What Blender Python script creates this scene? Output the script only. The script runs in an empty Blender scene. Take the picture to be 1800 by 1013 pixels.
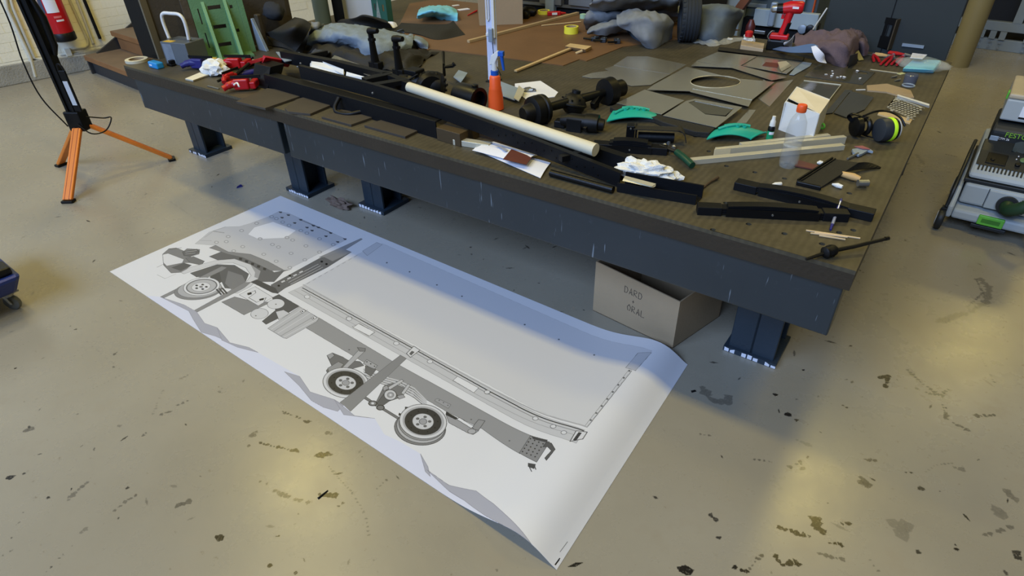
import bpy, math, random
import numpy as np
from mathutils import Vector, Matrix, noise
from mathutils.geometry import tessellate_polygon
random.seed(7)
C = bpy.context.scene.collection
SC = bpy.context.scene
# ---------------------------------------------------------------- camera
FPX, PITCH, ROLL, HC = 1078.8, math.radians(35.06), math.radians(-1.586), 1.6
_F = Vector((0, math.cos(PITCH), -math.sin(PITCH))); _R = Vector((1, 0, 0)); _U = _R.cross(_F)
CR = _R*math.cos(ROLL)+_U*math.sin(ROLL); CU = -_R*math.sin(ROLL)+_U*math.cos(ROLL); CF = _F
CAMP = Vector((0, 0, HC))
cd = bpy.data.cameras.new('camera'); cam = bpy.data.objects.new('camera', cd); C.objects.link(cam)
cd.sensor_width = 36; cd.lens = FPX/1800*36; cd.clip_end = 100; cd.clip_start = .05
m = Matrix((CR, CU, -CF)).transposed().to_4x4(); m.translation = CAMP; cam.matrix_world = m
SC.camera = cam
SC.view_settings.view_transform = 'Standard'; SC.view_settings.look = 'None'
SC.view_settings.gamma = 1; SC.view_settings.use_curve_mapping = False
SC.view_settings.exposure = 0.0
# ---------------------------------------------------------------- world: cool daylight from the hall's windows
w = bpy.data.worlds.new('world'); SC.world = w; w.use_nodes = True
w.node_tree.nodes['Background'].inputs[0].default_value = (.60, .62, .62, 1)
w.node_tree.nodes['Background'].inputs[1].default_value = .06
# ---------------------------------------------------------------- frames of reference
def ray(u, v): return CF*FPX+CR*(u-900)-CU*(v-506.5)
def W(u, v, z=0.0):
    d = ray(u, v); return CAMP+d*((z-HC)/d.z)
def onplane(u, v, p, n):
    d = ray(u, v); return CAMP+d*((p-CAMP).dot(n)/d.dot(n))
def VH(u, v, z, v2):
    b = W(u, v, z); lo, hi = 0, 4
    for _ in range(40):
        h = (lo+hi)/2; q = b+Vector((0, 0, h))-CAMP
        vv = 506.5-FPX*q.dot(CU)/q.dot(CF) if q.dot(CF) > 0 else -9999
        if vv > v2: lo = h
        else: hi = h
    return lo
ZT = .72
T0 = W(1505, 477, ZT); _d = W(217, 115, ZT)-T0; E1 = _d.normalized(); E2 = Vector((0, 0, 1)).cross(-E1)
E2 = Vector((-E1.y, E1.x, 0)); E2 = E2 if E2.y > 0 else -E2
TL, TD = _d.length, 2.26
UP = Vector((0, 0, 1))
def T(a, b, z=ZT): return Vector((T0.x, T0.y, 0))+E1*a+E2*b+UP*z
def WB(u, v, b): return onplane(u, v, T(0, b, 0), E2)
YT = math.atan2(-E1.y, -E1.x)                       # yaw of local x pointing right along the table
def yaw(u1, v1, u2, v2, z=ZT):
    d = W(u2, v2, z)-W(u1, v1, z); return math.atan2(d.y, d.x)
def FR(o, yw=0, tilt=0, roll=0): return Matrix.Translation(o) @ Matrix.Rotation(yw, 4, 'Z') @ Matrix.Rotation(tilt, 4, 'Y') @ Matrix.Rotation(roll, 4, 'X')
# ---------------------------------------------------------------- lamps of the hall
def lamp(p, power, size, col, sy=None, rot=None):
    l = bpy.data.lights.new('ceiling_lamp', 'AREA'); l.energy = power; l.color = col
    l.shape = 'RECTANGLE' if sy else 'DISK'; l.size = size
    if sy: l.size_y = sy
    o = bpy.data.objects.new('ceiling_lamp', l); C.objects.link(o); o.location = p
    if rot is not None: o.rotation_euler = (0, 0, rot)
    return o
WARM = (1, .80, .25)
for a in (-1.6, .9, 3.4): lamp(T(a, -.42, 5), 52, .35, WARM, .9, YT+math.pi/2)
lamp(Vector((-2.73, 5.11, 5)), 60, .6, WARM); lamp(Vector((3.5, 4.85, 5)), 55, .7, WARM); lamp(Vector((7.2, 7.27, 5)), 80, .7, WARM)
# cool daylight of the rooflight over the camera's side of the hall
wl_ = bpy.data.lights.new('rooflight', 'AREA'); wl_.shape = 'RECTANGLE'; wl_.size = 10; wl_.size_y = 4; wl_.energy = 1650; wl_.color = (.43, .60, .98)
wo = bpy.data.objects.new('rooflight', wl_); C.objects.link(wo); wp = T(2.4, -9, 7.2); wz = (wp-T(1.6, 0, 0)).normalized(); wx = -E1
wo.matrix_world = Matrix((wx, wz.cross(wx), wz)).transposed().to_4x4(); wo.location = wp
# ---------------------------------------------------------------- materials
MATS = {}
def mat(name, col, rough=.6, metal=0, var=.12, scale=8, bump=.05, spec=.5, trans=0, alpha=1, ior=1.45):
    if name in MATS: return MATS[name]
    m = bpy.data.materials.new(name); m.use_nodes = True; nt = m.node_tree; b = nt.nodes['Principled BSDF']
    c = [((x/255)/12.92 if x/255 <= .04045 else ((x/255+.055)/1.055)**2.4) for x in col]
    b.inputs['Roughness'].default_value = rough; b.inputs['Metallic'].default_value = metal
    b.inputs['Specular IOR Level'].default_value = spec; b.inputs['IOR'].default_value = ior
    b.inputs['Transmission Weight'].default_value = trans; b.inputs['Alpha'].default_value = alpha
    tc = nt.nodes.new('ShaderNodeTexCoord'); nz = nt.nodes.new('ShaderNodeTexNoise')
    nz.inputs['Scale'].default_value = scale; nz.inputs['Detail'].default_value = 5
    nt.links.new(tc.outputs['Object'], nz.inputs['Vector'])
    mx = nt.nodes.new('ShaderNodeMix'); mx.data_type = 'RGBA'
    mx.inputs['A'].default_value = [x*(1-var) for x in c]+[1]; mx.inputs['B'].default_value = [min(1, x*(1+var)) for x in c]+[1]
    nt.links.new(nz.outputs['Fac'], mx.inputs['Factor']); nt.links.new(mx.outputs['Result'], b.inputs['Base Color'])
    if bump:
        n2 = nt.nodes.new('ShaderNodeTexNoise'); n2.inputs['Scale'].default_value = scale*12; n2.inputs['Detail'].default_value = 3
        nt.links.new(tc.outputs['Object'], n2.inputs['Vector'])
        bp = nt.nodes.new('ShaderNodeBump'); bp.inputs['Strength'].default_value = bump*4; bp.inputs['Distance'].default_value = .002
        nt.links.new(n2.outputs['Fac'], bp.inputs['Height']); nt.links.new(bp.outputs['Normal'], b.inputs['Normal'])
    MATS[name] = m; return m
BLACK = mat('black_paint', (11, 13, 16), .5, spec=.3); BLKP = mat('black_plastic', (10, 11, 12), .4, spec=.35); BLKM = mat('matt_black_metal', (8, 9, 10), .5, spec=.35)
BLUE = mat('blue_grey_paint', (38, 50, 60), .42, var=.25, scale=5, bump=.12)
STEELD = mat('dark_steel_edge', (52, 44, 32), .6, .1, var=.25, scale=6, bump=.2)
ALU = mat('aluminium_sheet', (200, 196, 180), .22, .82, var=.12, scale=5, bump=0)
ALUS = mat('aluminium_profile', (200, 195, 172), .35, .35, var=.06)
FELT = mat('grey_felt', (128, 133, 137), .95, var=.25, scale=30, bump=.5); FELTB = mat('blue_grey_felt', (132, 146, 158), .95, var=.2, scale=30, bump=.5)
FELTP = mat('brown_purple_felt', (104, 88, 92), .95, var=.25, scale=30, bump=.5); RUB = mat('black_rubber_sheet', (30, 29, 25), .7, var=.2, bump=.2)
WOOD = mat('light_wood', (190, 165, 120), .6, var=.2, scale=14); WOODD = mat('brown_wood', (140, 98, 58), .6, var=.25, scale=9, bump=.2)
HARD = mat('hardboard', (108, 80, 52), .5, var=.22, scale=5, bump=.05)
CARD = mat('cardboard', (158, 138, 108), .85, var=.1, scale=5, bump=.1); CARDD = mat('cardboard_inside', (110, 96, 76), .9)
WHITE = mat('white_plastic', (215, 216, 212), .4, var=.03); TISS = mat('white_tissue', (222, 222, 216), .95, var=.05, scale=20, bump=.3)
CREAM = mat('cream_tube', (205, 198, 172), .5, var=.08, scale=6); PAPW = mat('white_paper', (222, 224, 232), .6, var=.03)
TEAL = mat('teal_plastic', (24, 160, 138), .45, var=.08); RED = mat('red_plastic', (176, 20, 28), .38, var=.1); REDX = mat('red_enamel', (190, 22, 32), .3, var=.06)
ORNG = mat('orange_plastic', (232, 92, 38), .4, var=.05); ORNL = mat('orange_leg', (226, 130, 48), .4, .1, var=.08); BLUP = mat('blue_plastic', (30, 86, 180), .4, var=.05)
NAVY = mat('navy_plastic', (40, 40, 108), .45, var=.1); YEL = mat('yellow_tape', (226, 222, 66), .45, var=.05); YELP = mat('yellow_plastic', (212, 172, 60), .5)
GREEN = mat('green_cast_iron', (88, 128, 90), .5, var=.15, bump=.15); DGRN = mat('dark_green_plastic', (18, 64, 46), .4); IRON = mat('dark_brown_iron', (72, 64, 50), .5, .2, var=.35, scale=4, bump=.2)
PALEB = mat('pale_blue_metal', (140, 155, 170), .45, .2); STEEL = mat('bare_steel', (150, 152, 150), .35, .8); GREYP = mat('light_grey_plastic', (186, 190, 192), .45, var=.04)
FLUO = mat('fluorescent_yellow', (190, 240, 40), .5, var=.03); VGRN = mat('bright_green_plastic', (98, 178, 62), .45, var=.05); HOSE = mat('dark_green_hose', (34, 62, 40), .5)
SKYB = mat('light_blue_film', (120, 200, 220), .35, var=.15, scale=20); REDBR = mat('brown_red_leather', (96, 52, 44), .5, var=.2)
CAST = mat('cast_in_brown_wood', (196, 160, 104), .6); TAPEW = mat('masking_tape', (196, 190, 165), .6); DIRT = mat('dark_gap', (8, 9, 10), .9, bump=0)
CLEAR = mat('clear_plastic', (190, 196, 196), .05, 0, var=.01, bump=0, alpha=.11, spec=1); FILM = mat('clear_film', (225, 228, 220), .15, var=.02, bump=.5, trans=.0, alpha=.2, spec=.9)
GLASSP = mat('glossy_acrylic', (70, 68, 54), .06, 0, var=.2, spec=1)
# ---------------------------------------------------------------- mesh building
class M:
    def __init__(s, fr=None): s.v = []; s.f = []; s.fr = fr
    def add(s, vs, fs):
        n = len(s.v); s.v += [(s.fr @ Vector(p)) if s.fr else Vector(p) for p in vs]; s.f += [tuple(i+n for i in f) for f in fs]; return s
    def box(s, x0, x1, y0, y1, z0, z1):
        return s.add([(x0,y0,z0),(x1,y0,z0),(x1,y1,z0),(x0,y1,z0),(x0,y0,z1),(x1,y0,z1),(x1,y1,z1),(x0,y1,z1)],
                     [(3,2,1,0),(4,5,6,7),(0,1,5,4),(1,2,6,5),(2,3,7,6),(3,0,4,7)])
    def hexa(s, b, t): return s.add(list(b)+list(t), [(3,2,1,0),(4,5,6,7),(0,1,5,4),(1,2,6,5),(2,3,7,6),(3,0,4,7)])
    def tube(s, pts, r, n=10, caps=True, sq=1.0):
        pts = [Vector(p) for p in pts]; R = r if isinstance(r, (list, tuple)) else [r]*len(pts); vs = []; pu = None
        for i, p in enumerate(pts):
            d = (pts[min(i+1, len(pts)-1)]-pts[max(i-1, 0)]).normalized()
            if pu is None: pu = Vector((0, 0, 1)) if abs(d.z) < .9 else Vector((1, 0, 0))
            x = d.cross(pu).normalized(); y = x.cross(d).normalized(); pu = y
            for k in range(n):
                a = 2*math.pi*(k+.5)/n; vs.append(p+x*math.cos(a)*R[i]+y*math.sin(a)*R[i]*sq)
        fs = [(i*n+k, i*n+(k+1) % n, (i+1)*n+(k+1) % n, (i+1)*n+k) for i in range(len(pts)-1) for k in range(n)]
        if caps: fs += [tuple(range(n))[::-1], tuple((len(pts)-1)*n+k for k in range(n))]
        return s.add(vs, fs)
    def cyl(s, p0, p1, r0, r1=None, n=20): return s.tube([p0, p1], [r0, r0 if r1 is None else r1], n)
    def bar(s, p0, p1, wd, ht, up=UP):                 # rectangular bar, centred on its line
        p0, p1 = Vector(p0), Vector(p1); d = (p1-p0).normalized(); x = d.cross(up).normalized()*wd/2; y = x.cross(d).normalized()*ht/2
        return s.hexa([p0-x-y, p0+x-y, p1+x-y, p1-x-y], [p0-x+y, p0+x+y, p1+x+y, p1-x+y])
    def lathe(s, c, prof, n=28, axis=None):
        c = Vector(c); ax = Vector(axis).normalized() if axis else UP; x = ax.orthogonal().normalized(); y = ax.cross(x); vs = []
        for r, z in prof:
            for k in range(n):
                a = 2*math.pi*k/n; vs.append(c+ax*z+x*(r*math.cos(a))+y*(r*math.sin(a)))
        fs = [(i*n+k, i*n+(k+1) % n, (i+1)*n+(k+1) % n, (i+1)*n+k) for i in range(len(prof)-1) for k in range(n)]
        fs += [tuple(range(n))[::-1], tuple((len(prof)-1)*n+k for k in range(n))]
        return s.add(vs, fs)
    def prism(s, loops, dz):                           # loops of top points; the body reaches dz down
        if not isinstance(loops[0], (list, tuple)): loops = [loops]
        dz = Vector((0, 0, -dz)) if not isinstance(dz, Vector) else dz
        tri = tessellate_polygon([[Vector(p) for p in l] for l in loops]); flat = [Vector(p) for l in loops for p in l]; N = len(flat)
        fs = []
        for a, b, c in tri:
            nrm = (flat[b]-flat[a]).cross(flat[c]-flat[a])
            if nrm.dot(-dz) < 0: a, b = b, a
            fs += [(a, b, c), (c+N, b+N, a+N)]
        o = 0
        for l in loops:
            k = len(l)
            for i in range(k): fs.append((o+i, o+(i+1) % k, o+(i+1) % k+N, o+i+N))
            o += k
        return s.add(flat+[p+dz for p in flat], fs)
    def grid(s, rows):
        n = len(rows[0]); return s.add([p for r in rows for p in r], [(i*n+j, i*n+j+1, (i+1)*n+j+1, (i+1)*n+j) for i in range(len(rows)-1) for j in range(n-1)])
    def torus(s, c, R, r, axis=(0,0,1), n=32, k=8, sq=1):
        c = Vector(c); ax = Vector(axis).normalized(); x = ax.orthogonal().normalized(); y = ax.cross(x); vs = []
        for i in range(n):
            a = 2*math.pi*i/n; d = x*math.cos(a)+y*math.sin(a)
            for j in range(k):
                b = 2*math.pi*(j+.5)/k; vs.append(c+d*(R+r*math.cos(b))+ax*r*sq*math.sin(b))
        return s.add(vs, [(i*k+j, i*k+(j+1) % k, ((i+1) % n)*k+(j+1) % k, ((i+1) % n)*k+j) for i in range(n) for j in range(k)])
def thicken(mb, th):                                   # open sheet -> two skins and a flat rim
    nr = [Vector() for _ in mb.v]; edges = {}
    for f in mb.f:
        p = [mb.v[i] for i in f]; n = (p[1]-p[0]).cross(p[-1]-p[0])
        for i in f: nr[i] += n
        for a, b in zip(f, f[1:]+f[:1]): edges[(a, b)] = 1
    k = len(mb.v); flip = sum(n.z for n in nr) < 0; o = M(); sg = 1 if flip else -1
    o.v = list(mb.v)+[p+n.normalized()*th*sg for p, n in zip(mb.v, nr)]
    top = [f[::-1] if flip else f for f in mb.f]; o.f = top+[tuple(i+k for i in f[::-1]) for f in top]; r0 = len(o.f)
    bd = [(a, b) for a, b in edges if (b, a) not in edges]
    for a, b in bd: o.f.append((b, a, a+k, b+k) if not flip else (a, b, b+k, a+k))
    return o, set(range(r0, len(o.f)))
def link(name, mb, mt, parent=None, base=None, bevel=0, smooth=False, solid=0, label=None):
    if parent is not None:
        r = parent
        while r.parent: r = r.parent
        base = r.location
    if base is None:
        zs = min(p.z for p in mb.v); base = Vector((sum(p.x for p in mb.v)/len(mb.v), sum(p.y for p in mb.v)/len(mb.v), zs))
    rim = []
    if solid: mb, rim = thicken(mb, solid)
    me = bpy.data.meshes.new(name); me.from_pydata([tuple(p-base) for p in mb.v], [], mb.f); me.update()
    import bmesh
    bm = bmesh.new(); bm.from_mesh(me)
    if not solid: bmesh.ops.recalc_face_normals(bm, faces=bm.faces)
    bm.to_mesh(me); bm.free()
    me.materials.append(mt); o = bpy.data.objects.new(name, me); C.objects.link(o)
    if parent is not None: o.parent = parent
    else: o.location = base
    if smooth:
        for p in me.polygons: p.use_smooth = p.index not in rim
        if rim:
            ek = {tuple(sorted(k)) for p in me.polygons if p.index in rim for k in p.edge_keys}
            for e in me.edges: e.use_edge_sharp = tuple(sorted(e.vertices)) in ek
        if smooth != 2: me.set_sharp_from_angle(angle=math.radians(38))
    if bevel:
        md = o.modifiers.new('bevel', 'BEVEL'); md.width = bevel; md.segments = 2; md.limit_method = 'ANGLE'
    if label: o['label'] = label
    return o
def tag(o, label, cat, group=None):
    o['label'] = label; o['category'] = cat
    if group: o['group'] = group
    return o
def thing(name, label, cat, base, group=None):
    o = bpy.data.objects.new(name, None); o.empty_display_size = .05; C.objects.link(o); o.location = base; return tag(o, label, cat, group)
def one(name, mb, mt, label, cat, group=None, **k): return tag(link(name, mb, mt, **k), label, cat, group)
def struct(name, mb, mt, **k):
    o = link(name, mb, mt, base=Vector((0, 0, 0)), **k); o['kind'] = 'structure'; return o
def smoothpath(pts, k=8):
    P = [Vector(p) for p in pts]; P = [P[0]*2-P[1]]+P+[P[-1]*2-P[-2]]; out = []
    for i in range(1, len(P)-2):
        for j in range(k):
            t = j/k; a, b, c, d = P[i-1], P[i], P[i+1], P[i+2]
            out.append(.5*((2*b)+(c-a)*t+(2*a-5*b+4*c-d)*t*t+(-a+3*b-3*c+d)*t**3))
    out.append(P[-2]); return out
def sheet(ctrl, k=6, amp=.0, sc=12, seed=0, px=True):  # ctrl: rows of (u, v, height above table); a loft in world space
    rows = [smoothpath([W(u, v, ZT+z) if px else Vector((u, v, z)) for u, v, z in r], k) for r in ctrl]
    cols = [smoothpath([r[j] for r in rows], k) for j in range(len(rows[0]))]
    g = [[cols[j][i] for j in range(len(cols))] for i in range(len(cols[0]))]
    if amp: g = [[p+UP*amp*(noise.noise(p*sc+Vector((seed, seed, 0)))+.9*(.4-abs(noise.noise(Vector((p.x*sc*1.3, p.y*sc*.5, seed+p.z*sc)))*2.2)))+Vector((noise.noise(p*sc*.8+Vector((9, seed, 0))), noise.noise(p*sc*.8+Vector((seed, 7, 3))), 0))*amp*.6 for p in r] for r in g]
    for r in g:
        for p in r: p.z = max(p.z, ZT+.001)
    mb = M(); mb.grid(g); return mb
def crumple(c, sx, sy, sz, seed=0, yw=0, sub=3, amp=.45, ground=None):
    import bmesh
    bm = bmesh.new(); bmesh.ops.create_icosphere(bm, subdivisions=sub, radius=1); mb = M(); vs = []
    fr = FR(Vector(c), yw)
    for v in bm.verts:
        q = v.co; n1 = abs(noise.noise(q*1.7+Vector((seed, 3, 1)))); n2 = abs(noise.noise(q*4.1+Vector((seed, 9, 5))))
        f = 1+amp*(n1*1.6-.35)+amp*.5*(n2-.2); p = fr @ Vector((q.x*f*sx, q.y*f*sy, q.z*f*sz))
        if ground is not None: p.z = max(p.z, ground)
        vs.append(p)
    mb.add(vs, [tuple(x.index for x in f.verts) for f in bm.faces]); bm.free(); return mb
def poly(px, z): return [W(u, v, z) for u, v in px]
def ell(cx, cy, rx, ry, n=36, rot=0):
    c, s = math.cos(rot), math.sin(rot)
    return [(cx+rx*math.cos(2*math.pi*i/n)*c-ry*math.sin(2*math.pi*i/n)*s, cy+rx*math.cos(2*math.pi*i/n)*s+ry*math.sin(2*math.pi*i/n)*c) for i in range(n)]
def plate(name, px, h, th, mt, label, cat, holes=(), group=None, **k):   # flat piece lying h above the table top
    mb = M(); mb.prism([poly(px, ZT+h+th)]+[poly(q, ZT+h+th) for q in holes], th); return one(name, mb, mt, label, cat, group, **k)
def text_part(s, size, mt, parent, fr, depth=.0006, name='lettering'):
    cu = bpy.data.curves.new('t', 'FONT'); cu.body = s; cu.size = size; cu.extrude = depth; cu.align_x = 'CENTER'; cu.align_y = 'CENTER'
    o = bpy.data.objects.new('t', cu); C.objects.link(o); bpy.context.view_layer.update()
    me = bpy.data.meshes.new_from_object(o.evaluated_get(bpy.context.evaluated_depsgraph_get())); bpy.data.objects.remove(o)
    mb = M(fr); mb.add([tuple(v.co) for v in me.vertices], [tuple(p.vertices) for p in me.polygons]); bpy.data.meshes.remove(me)
    return link(name, mb, mt, parent)
# ---------------------------------------------------------------- raster helper for flat print and floor wear
class Img:
    def __init__(s, wd, ht, bg): s.w, s.h = wd, ht; s.a = np.empty((ht, wd, 4), np.float32); s.a[:] = bg
    def fill(s, P, col, al=1.0):
        P = np.array(P, float); x0, x1 = int(max(0, P[:, 0].min())), int(min(s.w-1, P[:, 0].max())+1); y0, y1 = int(max(0, P[:, 1].min())), int(min(s.h-1, P[:, 1].max())+1)
        if x1 <= x0 or y1 <= y0: return
        X, Y = np.meshgrid(np.arange(x0, x1)+.5, np.arange(y0, y1)+.5); ins = np.zeros(X.shape, bool)
        for i in range(len(P)):
            ax, ay = P[i]; bx, by = P[(i+1) % len(P)]
            if ay == by: continue
            ins ^= ((ay > Y) != (by > Y)) & (X < (bx-ax)*(Y-ay)/(by-ay)+ax)
        sub = s.a[y0:y1, x0:x1]; c = np.array(col, np.float32)
        sub[ins] = sub[ins]*(1-al)+c*al
    def line(s, P, wd, col, al=1.0, close=False):
        P = [np.array(p, float) for p in P]; P = P+[P[0]] if close else P
        for a, b in zip(P[:-1], P[1:]):
            d = b-a; L = np.hypot(*d)
            if L < 1e-6: continue
            n = np.array([-d[1], d[0]])/L*wd/2; e = d/L*wd*.3; s.fill([a-e+n, b+e+n, b+e-n, a-e-n], col, al)
    def image(s, name, srgb=True):
        im = bpy.data.images.new(name, s.w, s.h, alpha=True); im.alpha_mode = 'CHANNEL_PACKED'
        if not srgb: im.colorspace_settings.name = 'Non-Color'
        im.pixels.foreach_set(s.a.ravel()); im.update(); im.pack(); return im
# ================================================================ FLOOR
FX0, FX1, FY0, FY1, RES = -3.2, 4.2, .35, 4.75, 400
fi = Img(int((FX1-FX0)*RES), int((FY1-FY0)*RES), (0, 0, 0, 0))
def fp(u, v): q = W(u, v, 0); return ((q.x-FX0)*RES, (q.y-FY0)*RES)
rn = random.Random(3)
def scuff(px, wd, al, jag=1.0):
    pts = [fp(*p) for p in px]
    for a, b in zip(pts[:-1], pts[1:]):
        L = math.hypot(b[0]-a[0], b[1]-a[1]); n = max(1, int(L/5))
        for i in range(n):
            if rn.random() < .12: continue
            x = a[0]+(b[0]-a[0])*(i+.5)/n; y = a[1]+(b[1]-a[1])*(i+.5)/n; r = wd*(.5+rn.random()*.8)
            fi.fill([(x+r*rn.uniform(.5, 1.3)*jag*math.cos(t)+rn.gauss(0, .5), y+r*rn.uniform(.4, 1.1)*math.sin(t)) for t in [k*math.pi/3+rn.random()*.5 for k in range(6)]], (1, 0, 0, al), .9)
def F7(x, y): return (1200+x/2.453, 600+y/2.453)
def F8(x, y): return (x/2.236, 560+y/2.236)
for pts, wd, al in [([(965,120),(1030,180),(1110,235),(1150,205)],3,.45),([(1000,200),(1060,225),(1130,238)],3,.4),([(1120,270),(1140,340),(1235,385)],3,.45),([(840,160),(890,150),(870,200)],4,.7),
 ([(410,800),(480,825),(560,845)],4,.85),([(565,760),(580,800),(610,832)],6,.9),([(395,920),(440,975)],4,.85),([(450,960),(505,955)],6,.8),([(620,868),(695,878)],3,.7),([(580,915),(700,945)],3,.4),([(190,950),(240,985),(285,995)],3,.8),([(285,990),(330,930),(370,905)],2,.5),
 ([(455,545),(515,520),(520,555),(455,545)],3,.4),([(760,580),(810,628),(750,600)],4,.45),([(675,788),(728,788)],3,.7),([(1300,838),(1420,800)],5,.35),([(1390,640),(1440,690)],6,.3),([(1350,715),(1385,755)],6,.25),([(900,790),(955,790),(950,840)],7,.22),([(80,195),(120,250),(205,270),(190,230)],6,.3),
 ([(30,214),(58,218)],5,.95),([(395,228),(405,236)],5,.9),([(445,315),(458,317)],4,.9),([(485,338),(492,342)],4,.9),([(740,325),(762,342)],5,.7),([(680,272),(718,290)],2,.7),([(1260,324),(1350,320)],4,.5),([(775,508),(840,515)],3,.5),([(300,508),(385,520)],2,.4),([(115,745),(150,775)],4,.6),([(145,825),(185,825)],4,.7),([(165,845),(150,850)],3,.6),
 ([(1175,870),(1182,905)],2,.7),([(1000,910),(1035,910)],3,.6),([(1430,900),(1455,945)],7,.6),([(955,565),(995,570)],1.5,.7),([(1030,575),(1090,535),(1170,525)],1.5,.3),([(800,935),(850,1000)],1.5,.35),([(1160,540),(1215,555)],3,.3),([(0,980),(18,1000)],8,.9),([(1025,632),(1032,642)],4,.6),([(65,400),(125,408)],2,.4),([(485,422),(560,455)],4,.2),([(1380,985),(1400,1010)],3,.5),([(1280,55),(1345,180)],1.5,.3)]:
    scuff([F7(*p) for p in pts], wd*1.15, al)
for pts, wd, al in [([(1105,365),(1160,385),(1215,410)],3,.6),([(1015,488),(1100,508),(1180,525)],3,.65),([(1245,538),(1310,536)],5,.65),([(1245,690),(1270,695),(1322,697)],4.5,1),([(1015,640),(1055,652)],2.5,.5),([(1075,675),(1140,705),(1215,725)],4,.45),([(1150,785),(1210,740)],2,.6),([(1320,745),(1355,720)],2,.6),
 ([(690,738),(750,718)],5,.4),([(440,762),(500,715),(545,690)],3,.35),([(260,710),(300,680),(350,640)],3.5,.35),([(25,630),(50,618)],6,.75),([(265,720),(290,690)],3,.3),([(455,430),(485,415)],6,.25),([(90,445),(132,430)],5,.4),([(270,305),(292,300)],6,.7),([(275,168),(288,166)],4,.6),([(275,72),(292,70)],4.5,.8),([(290,50),(305,36)],3,.6),
 ([(0,940),(55,905)],2,.4),([(175,1005),(290,885)],1.5,.5),([(310,850),(345,820)],3,.25),([(40,862),(50,858)],3.5,.8),([(860,858),(870,862)],5,.9),([(690,345),(745,320)],2.5,.4),([(625,385),(640,370)],4,.4),([(555,465),(580,445)],3,.4),([(850,305),(875,270)],2.5,.3),([(705,240),(745,220)],3.5,.25),([(1060,960),(1064,985)],4,.85),([(1160,1005),(1168,992)],3,.9),
 ([(1280,570),(1380,680),(1440,780),(1450,860)],1.5,.35),([(1475,675),(1525,630)],1.5,.4),([(1348,833),(1356,837)],4,.8),([(497,668),(505,665)],4,.6),([(985,465),(1015,440)],4,.4),([(970,503),(985,500)],3,.5),([(445,145),(465,128)],3,.5),([(340,90),(490,215),(300,310)],1,.22),([(600,380),(640,280)],2,.2),([(1280,448),(1305,455)],3,.4)]:
    scuff([F8(*p) for p in pts], wd*1.1, al)
for pts, wd, al in [([(1722,488),(1738,505),(1735,530),(1705,548),(1645,567)],7,.28),([(1715,490),(1728,515),(1700,540)],3,.4),([(240,240),(246,238)],2,.5),([(1661,245+26),(1684,276)],3,.6),([(1590,290),(1598,287)],3,.5),([(1622,294),(1638,292)],2.5,.6),([(1610,270),(1625,290)],6,.18),([(1614,299),(1622,302)],3,.6),([(125,372),(150,367)],2.5,.4),([(250,345),(262,338)],3,.4),([(300,355),(345,385)],2,.2),([(380,395),(390,390)],4,.5),([(1500,470),(1520,480)],3,.4)]:
    scuff(pts, wd, al)
for _ in range(900):                                   # grit and small specks
    x, y = rn.uniform(0, fi.w), rn.uniform(0, fi.h); r = rn.choice((.7, .9, 1.1, 1.5, 2.2)); t = rn.random()*3
    l = r*rn.uniform(1, 5)
    fi.fill([(x-l*math.cos(t), y-l*math.sin(t)), (x+r*math.sin(t), y-r*math.cos(t)), (x+l*math.cos(t), y+l*math.sin(t)), (x-r*math.sin(t), y+r*math.cos(t))], (1, 0, 0, rn.uniform(.2, .75)), 1)
fimg = fi.image('floor_wear', False)
fm = bpy.data.materials.new('painted_concrete_floor'); fm.use_nodes = True; nt = fm.node_tree; B = nt.nodes['Principled BSDF']
def N(t, **k):
    n = nt.nodes.new(t)
    for a, b in k.items(): setattr(n, a, b)
    return n
tc = N('ShaderNodeTexCoord'); mp = N('ShaderNodeMapping'); mp.inputs['Location'].default_value = (-FX0/(FX1-FX0), -FY0/(FY1-FY0), 0); mp.inputs['Scale'].default_value = (1/(FX1-FX0), 1/(FY1-FY0), 1)
nt.links.new(tc.outputs['Object'], mp.inputs[0]); it = N('ShaderNodeTexImage'); it.image = fimg; it.extension = 'CLIP'; nt.links.new(mp.outputs[0], it.inputs[0])
def nz(sc, det=6, rg=.5):
    n = N('ShaderNodeTexNoise'); n.inputs['Scale'].default_value = sc; n.inputs['Detail'].default_value = det; n.inputs['Roughness'].default_value = rg; nt.links.new(tc.outputs['Object'], n.inputs['Vector']); return n
def mixc(f, a, b):
    x = N('ShaderNodeMix'); x.data_type = 'RGBA'
    for s, v in (('Factor', f), ('A', a), ('B', b)):
        if hasattr(v, 'links'): nt.links.new(v, x.inputs[s])
        else: x.inputs[s].default_value = v
    return x.outputs['Result']
def ramp(src, lo, hi):
    r = N('ShaderNodeMapRange'); r.inputs['From Min'].default_value = lo; r.inputs['From Max'].default_value = hi; nt.links.new(src, r.inputs['Value']); return r.outputs['Result']
n1, n2, n3 = nz(1.1), nz(7, 8, .65), nz(45, 6, .6)
c = mixc(ramp(n1.outputs['Fac'], .35, .65), (.262, .234, .172, 1), (.315, .285, .216, 1))
c = mixc(ramp(n2.outputs['Fac'], .55, .75), c, (.28, .245, .18, 1))
c = mixc(ramp(n3.outputs['Fac'], .66, .74), c, (.19, .16, .11, 1))
n6 = nz(130, 4, .7); wm = N('ShaderNodeMath', operation='MULTIPLY'); nt.links.new(ramp(it.outputs['Alpha'], 0, .6), wm.inputs[0]); nt.links.new(ramp(n6.outputs['Fac'], .22, .46), wm.inputs[1])
c = mixc(wm.outputs[0], c, (.014, .012, .010, 1)); nt.links.new(c, B.inputs['Base Color'])
rr = N('ShaderNodeMapRange'); rr.inputs['To Min'].default_value = .22; rr.inputs['To Max'].default_value = .34; nt.links.new(n2.outputs['Fac'], rr.inputs['Value']); nt.links.new(rr.outputs['Result'], B.inputs['Roughness'])
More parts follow.
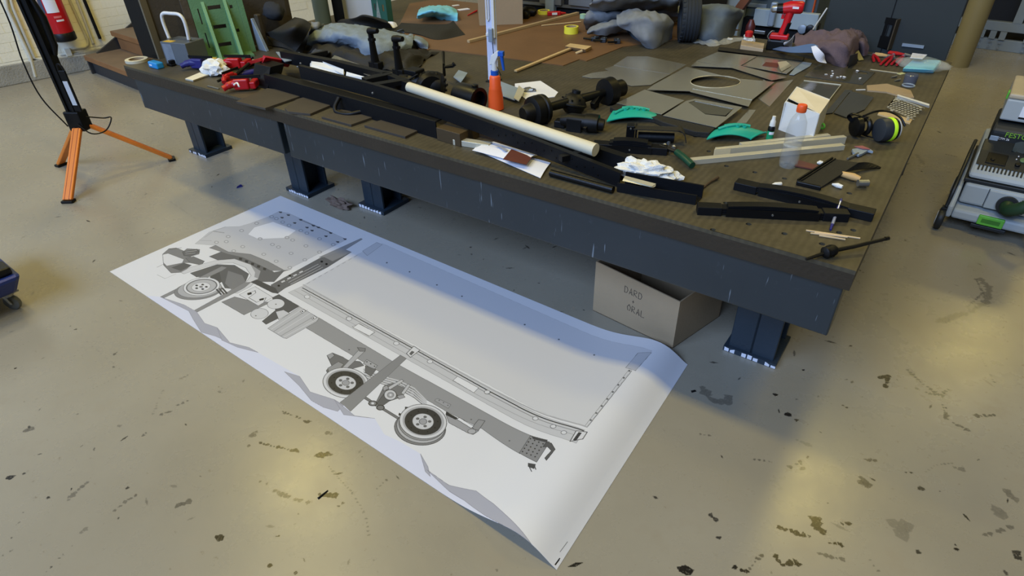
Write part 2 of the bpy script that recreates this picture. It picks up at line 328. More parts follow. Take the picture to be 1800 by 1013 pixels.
bp = N('ShaderNodeBump'); bp.inputs['Strength'].default_value = .16; bp.inputs['Distance'].default_value = .002; n4 = nz(26, 4); nt.links.new(n4.outputs['Fac'], bp.inputs['Height']); nt.links.new(bp.outputs['Normal'], B.inputs['Normal'])
struct('floor', M().box(-11, 14, -6, 18, -.05, 0), fm)
# ================================================================ WALLS
PW = W(0, 153, 0); DW = (W(705, 14, 0)-PW); DW.z = 0; DW.normalize(); NW = Vector((DW.y, -DW.x, 0))   # left wall line and its inward normal
def WL(u, v, off=0): return onplane(u, v, PW+NW*off, NW)
def wl(s, z, off=0): return PW+DW*s+NW*off+UP*z
def wallfr(): return Matrix((DW, -NW, UP)).transposed().to_4x4()
FW = wallfr(); FW.translation = PW                     # local x along wall, y into wall, z up
WALLM = mat('white_painted_wall', (238, 235, 216), .75, var=.06, scale=3, bump=.25); PLIN = mat('grey_plinth', (150, 148, 138), .8, var=.3, scale=6, bump=.6)
wlo = struct('wall_left', M(FW).box(-5, 12, 0, .3, 0, 5), WALLM)
struct('baseboard_left', M(FW).box(-5, 2.2, -.03, 0, 0, .17), PLIN, bevel=.008)
bme = None
for r in range(14):
    for k in range(16):
        s0 = -.6+k*.235+(.117 if r % 2 else 0); z0 = .19+r*.078
        if s0 > 3.2: continue
        if bme is None:
            o = link('brick', M(FW).box(.002, .2305, -.003, .0, .002, .0755), WALLM, wlo); bme = o.data; o.location = (DW*s0+UP*z0)
        else:
            o = bpy.data.objects.new('brick', bme); C.objects.link(o); o.parent = wlo; o.location = (DW*s0+UP*z0)
        if r == 0 and k == 0: md = None
struct('wall_back', M().hexa([T(6, 8.6, 0), T(-9, 8.6, 0), T(-9, 8.9, 0), T(6, 8.9, 0)], [T(6, 8.6, 5), T(-9, 8.6, 5), T(-9, 8.9, 5), T(6, 8.9, 5)]), mat('cream_back_wall', (176, 168, 138), .8, var=.1, scale=1))
WP = mat('white_conduit', (200, 198, 182), .5, var=.05)
def pipe(px, r, off, label, mt=WP, cat='pipe', group=None):
    one('wall_pipe', M().tube([WL(u, v, off) for u, v in px], r, 10), mt, label, cat, group, smooth=True)
pipe([(2,-70),(10,0),(13,16),(53,100),(62,135)], .016, .02, 'outermost white pipe running down the painted wall at far left')
pipe([(12,-70),(19,0),(23,14),(60,102),(70,104),(150,96)], .014, .018, 'white pipe beside the extinguisher that turns along above the plinth')
pipe([(104,-60),(122,0),(154,70),(155,78),(150,83),(116,87)], .012, .016, 'thin white pipe curling under the fire extinguisher')
pipe([(118,-60),(135,0),(164,76)], .012, .016, 'straight white pipe on the wall left of the black one')
pipe([(126,-70),(148,0),(176,68)], .014, .03, 'black pipe on the wall above the wooden step', BLACK)
one('junction_box', M(FR(WL(118, 90, .0), math.atan2(DW.y, DW.x))).box(-.025, .025, -.04, .0, -.04, .03), WP, 'small white pipe clip on the wall under the fire extinguisher', 'clip', bevel=.004)
# extinguisher
eb = WL(116, 71, .12); er = (WL(91, 70, .12)-WL(139, 70, .12)).length/2*.86
ex = thing('fire_extinguisher', 'red fire extinguisher with white label and black foot hung on the wall', 'extinguisher', eb)
link('cylinder_body', M().lathe(eb, [(er*.96, .07), (er, .08), (er, .42), (er*.9, .47), (er*.5, .52), (er*.25, .55)]), REDX, ex, smooth=True)
link('foot_ring', M().lathe(eb, [(er*.92, 0), (er*1.03, .01), (er*1.03, .068), (er*.98, .074)]), BLKP, ex, smooth=True)
def wrap(c, r, a0, a1, z0, z1, n=8, th=.0015):
    mb = M(); mb.grid([[c+Vector((math.cos(a)*(r+th), math.sin(a)*(r+th), z)) for a in [a0+(a1-a0)*i/n for i in range(n+1)]] for z in (z0, z1)]); return mb
ac = math.atan2(-eb.y, -eb.x)
link('white_label', wrap(eb, er, ac-.62, ac+.45, .25, .40), PAPW, ex, solid=.001)
link('warning_print', wrap(eb, er, ac-.1, ac+.55, .175, .19), PAPW, ex, solid=.001)
link('warning_band', wrap(eb, er, ac-.2, ac+.45, .205, .222), mat('pink_print', (214, 110, 110), .5), ex, solid=.001)
link('blue_sticker', wrap(eb, er, ac-1.35, ac-.75, .25, .42), mat('slate_sticker', (60, 70, 96), .5), ex, solid=.001)
link('wall_bracket', M(FR(eb+UP*.3, math.atan2(DW.y, DW.x))).box(-.03, .03, er*.2, .115, -.05, .05), STEEL, ex)
# ================================================================ STEEL TABLE
tb = thing('steel_work_table', 'long heavy steel clamping table with brown worn top and blue-grey frame', 'table', T(TL/2, TD/2, 0))
tm = bpy.data.materials.new('worn_steel_top'); tm.use_nodes = True; nt = tm.node_tree; B = nt.nodes['Principled BSDF']
tc = N('ShaderNodeTexCoord'); mp = N('ShaderNodeMapping'); mp.inputs['Rotation'].default_value = (0, 0, -YT); nt.links.new(tc.outputs['Object'], mp.inputs[0])
wv = N('ShaderNodeTexWave'); wv.inputs['Scale'].default_value = 14; wv.inputs['Distortion'].default_value = 3; wv.inputs['Detail'].default_value = 4; wv.inputs['Detail Scale'].default_value = 2.5; nt.links.new(mp.outputs[0], wv.inputs['Vector'])
n1, n2 = nz(1.6), nz(9, 8, .7)
c = mixc(ramp(n1.outputs['Fac'], .35, .65), (.056, .048, .028, 1), (.088, .075, .045, 1)); c = mixc(ramp(n2.outputs['Fac'], .4, .8), c, (.115, .098, .062, 1))
st = N('ShaderNodeMath', operation='MULTIPLY'); nt.links.new(wv.outputs['Fac'], st.inputs[0]); st.inputs[1].default_value = .38
c = mixc(st.outputs[0], c, (.040, .034, .022, 1)); nt.links.new(c, B.inputs['Base Color']); B.inputs['Roughness'].default_value = .55; B.inputs['Metallic'].default_value = .25
bp = N('ShaderNodeBump'); bp.inputs['Strength'].default_value = .3; bp.inputs['Distance'].default_value = .002; nt.links.new(n2.outputs['Fac'], bp.inputs['Height']); nt.links.new(bp.outputs['Normal'], B.inputs['Normal'])
TH = .062
hol = [(1277,292),(1327,303),(1379,314),(1312,319),(1276,357),(1316,394),(1379,411),(1445,429),(1493,340),(1253,404),(1262,246),(1246,266),(1192,338),(1475,409),(1368,373),(1425,293),(1222,240),(1330,262),(1500,405),(1185,230)]
mb = M(); mb.prism([[T(0, 0), T(TL, 0), T(TL, TD), T(0, TD)]]+[[W(u, v, ZT)+Vector((math.cos(k*.785)*.0085, math.sin(k*.785)*.0085, 0)) for k in range(8)] for u, v in hol], .012)
link('table_top', mb, tm, tb)
link('top_slab', M().hexa([T(0,0,ZT-TH), T(TL,0,ZT-TH), T(TL,TD,ZT-TH), T(0,TD,ZT-TH)], [T(0,0,ZT-.0121), T(TL,0,ZT-.0121), T(TL,TD,ZT-.0121), T(0,TD,ZT-.0121)]), STEELD, tb)
zb = ZT-.235
beams = [(.015, 2.355, .02), (2.40, TL-.02, .02)]
bpm = bpy.data.materials.new('scratched_beam_paint'); bpm.use_nodes = True; nt = bpm.node_tree; B = nt.nodes['Principled BSDF']; tc = N('ShaderNodeTexCoord')
n1, n2 = nz(2.5), nz(30, 6, .7); mp = N('ShaderNodeMapping'); mp.inputs['Scale'].default_value = (70, 70, 5); nt.links.new(tc.outputs['Object'], mp.inputs[0]); n5 = N('ShaderNodeTexNoise'); n5.inputs['Scale'].default_value = 1.6; n5.inputs['Detail'].default_value = 2; nt.links.new(mp.outputs[0], n5.inputs['Vector'])
c = mixc(ramp(n1.outputs['Fac'], .3, .7), (.016, .024, .028, 1), (.024, .032, .036, 1)); c = mixc(ramp(n2.outputs['Fac'], .62, .8), c, (.05, .06, .07, 1)); c = mixc(ramp(n5.outputs['Fac'], .69, .73), c, (.16, .19, .21, 1)); nt.links.new(c, B.inputs['Base Color']); B.inputs['Roughness'].default_value = .42
for i, (a0, a1, b) in enumerate(beams):
    link('frame_beam', M().hexa([T(a0,b,zb), T(a1,b,zb), T(a1,b+.09,zb), T(a0,b+.09,zb)], [T(a0,b,ZT-TH-.001), T(a1,b,ZT-TH-.001), T(a1,b+.09,ZT-TH-.001), T(a0,b+.09,ZT-TH-.001)]), bpm, tb, bevel=.004)
    link('frame_beam', M().hexa([T(a0,TD-.12,zb), T(a1,TD-.12,zb), T(a1,TD-.03,zb), T(a0,TD-.03,zb)], [T(a0,TD-.12,ZT-TH-.001), T(a1,TD-.12,ZT-TH-.001), T(a1,TD-.03,ZT-TH-.001), T(a0,TD-.03,ZT-TH-.001)]), bpm, tb, bevel=.004)
for a in (.02, TL-.10, 2.30, 2.42):
    link('end_beam', M().hexa([T(a,.112,zb+.01), T(a+.08,.112,zb+.01), T(a+.08,TD-.122,zb+.01), T(a,TD-.122,zb+.01)], [T(a,.112,ZT-TH-.001), T(a+.08,.112,ZT-TH-.001), T(a+.08,TD-.122,ZT-TH-.001), T(a,TD-.122,ZT-TH-.001)]), bpm, tb)
def foot(a, b, s=.085, pl=.10):
    lg = link('leg', M().hexa([T(a-s,b-s,.02),T(a+s,b-s,.02),T(a+s,b-s+.014,.02),T(a-s,b-s+.014,.02)],[T(a-s,b-s,zb-.001),T(a+s,b-s,zb-.001),T(a+s,b-s+.014,zb-.001),T(a-s,b-s+.014,zb-.001)])
      .hexa([T(a-s,b+s-.014,.02),T(a+s,b+s-.014,.02),T(a+s,b+s,.02),T(a-s,b+s,.02)],[T(a-s,b+s-.014,zb-.001),T(a+s,b+s-.014,zb-.001),T(a+s,b+s,zb-.001),T(a-s,b+s,zb-.001)])
      .hexa([T(a-.007,b-s,.02),T(a+.007,b-s,.02),T(a+.007,b+s,.02),T(a-.007,b+s,.02)],[T(a-.007,b-s,zb-.001),T(a+.007,b-s,zb-.001),T(a+.007,b+s,zb-.001),T(a-.007,b+s,zb-.001)]), BLUE, tb, bevel=.003)
    link('base_plate', M().hexa([T(a-pl,b-pl,0),T(a+pl,b-pl,0),T(a+pl,b+pl,0),T(a-pl,b+pl,0)],[T(a-pl,b-pl,.022),T(a+pl,b-pl,.022),T(a+pl,b+pl,.022),T(a-pl,b+pl,.022)]), BLUE, lg)
    mb = M(); rr_ = random.Random(int(a*100))
    for k in range(9):
        x0 = a-pl+k*pl*2/9
        if rr_.random() < .75: mb.hexa([T(x0,b-pl-.0006,.002),T(x0+.017,b-pl-.0006,.002),T(x0+.017,b-pl+.001,.002),T(x0,b-pl+.001,.002)],[T(x0,b-pl-.0006,.01+rr_.random()*.012),T(x0+.017,b-pl-.0006,.01+rr_.random()*.012),T(x0+.017,b-pl+.001,.012),T(x0,b-pl+.001,.012)])
    if mb.v: link('white_paint_chips', mb, PAPW, lg)['kind'] = 'stuff'
def tab(u, v, z=0):
    q = W(u, v, z)-T(0, 0, z); return q.dot(E1), q.dot(E2)
fa, fb = tab(1315, 632); foot(fa, fb+.10)
for u, v in ((350, 272), (525, 341), (655, 370)):
    fa, fb = tab(u, v); foot(fa, fb+.09, .075)
for a in (.3, 1.6, 2.2, TL-.3): foot(a, TD-.45)
link('bracket', M().hexa([T(.10,.30,zb-.06),T(.18,.30,zb-.06),T(.18,.31,zb-.06),T(.10,.31,zb-.06)],[T(.10,.30,zb+.02),T(.18,.30,zb+.02),T(.18,.31,zb+.02),T(.10,.31,zb+.02)]), BLKM, tb)
# ================================================================ PLOTTED POSTER ON THE FLOOR
PO = W(193, 478, 0); pdx = W(985, 1007, 0)-PO; PLN = pdx.length; PX = pdx.normalized(); PY = Vector((-PX.y, PX.x, 0)); PWD = (W(495, 345.5, 0)-PO).dot(PY)
S1 = PLN-.012
def ph(s, t):
    L = S1-(.05*t/PWD); u = (s-(L-.46))/.46
    if u <= 0: return .0015
    return .0015+.052*(math.sin(math.pi*min(u, 1)**2.1)**1.3 if u < 1 else 0)
def puv(u, v):
    z = .0015
    for _ in range(6):
        q = W(u, v, z)-PO; s, t = q.dot(PX), q.dot(PY); z = ph(s, t)
    return s, t
PR = 1200
pi_ = Img(int(PLN*PR), int(PWD*PR), (.83, .83, .84, 1))
def D1(x, y): return (190+x/3.6, 340+y/3.6)
def D2(x, y): return (500+x/4.22, 560+y/4.22)
def D3(x, y): return (650+x/2.302, 560+y/2.302)
def g(v): return (v/255, v/255, v/255*1.01, 1)
def pp(pts, D=lambda x, y: (x, y)): return [tuple(c*PR for c in puv(*D(*p))) for p in pts]
def fl(pts, v, D=None, ol=None, al=1, lw=2):
    P = pp(pts, D) if D else pp(pts); pi_.fill(P, g(v), al)
    if ol is not None: pi_.line(P, lw, g(ol), 1, True)
def ln(pts, wd, v, D=None): pi_.line(pp(pts, D) if D else pp(pts), wd, g(v))
def el(cx, cy, rx, ry, v, D, rot=0, ol=None, lw=2): fl(ell(cx, cy, rx, ry, 40, rot), v, D, ol, 1, lw)
# container body
fl([(629,447),(672,428),(1146,617),(1106,655),(1032,751),(534,501)], 197, None, 175, 1, 1.5)
fl([D1(1610,365),D1(1700,310),D1(1735,325),D1(1640,395)], 188, None, 120)
fl([D3(1035,200),D3(1085,140),D3(1140,138),D3(1075,212)], 182, None, 95, 1, 1.5)
for i in range(9):
    a = np.array((628,449))*(1-i/9)+np.array((534,502))*i/9; ln([tuple(a), tuple(a+np.array((-5,3)))], 4, 150)
ln([D3(1060,212),D3(880,440)], 3, 110); ln([D3(1045,212),D3(868,438)], 2, 130)
for i in range(8):
    a = np.array(D3(1050,212))*(1-i/8)+np.array(D3(872,440))*i/8; el(a[0], a[1], 2, 1.5, 100, lambda x, y: (x, y))
for x, y in [(627,25),(765,85),(908,148)]: el(x, y, 4, 3, 110, D3)
for x, y in [(680,462),(720,478),(768,501),(812,521)]: el(x, y, 1.6, 1.2, 110, lambda x, y: (x, y))
# sill profile under the container
A0, A1 = D1(1150,625), D3(800,490); B0, B1 = D1(1230,590), D3(880,445)
fl([D1(1140,628),D1(1235,585),D3(870,452),D3(835,505),D3(800,492)], 188, None, 150)
ln([D1(1235,578),D2(920,190),D3(500,290),D3(880,440)], 7, 165); ln([D1(1230,598),D2(940,215),D3(480,293),D3(865,455)], 5, 45); ln([D1(1225,612),D2(930,232),D3(470,300),D3(850,462)], 3, 120); ln([D1(1180,615),D2(900,262),D3(440,312),D3(825,470)], 2, 140)
for q in [D1(1260,655),D1(1525,790),D2(480,3),D2(830,185),D2(1080,320),D2(1505,548),D3(475,298),D3(670,405),D3(742,437),D3(785,462)]:
    el(q[0], q[1], 5, 3.2, 205, lambda x, y: (x, y), 0, 70, 2)
for P in ([D1(1545,845),D1(1590,825),D1(1690,880),D1(1650,905)], [D2(510,68),D2(550,38),D2(668,100),D2(630,130)], [D2(1250,460),D2(1285,430),D2(1440,515),D2(1405,552)]):
    fl(P, 215, None, 90)
# chassis beam
fl([D1(1250,850),D1(1335,788),D2(800,318),D3(655,475),D3(608,548),D3(455,447),D2(1200,690),D2(500,272)], 142, None, 100)
for q in [D2(480,232),D2(1385,750),D2(1670,908),D3(565,495)]: el(q[0], q[1], 1.5, 1, 90, lambda x, y: (x, y))
fl([(650,475),(728,500),(675,582),(605,545)], 130, D3, 70)
for i in range(5):
    for j in range(4): el(650-i*8+j*17, 487+i*13+j*7, 3.2, 2.6, 45, D3)
fl([(655,475),(720,492),(715,502),(660,488)], 70, D3); fl([(715,500),(735,505),(750,530),(715,575),(708,565),(735,535),(720,520),(700,520)], 85, D3, 50); fl([(640,585),(672,590),(665,610),(640,600)], 70, D3); ln([(645,600),(655,620)], 3, 60, D3); ln([(668,600),(672,612)], 3, 60, D3)
fl([(835,455),(880,460),(862,488),(810,498)], 205, D3, 55, 1, 3); fl([(845,460),(858,463),(835,495),(822,492)], 60, D3)
# cab panel
fl([(550,320),(640,245),(740,212),(830,210),(900,190),(1010,150),(1080,115),(1140,125),(1510,292),(1240,430),(1150,475),(1100,490),(1000,440),(860,385),(760,370),(680,330)], 186, D1, 150)
fl([(885,260),(925,215),(1045,180),(1190,235),(1125,282),(950,290)], 222, D1, 170)
for x, y in [(1035,148),(1065,160),(1105,182),(940,190),(845,236),(760,274),(748,306),(686,310),(962,288),(852,338),(1040,324),(1078,340),(1132,280),(1168,296),(1145,202),(1220,236),(1258,252),(1338,288),(1252,333),(1158,380),(1245,421),(1338,372),(1425,325),(985,386),(1064,430),(1150,470),(795,365)]:
    el(x, y, 15, 9, 150, D1); el(x, y, 9, 5, 196, D1)
for x, y in [(1090,118),(1140,136),(1218,166),(1258,215),(1180,186),(1298,203),(1330,214),(1290,234),(1408,250),(1378,270),(1498,288),(1452,306),(1100,152)]: fl([(x-12,y-3),(x+12,y-2),(x+8,y+7),(x-4,y+6)], 75, D1)
ln([(1210,165),(1415,250)], 4, 60, D1); ln([(665,240),(735,250)], 4, 90, D1); ln([(580,298),(655,300)], 2, 110, D1); ln([(610,280),(665,240),(745,212)], 2, 110, D1)
# front end and wheel arch
fl([(640,400),(720,368),(860,400),(960,440),(1050,500),(1160,480),(1110,495),(1050,560),(930,560),(880,470),(800,430),(700,425)], 100, D1, 70)
fl([(640,345),(680,328),(760,370),(900,385),(1010,430),(1120,490),(1030,490),(960,455),(850,405),(760,385)], 128, D1, 90)
for i in range(5): fl([(830+i*38,405+i*16),(850+i*38,410+i*16),(845+i*38,425+i*16),(828+i*38,420+i*16)], 60, D1)
fl([(345,385),(385,350),(430,345),(480,365),(500,350),(580,355),(575,385),(520,400),(560,440),(480,440),(520,460),(470,500),(400,505),(352,455)], 120, D1, 60)
fl([(345,388),(380,380),(480,418),(470,440),(370,460),(350,440)], 208, D1, 80); fl([(400,470),(480,440),(530,455),(460,492)], 85, D1); fl([(470,370),(560,352),(580,372),(520,400),(480,395)], 95, D1, 50); ln([(490,372),(560,362)], 4, 190, D1); ln([(490,385),(550,378)], 3, 190, D1)
fl([(490,410),(540,400),(610,430),(590,455),(520,440)], 110, D1, 60)
ln([(310,468),(352,448)], 3, 90, D1); ln([(310,515),(360,540),(430,510)], 2, 140, D1); ln([(385,355),(465,345)], 4, 80, D1)
fl([(520,505),(690,450),(800,455),(890,510),(870,560),(800,605),(740,600),(700,520),(560,530)], 92, D1, 60)
fl([(760,490),(850,520),(870,560),(780,610),(740,570)], 118, D1); fl([(640,500),(700,478),(720,560),(660,600)], 80, D1)
fl([(460,500),(520,468),(680,425),(800,415),(900,450),(965,492),(950,540),(900,590),(820,632),(780,630),(875,560),(905,520),(870,470),(790,440),(690,445),(540,490),(480,510)], 196, D1, 100)
fl([(900,450),(965,492),(950,540),(925,530),(930,500)], 150, D1)
fl([(330,655),(720,462),(752,470),(720,490),(355,662)], 130, D1, 100); fl([(538,745),(800,600),(860,565),(905,562),(860,600),(565,752)], 130, D1, 100)
el(570, 615, 152, 58, 125, D1, -.12, 90); el(578, 605, 140, 54, 165, D1, -.12, 90); el(592, 590, 116, 56, 208, D1, -.12, 70); el(592, 590, 100, 47, 100, D1, -.12); el(592, 590, 92, 42, 172, D1, -.12); el(588, 592, 60, 27, 205, D1, -.12, 110)
for t in range(5): el(588+34*math.cos(t*1.257), 592+15*math.sin(t*1.257), 9, 5, 60, D1)
el(588, 592, 12, 6, 120, D1)
for i in range(3): fl([(680+i*18,608-i*4),(690+i*18,604-i*4),(722+i*18,640-i*4),(712+i*18,645-i*4)], 70, D1)
# grille ladder
fl([(1030,580),(1340,410),(1500,355),(1540,372),(1385,470),(1120,600),(1070,635)], 100, D1, 50)
fl([(1335,405),(1600,285),(1610,290),(1510,352),(1370,405)], 140, D1, 90); fl([(1370,405),(1500,355),(1540,372),(1420,430)], 135, D1)
for i in range(3): ln([(1130+i*12,552+i*12),(1330+i*14,448+i*10)], 3, 200, D1)
for i in range(4): fl([(1090+i*38,560-i*20),(1115+i*38,548-i*20),(1125+i*38,556-i*20),(1100+i*38,568-i*20)], 190, D1, 50)
for x, y in [(1352,432),(1382,448),(1150,520),(1080,585)]: el(x, y, 8, 6, 30, D1)
fl([(900,562),(940,545),(1060,600),(1080,635),(1040,630),(930,575)], 75, D1)
# air tanks, boxes
fl([(718,688),(800,655),(900,680),(1030,690),(860,770)], 128, D1, 70); fl([(830,642),(930,590),(1042,658),(950,712)], 205, D1, 90)
ln([(880,640),(930,615),(935,630),(890,660),(940,690),(1000,660),(985,690)], 3, 90, D1); fl([(880,632),(905,625),(910,638),(885,645)], 40, D1); fl([(955,670),(985,662),(985,675),(960,680)], 40, D1)
fl([(1040,660),(1080,640),(1210,715),(1100,780),(1000,830),(975,810),(1060,740)], 85, D1, 50); fl([(1060,750),(1110,738),(1150,760),(1080,800)], 190, D1, 60)
el(1062, 700, 55, 31, 200, D1, -.1, 80); el(1062, 702, 5, 3, 90, D1); el(958, 762, 56, 33, 196, D1, -.1, 80); el(935, 775, 5, 3, 90, D1)
fl([(1010,855),(1212,718),(1335,790),(1320,812),(1130,920),(1110,915)], 176, D1, 80); 
for i, (p, q) in enumerate([((1030,862),(1240,725)),((1048,875),(1262,738)),((1075,885),(1285,755)),((1090,905),(1310,775)),((1110,912),(1325,795))]): ln([p, q], 3, 120 if i % 2 else 205, D1)
for x, y in [(1230,748),(1300,790)]: fl([(x-15,y),(x+5,y-14),(x+20,y-4),(x,y+12)], 210, D1, 50); el(x, y, 5, 4, 40, D1)
# rear axles
def rwheel(cx, cy, rx, ry, back):
    if back: el(cx-22, cy+50, rx*1.08, ry*.98, 120, D2, .1, 70, 3); el(cx-16, cy+36, rx*1.02, ry*.97, 170, D2, .1, 80, 3); el(cx-8, cy+18, rx*.98, ry*.96, 140, D2, .1, 90, 3)
    el(cx, cy, rx, ry, 200, D2, .1, 80, 3); el(cx+2, cy-2, rx*.88, ry*.86, 160, D2, .1); el(cx, cy, rx*.78, ry*.78, 52, D2, .1)
    for t in range(10): el(cx+rx*.62*math.cos(t*.628), cy+ry*.62*math.sin(t*.628), 5, 4, 18, D2)
    el(cx, cy, rx*.45, ry*.46, 190, D2, .1, 90); 
    for t in range(5): el(cx+rx*.28*math.cos(t*1.257), cy+ry*.28*math.sin(t*1.257), 13, 9, 95, D2)
    el(cx, cy, rx*.16, ry*.17, 150, D2, 0, 60)
fl([(315,275),(355,255),(430,285),(470,310),(560,320),(590,350),(480,380),(400,400),(320,410),(310,385),(350,350)], 105, D2, 60)
fl([(315,275),(355,255),(372,275),(335,305)], 150, D2, 50); fl([(320,370),(400,320),(440,340),(380,410),(330,400)], 140, D2, 60); fl([(425,370),(560,225),(600,240),(460,375)], 165, D2, 70); fl([(540,215),(600,222),(598,245),(560,245)], 120, D2, 50)
fl([(585,335),(610,305),(690,350),(665,380)], 158, D2, 70)
for x, y in [(612,322),(640,337),(668,355)]: el(x, y, 5, 4, 40, D2)
for i in range(4):
    P = [(590+i*0,375+i*18),(720,430+i*16),(850,465+i*18),(960,520+i*20),(1050,610+i*14)]
    ln(P, 10, 185, D2); ln([(x, y+7) for x, y in P], 2.5, 60, D2)
fl([(600,350),(680,380),(640,430),(600,400)], 100, D2, 60)
fl([(740,500),(800,480),(900,520),(880,580),(760,620),(690,640),(680,620)], 112, D2, 60); fl([(670,650),(760,530),(840,570),(720,655)], 92, D2, 55)
el(785, 568, 46, 38, 190, D2, 0, 60, 3); el(787, 568, 24, 20, 150, D2, 0, 90); el(787, 568, 9, 8, 200, D2)
fl([(760,515),(870,452),(885,465),(780,530)], 180, D2, 60); fl([(865,555),(915,485),(935,495),(885,565)], 180, D2, 60); fl([(730,510),(760,495),(775,520),(735,540)], 150, D2, 60); fl([(835,575),(880,565),(895,585),(850,600)], 150, D2, 60)
fl([(580,588),(600,580),(860,740),(850,755)], 110, D2, 60); el(655, 630, 30, 18, 120, D2, 0, 40, 4); el(655, 630, 12, 8, 200, D2); el(712, 662, 28, 18, 110, D2, 0, 40, 4)
fl([(1200,720),(1240,725),(1400,800),(1440,835),(1400,862),(1360,850),(1220,775)], 150, D2, 70); fl([(1390,810),(1440,750),(1488,760),(1440,830),(1410,825)], 140, D2, 50); el(1390, 838, 30, 18, 165, D2, 0, 80); fl([(1200,690),(1285,740),(1270,752),(1195,715)], 50, D2); fl([(1295,735),(1405,800),(1385,815),(1280,750)], 215, D2, 50)
fl([(1120,600),(1140,595),(1235,640),(1215,668),(1115,612)], 150, D2, 100)
for x, y in [(1148,608),(1180,625),(1212,645)]: el(x, y, 5, 4, 90, D2)
fl([(850,700),(875,712),(868,728),(845,718)], 50, D2); fl([(895,655),(950,660),(920,685),(893,675)], 60, D2)
rwheel(455, 478, 170, 112, False); rwheel(1028, 765, 176, 128, True)
fl([(300,712),(460,718),(905,298),(860,272)], 128, D2, 95); fl([(905,260),(960,205),(1005,235),(935,290)], 205, D2, 60, 1, 3); fl([(925,262),(945,240),(965,250),(940,275)], 90, D2)
# printed terrain strip along the near edge
UPB = [D1(265,650),D1(330,655),D1(480,705),D1(560,750),D1(610,822),D1(690,850),D1(770,945),D1(890,975),D2(112,430),D2(190,545),D2(370,602),D2(440,645),D2(520,722),D2(670,742),D2(740,860),D2(860,915),D3(205,548),D3(230,612),D3(320,675),D3(430,698),D3(500,750),D3(655,915)]
def lg(pts, c): pi_.fill(pp(pts), c)
LOW = [(x, y) for x, y in [(905,958),(867,934),(697,821),(560,729),(440,647),(313,561),(255,521)]]
lg(UPB+LOW, (.80, .81, .875, 1))
for P in ([D1(330,655),D1(480,705),D1(560,750),D1(610,822),D1(690,850),D1(770,945),D1(680,905),D1(590,880),D1(540,800),D1(510,745),D1(420,700)], [D1(690,850),D1(770,945),D1(890,975),D1(950,1008),D1(820,975),D1(720,930)],
          [D2(0,395),D2(112,430),D2(190,545),D2(370,602),D2(440,645),D2(395,690),D2(290,660),D2(200,610),D2(110,500)], [D2(370,602),D2(520,722),D2(670,742),D2(600,735),D2(440,715)],
          [D3(205,548),D3(235,600),D3(245,640),D3(225,620)], [D3(230,612),D3(320,675),D3(430,698),D3(500,750),D3(655,915),D3(560,850),D3(470,800),D3(380,735),D3(322,700),D3(300,680)]):
    lg(P, (.63, .635, .68, 1)); pi_.line(pp(P), 1.5, (.5, .5, .54, 1), 1, True)
ln([D3(800,905),D3(770,945)], 2, 120); fl([D3(768,970),D3(772,972),D3(752,1000),D3(747,997)], 30)
pim = pi_.image('plot_print')
pm = bpy.data.materials.new('plotter_paper'); pm.use_nodes = True; nt = pm.node_tree; B = nt.nodes['Principled BSDF']; it = N('ShaderNodeTexImage'); it.image = pim; it.extension = 'EXTEND'; uvn = N('ShaderNodeUVMap'); uvn.uv_map = 'UVMap'
nt.links.new(uvn.outputs[0], it.inputs[0]); nt.links.new(it.outputs[0], B.inputs['Base Color']); B.inputs['Roughness'].default_value = .45; B.inputs['Specular IOR Level'].default_value = .35
NS, NTT = 150, 24; rows = []; uvs = []
for j in range(NTT+1):
    r = []
    for i in range(NS+1):
        f = i/NS; t = PWD*j/NTT; L = S1-.05*j/NTT; s = L*f; r.append(PO+PX*s+PY*t+UP*ph(s, t)); uvs.append((s*PR/pi_.w, t*PR/pi_.h))
    rows.append(r)
pap = one('plotted_drawing', M().grid(rows), pm, 'long white paper plot of a container truck side view lying on the floor', 'poster', base=PO.copy(), smooth=2, solid=.0008)
ul = pap.data.uv_layers.new(name='UVMap')
for l in pap.data.loops: ul.data[l.index].uv = uvs[l.vertex_index % len(uvs)]
# ================================================================ TRUCK FRAME RAILS ON THE TABLE
def VP(u, v, z=0): return W(u, v, ZT+z)
# lower black subframe (left half)
La, Lb = tab(469, 156, ZT); Ra, Rb = tab(768, 244, ZT)
ch = thing('model_truck_chassis', 'long black ladder frame of a scale model truck lying along the near edge', 'truck frame', T(1.6, .25, ZT))
def rail(p0, p1, z0, z1, wd):                          # C profile bar from table coords p0 to p1, front face given
    a0, b0 = p0; a1, b1 = p1; mb = M()
    mb.hexa([T(a0,b0,ZT+z0),T(a1,b1,ZT+z0),T(a1,b1+.006,ZT+z0),T(a0,b0+.006,ZT+z0)],[T(a0,b0,ZT+z1),T(a1,b1,ZT+z1),T(a1,b1+.006,ZT+z1),T(a0,b0+.006,ZT+z1)])
    for z in (z0, z1-.005): mb.hexa([T(a0,b0+.0061,ZT+z),T(a1,b1+.0061,ZT+z),T(a1,b1+wd,ZT+z),T(a0,b0+wd,ZT+z)],[T(a0,b0+.0061,ZT+z+.005),T(a1,b1+.0061,ZT+z+.005),T(a1,b1+wd,ZT+z+.005),T(a0,b0+wd,ZT+z+.005)])
    return mb
link('lower_rail', rail((La, Lb), (Ra, Rb), .0, .068, .05), BLACK, ch, bevel=.001)
rA = tab(500, 140, ZT+.072); r1 = tab(1088, 331, ZT)
link('front_rail', rail((La-.03, Lb+.02), (r1[0], r1[1]+.01), .069, .125, .055), BLACK, ch, bevel=.001) if False else None
mb = M()                                               # front rail: high at the left, sinking to the table at its right end
pts = [(La-.22, Lb+.045, .072, .128), (1.9, (Lb+Rb)/2+.045, .071, .127), (Ra+.02, Rb+.03, .071, .125), (1.15, .135, .035, .088), (r1[0], r1[1], .004, .052)]
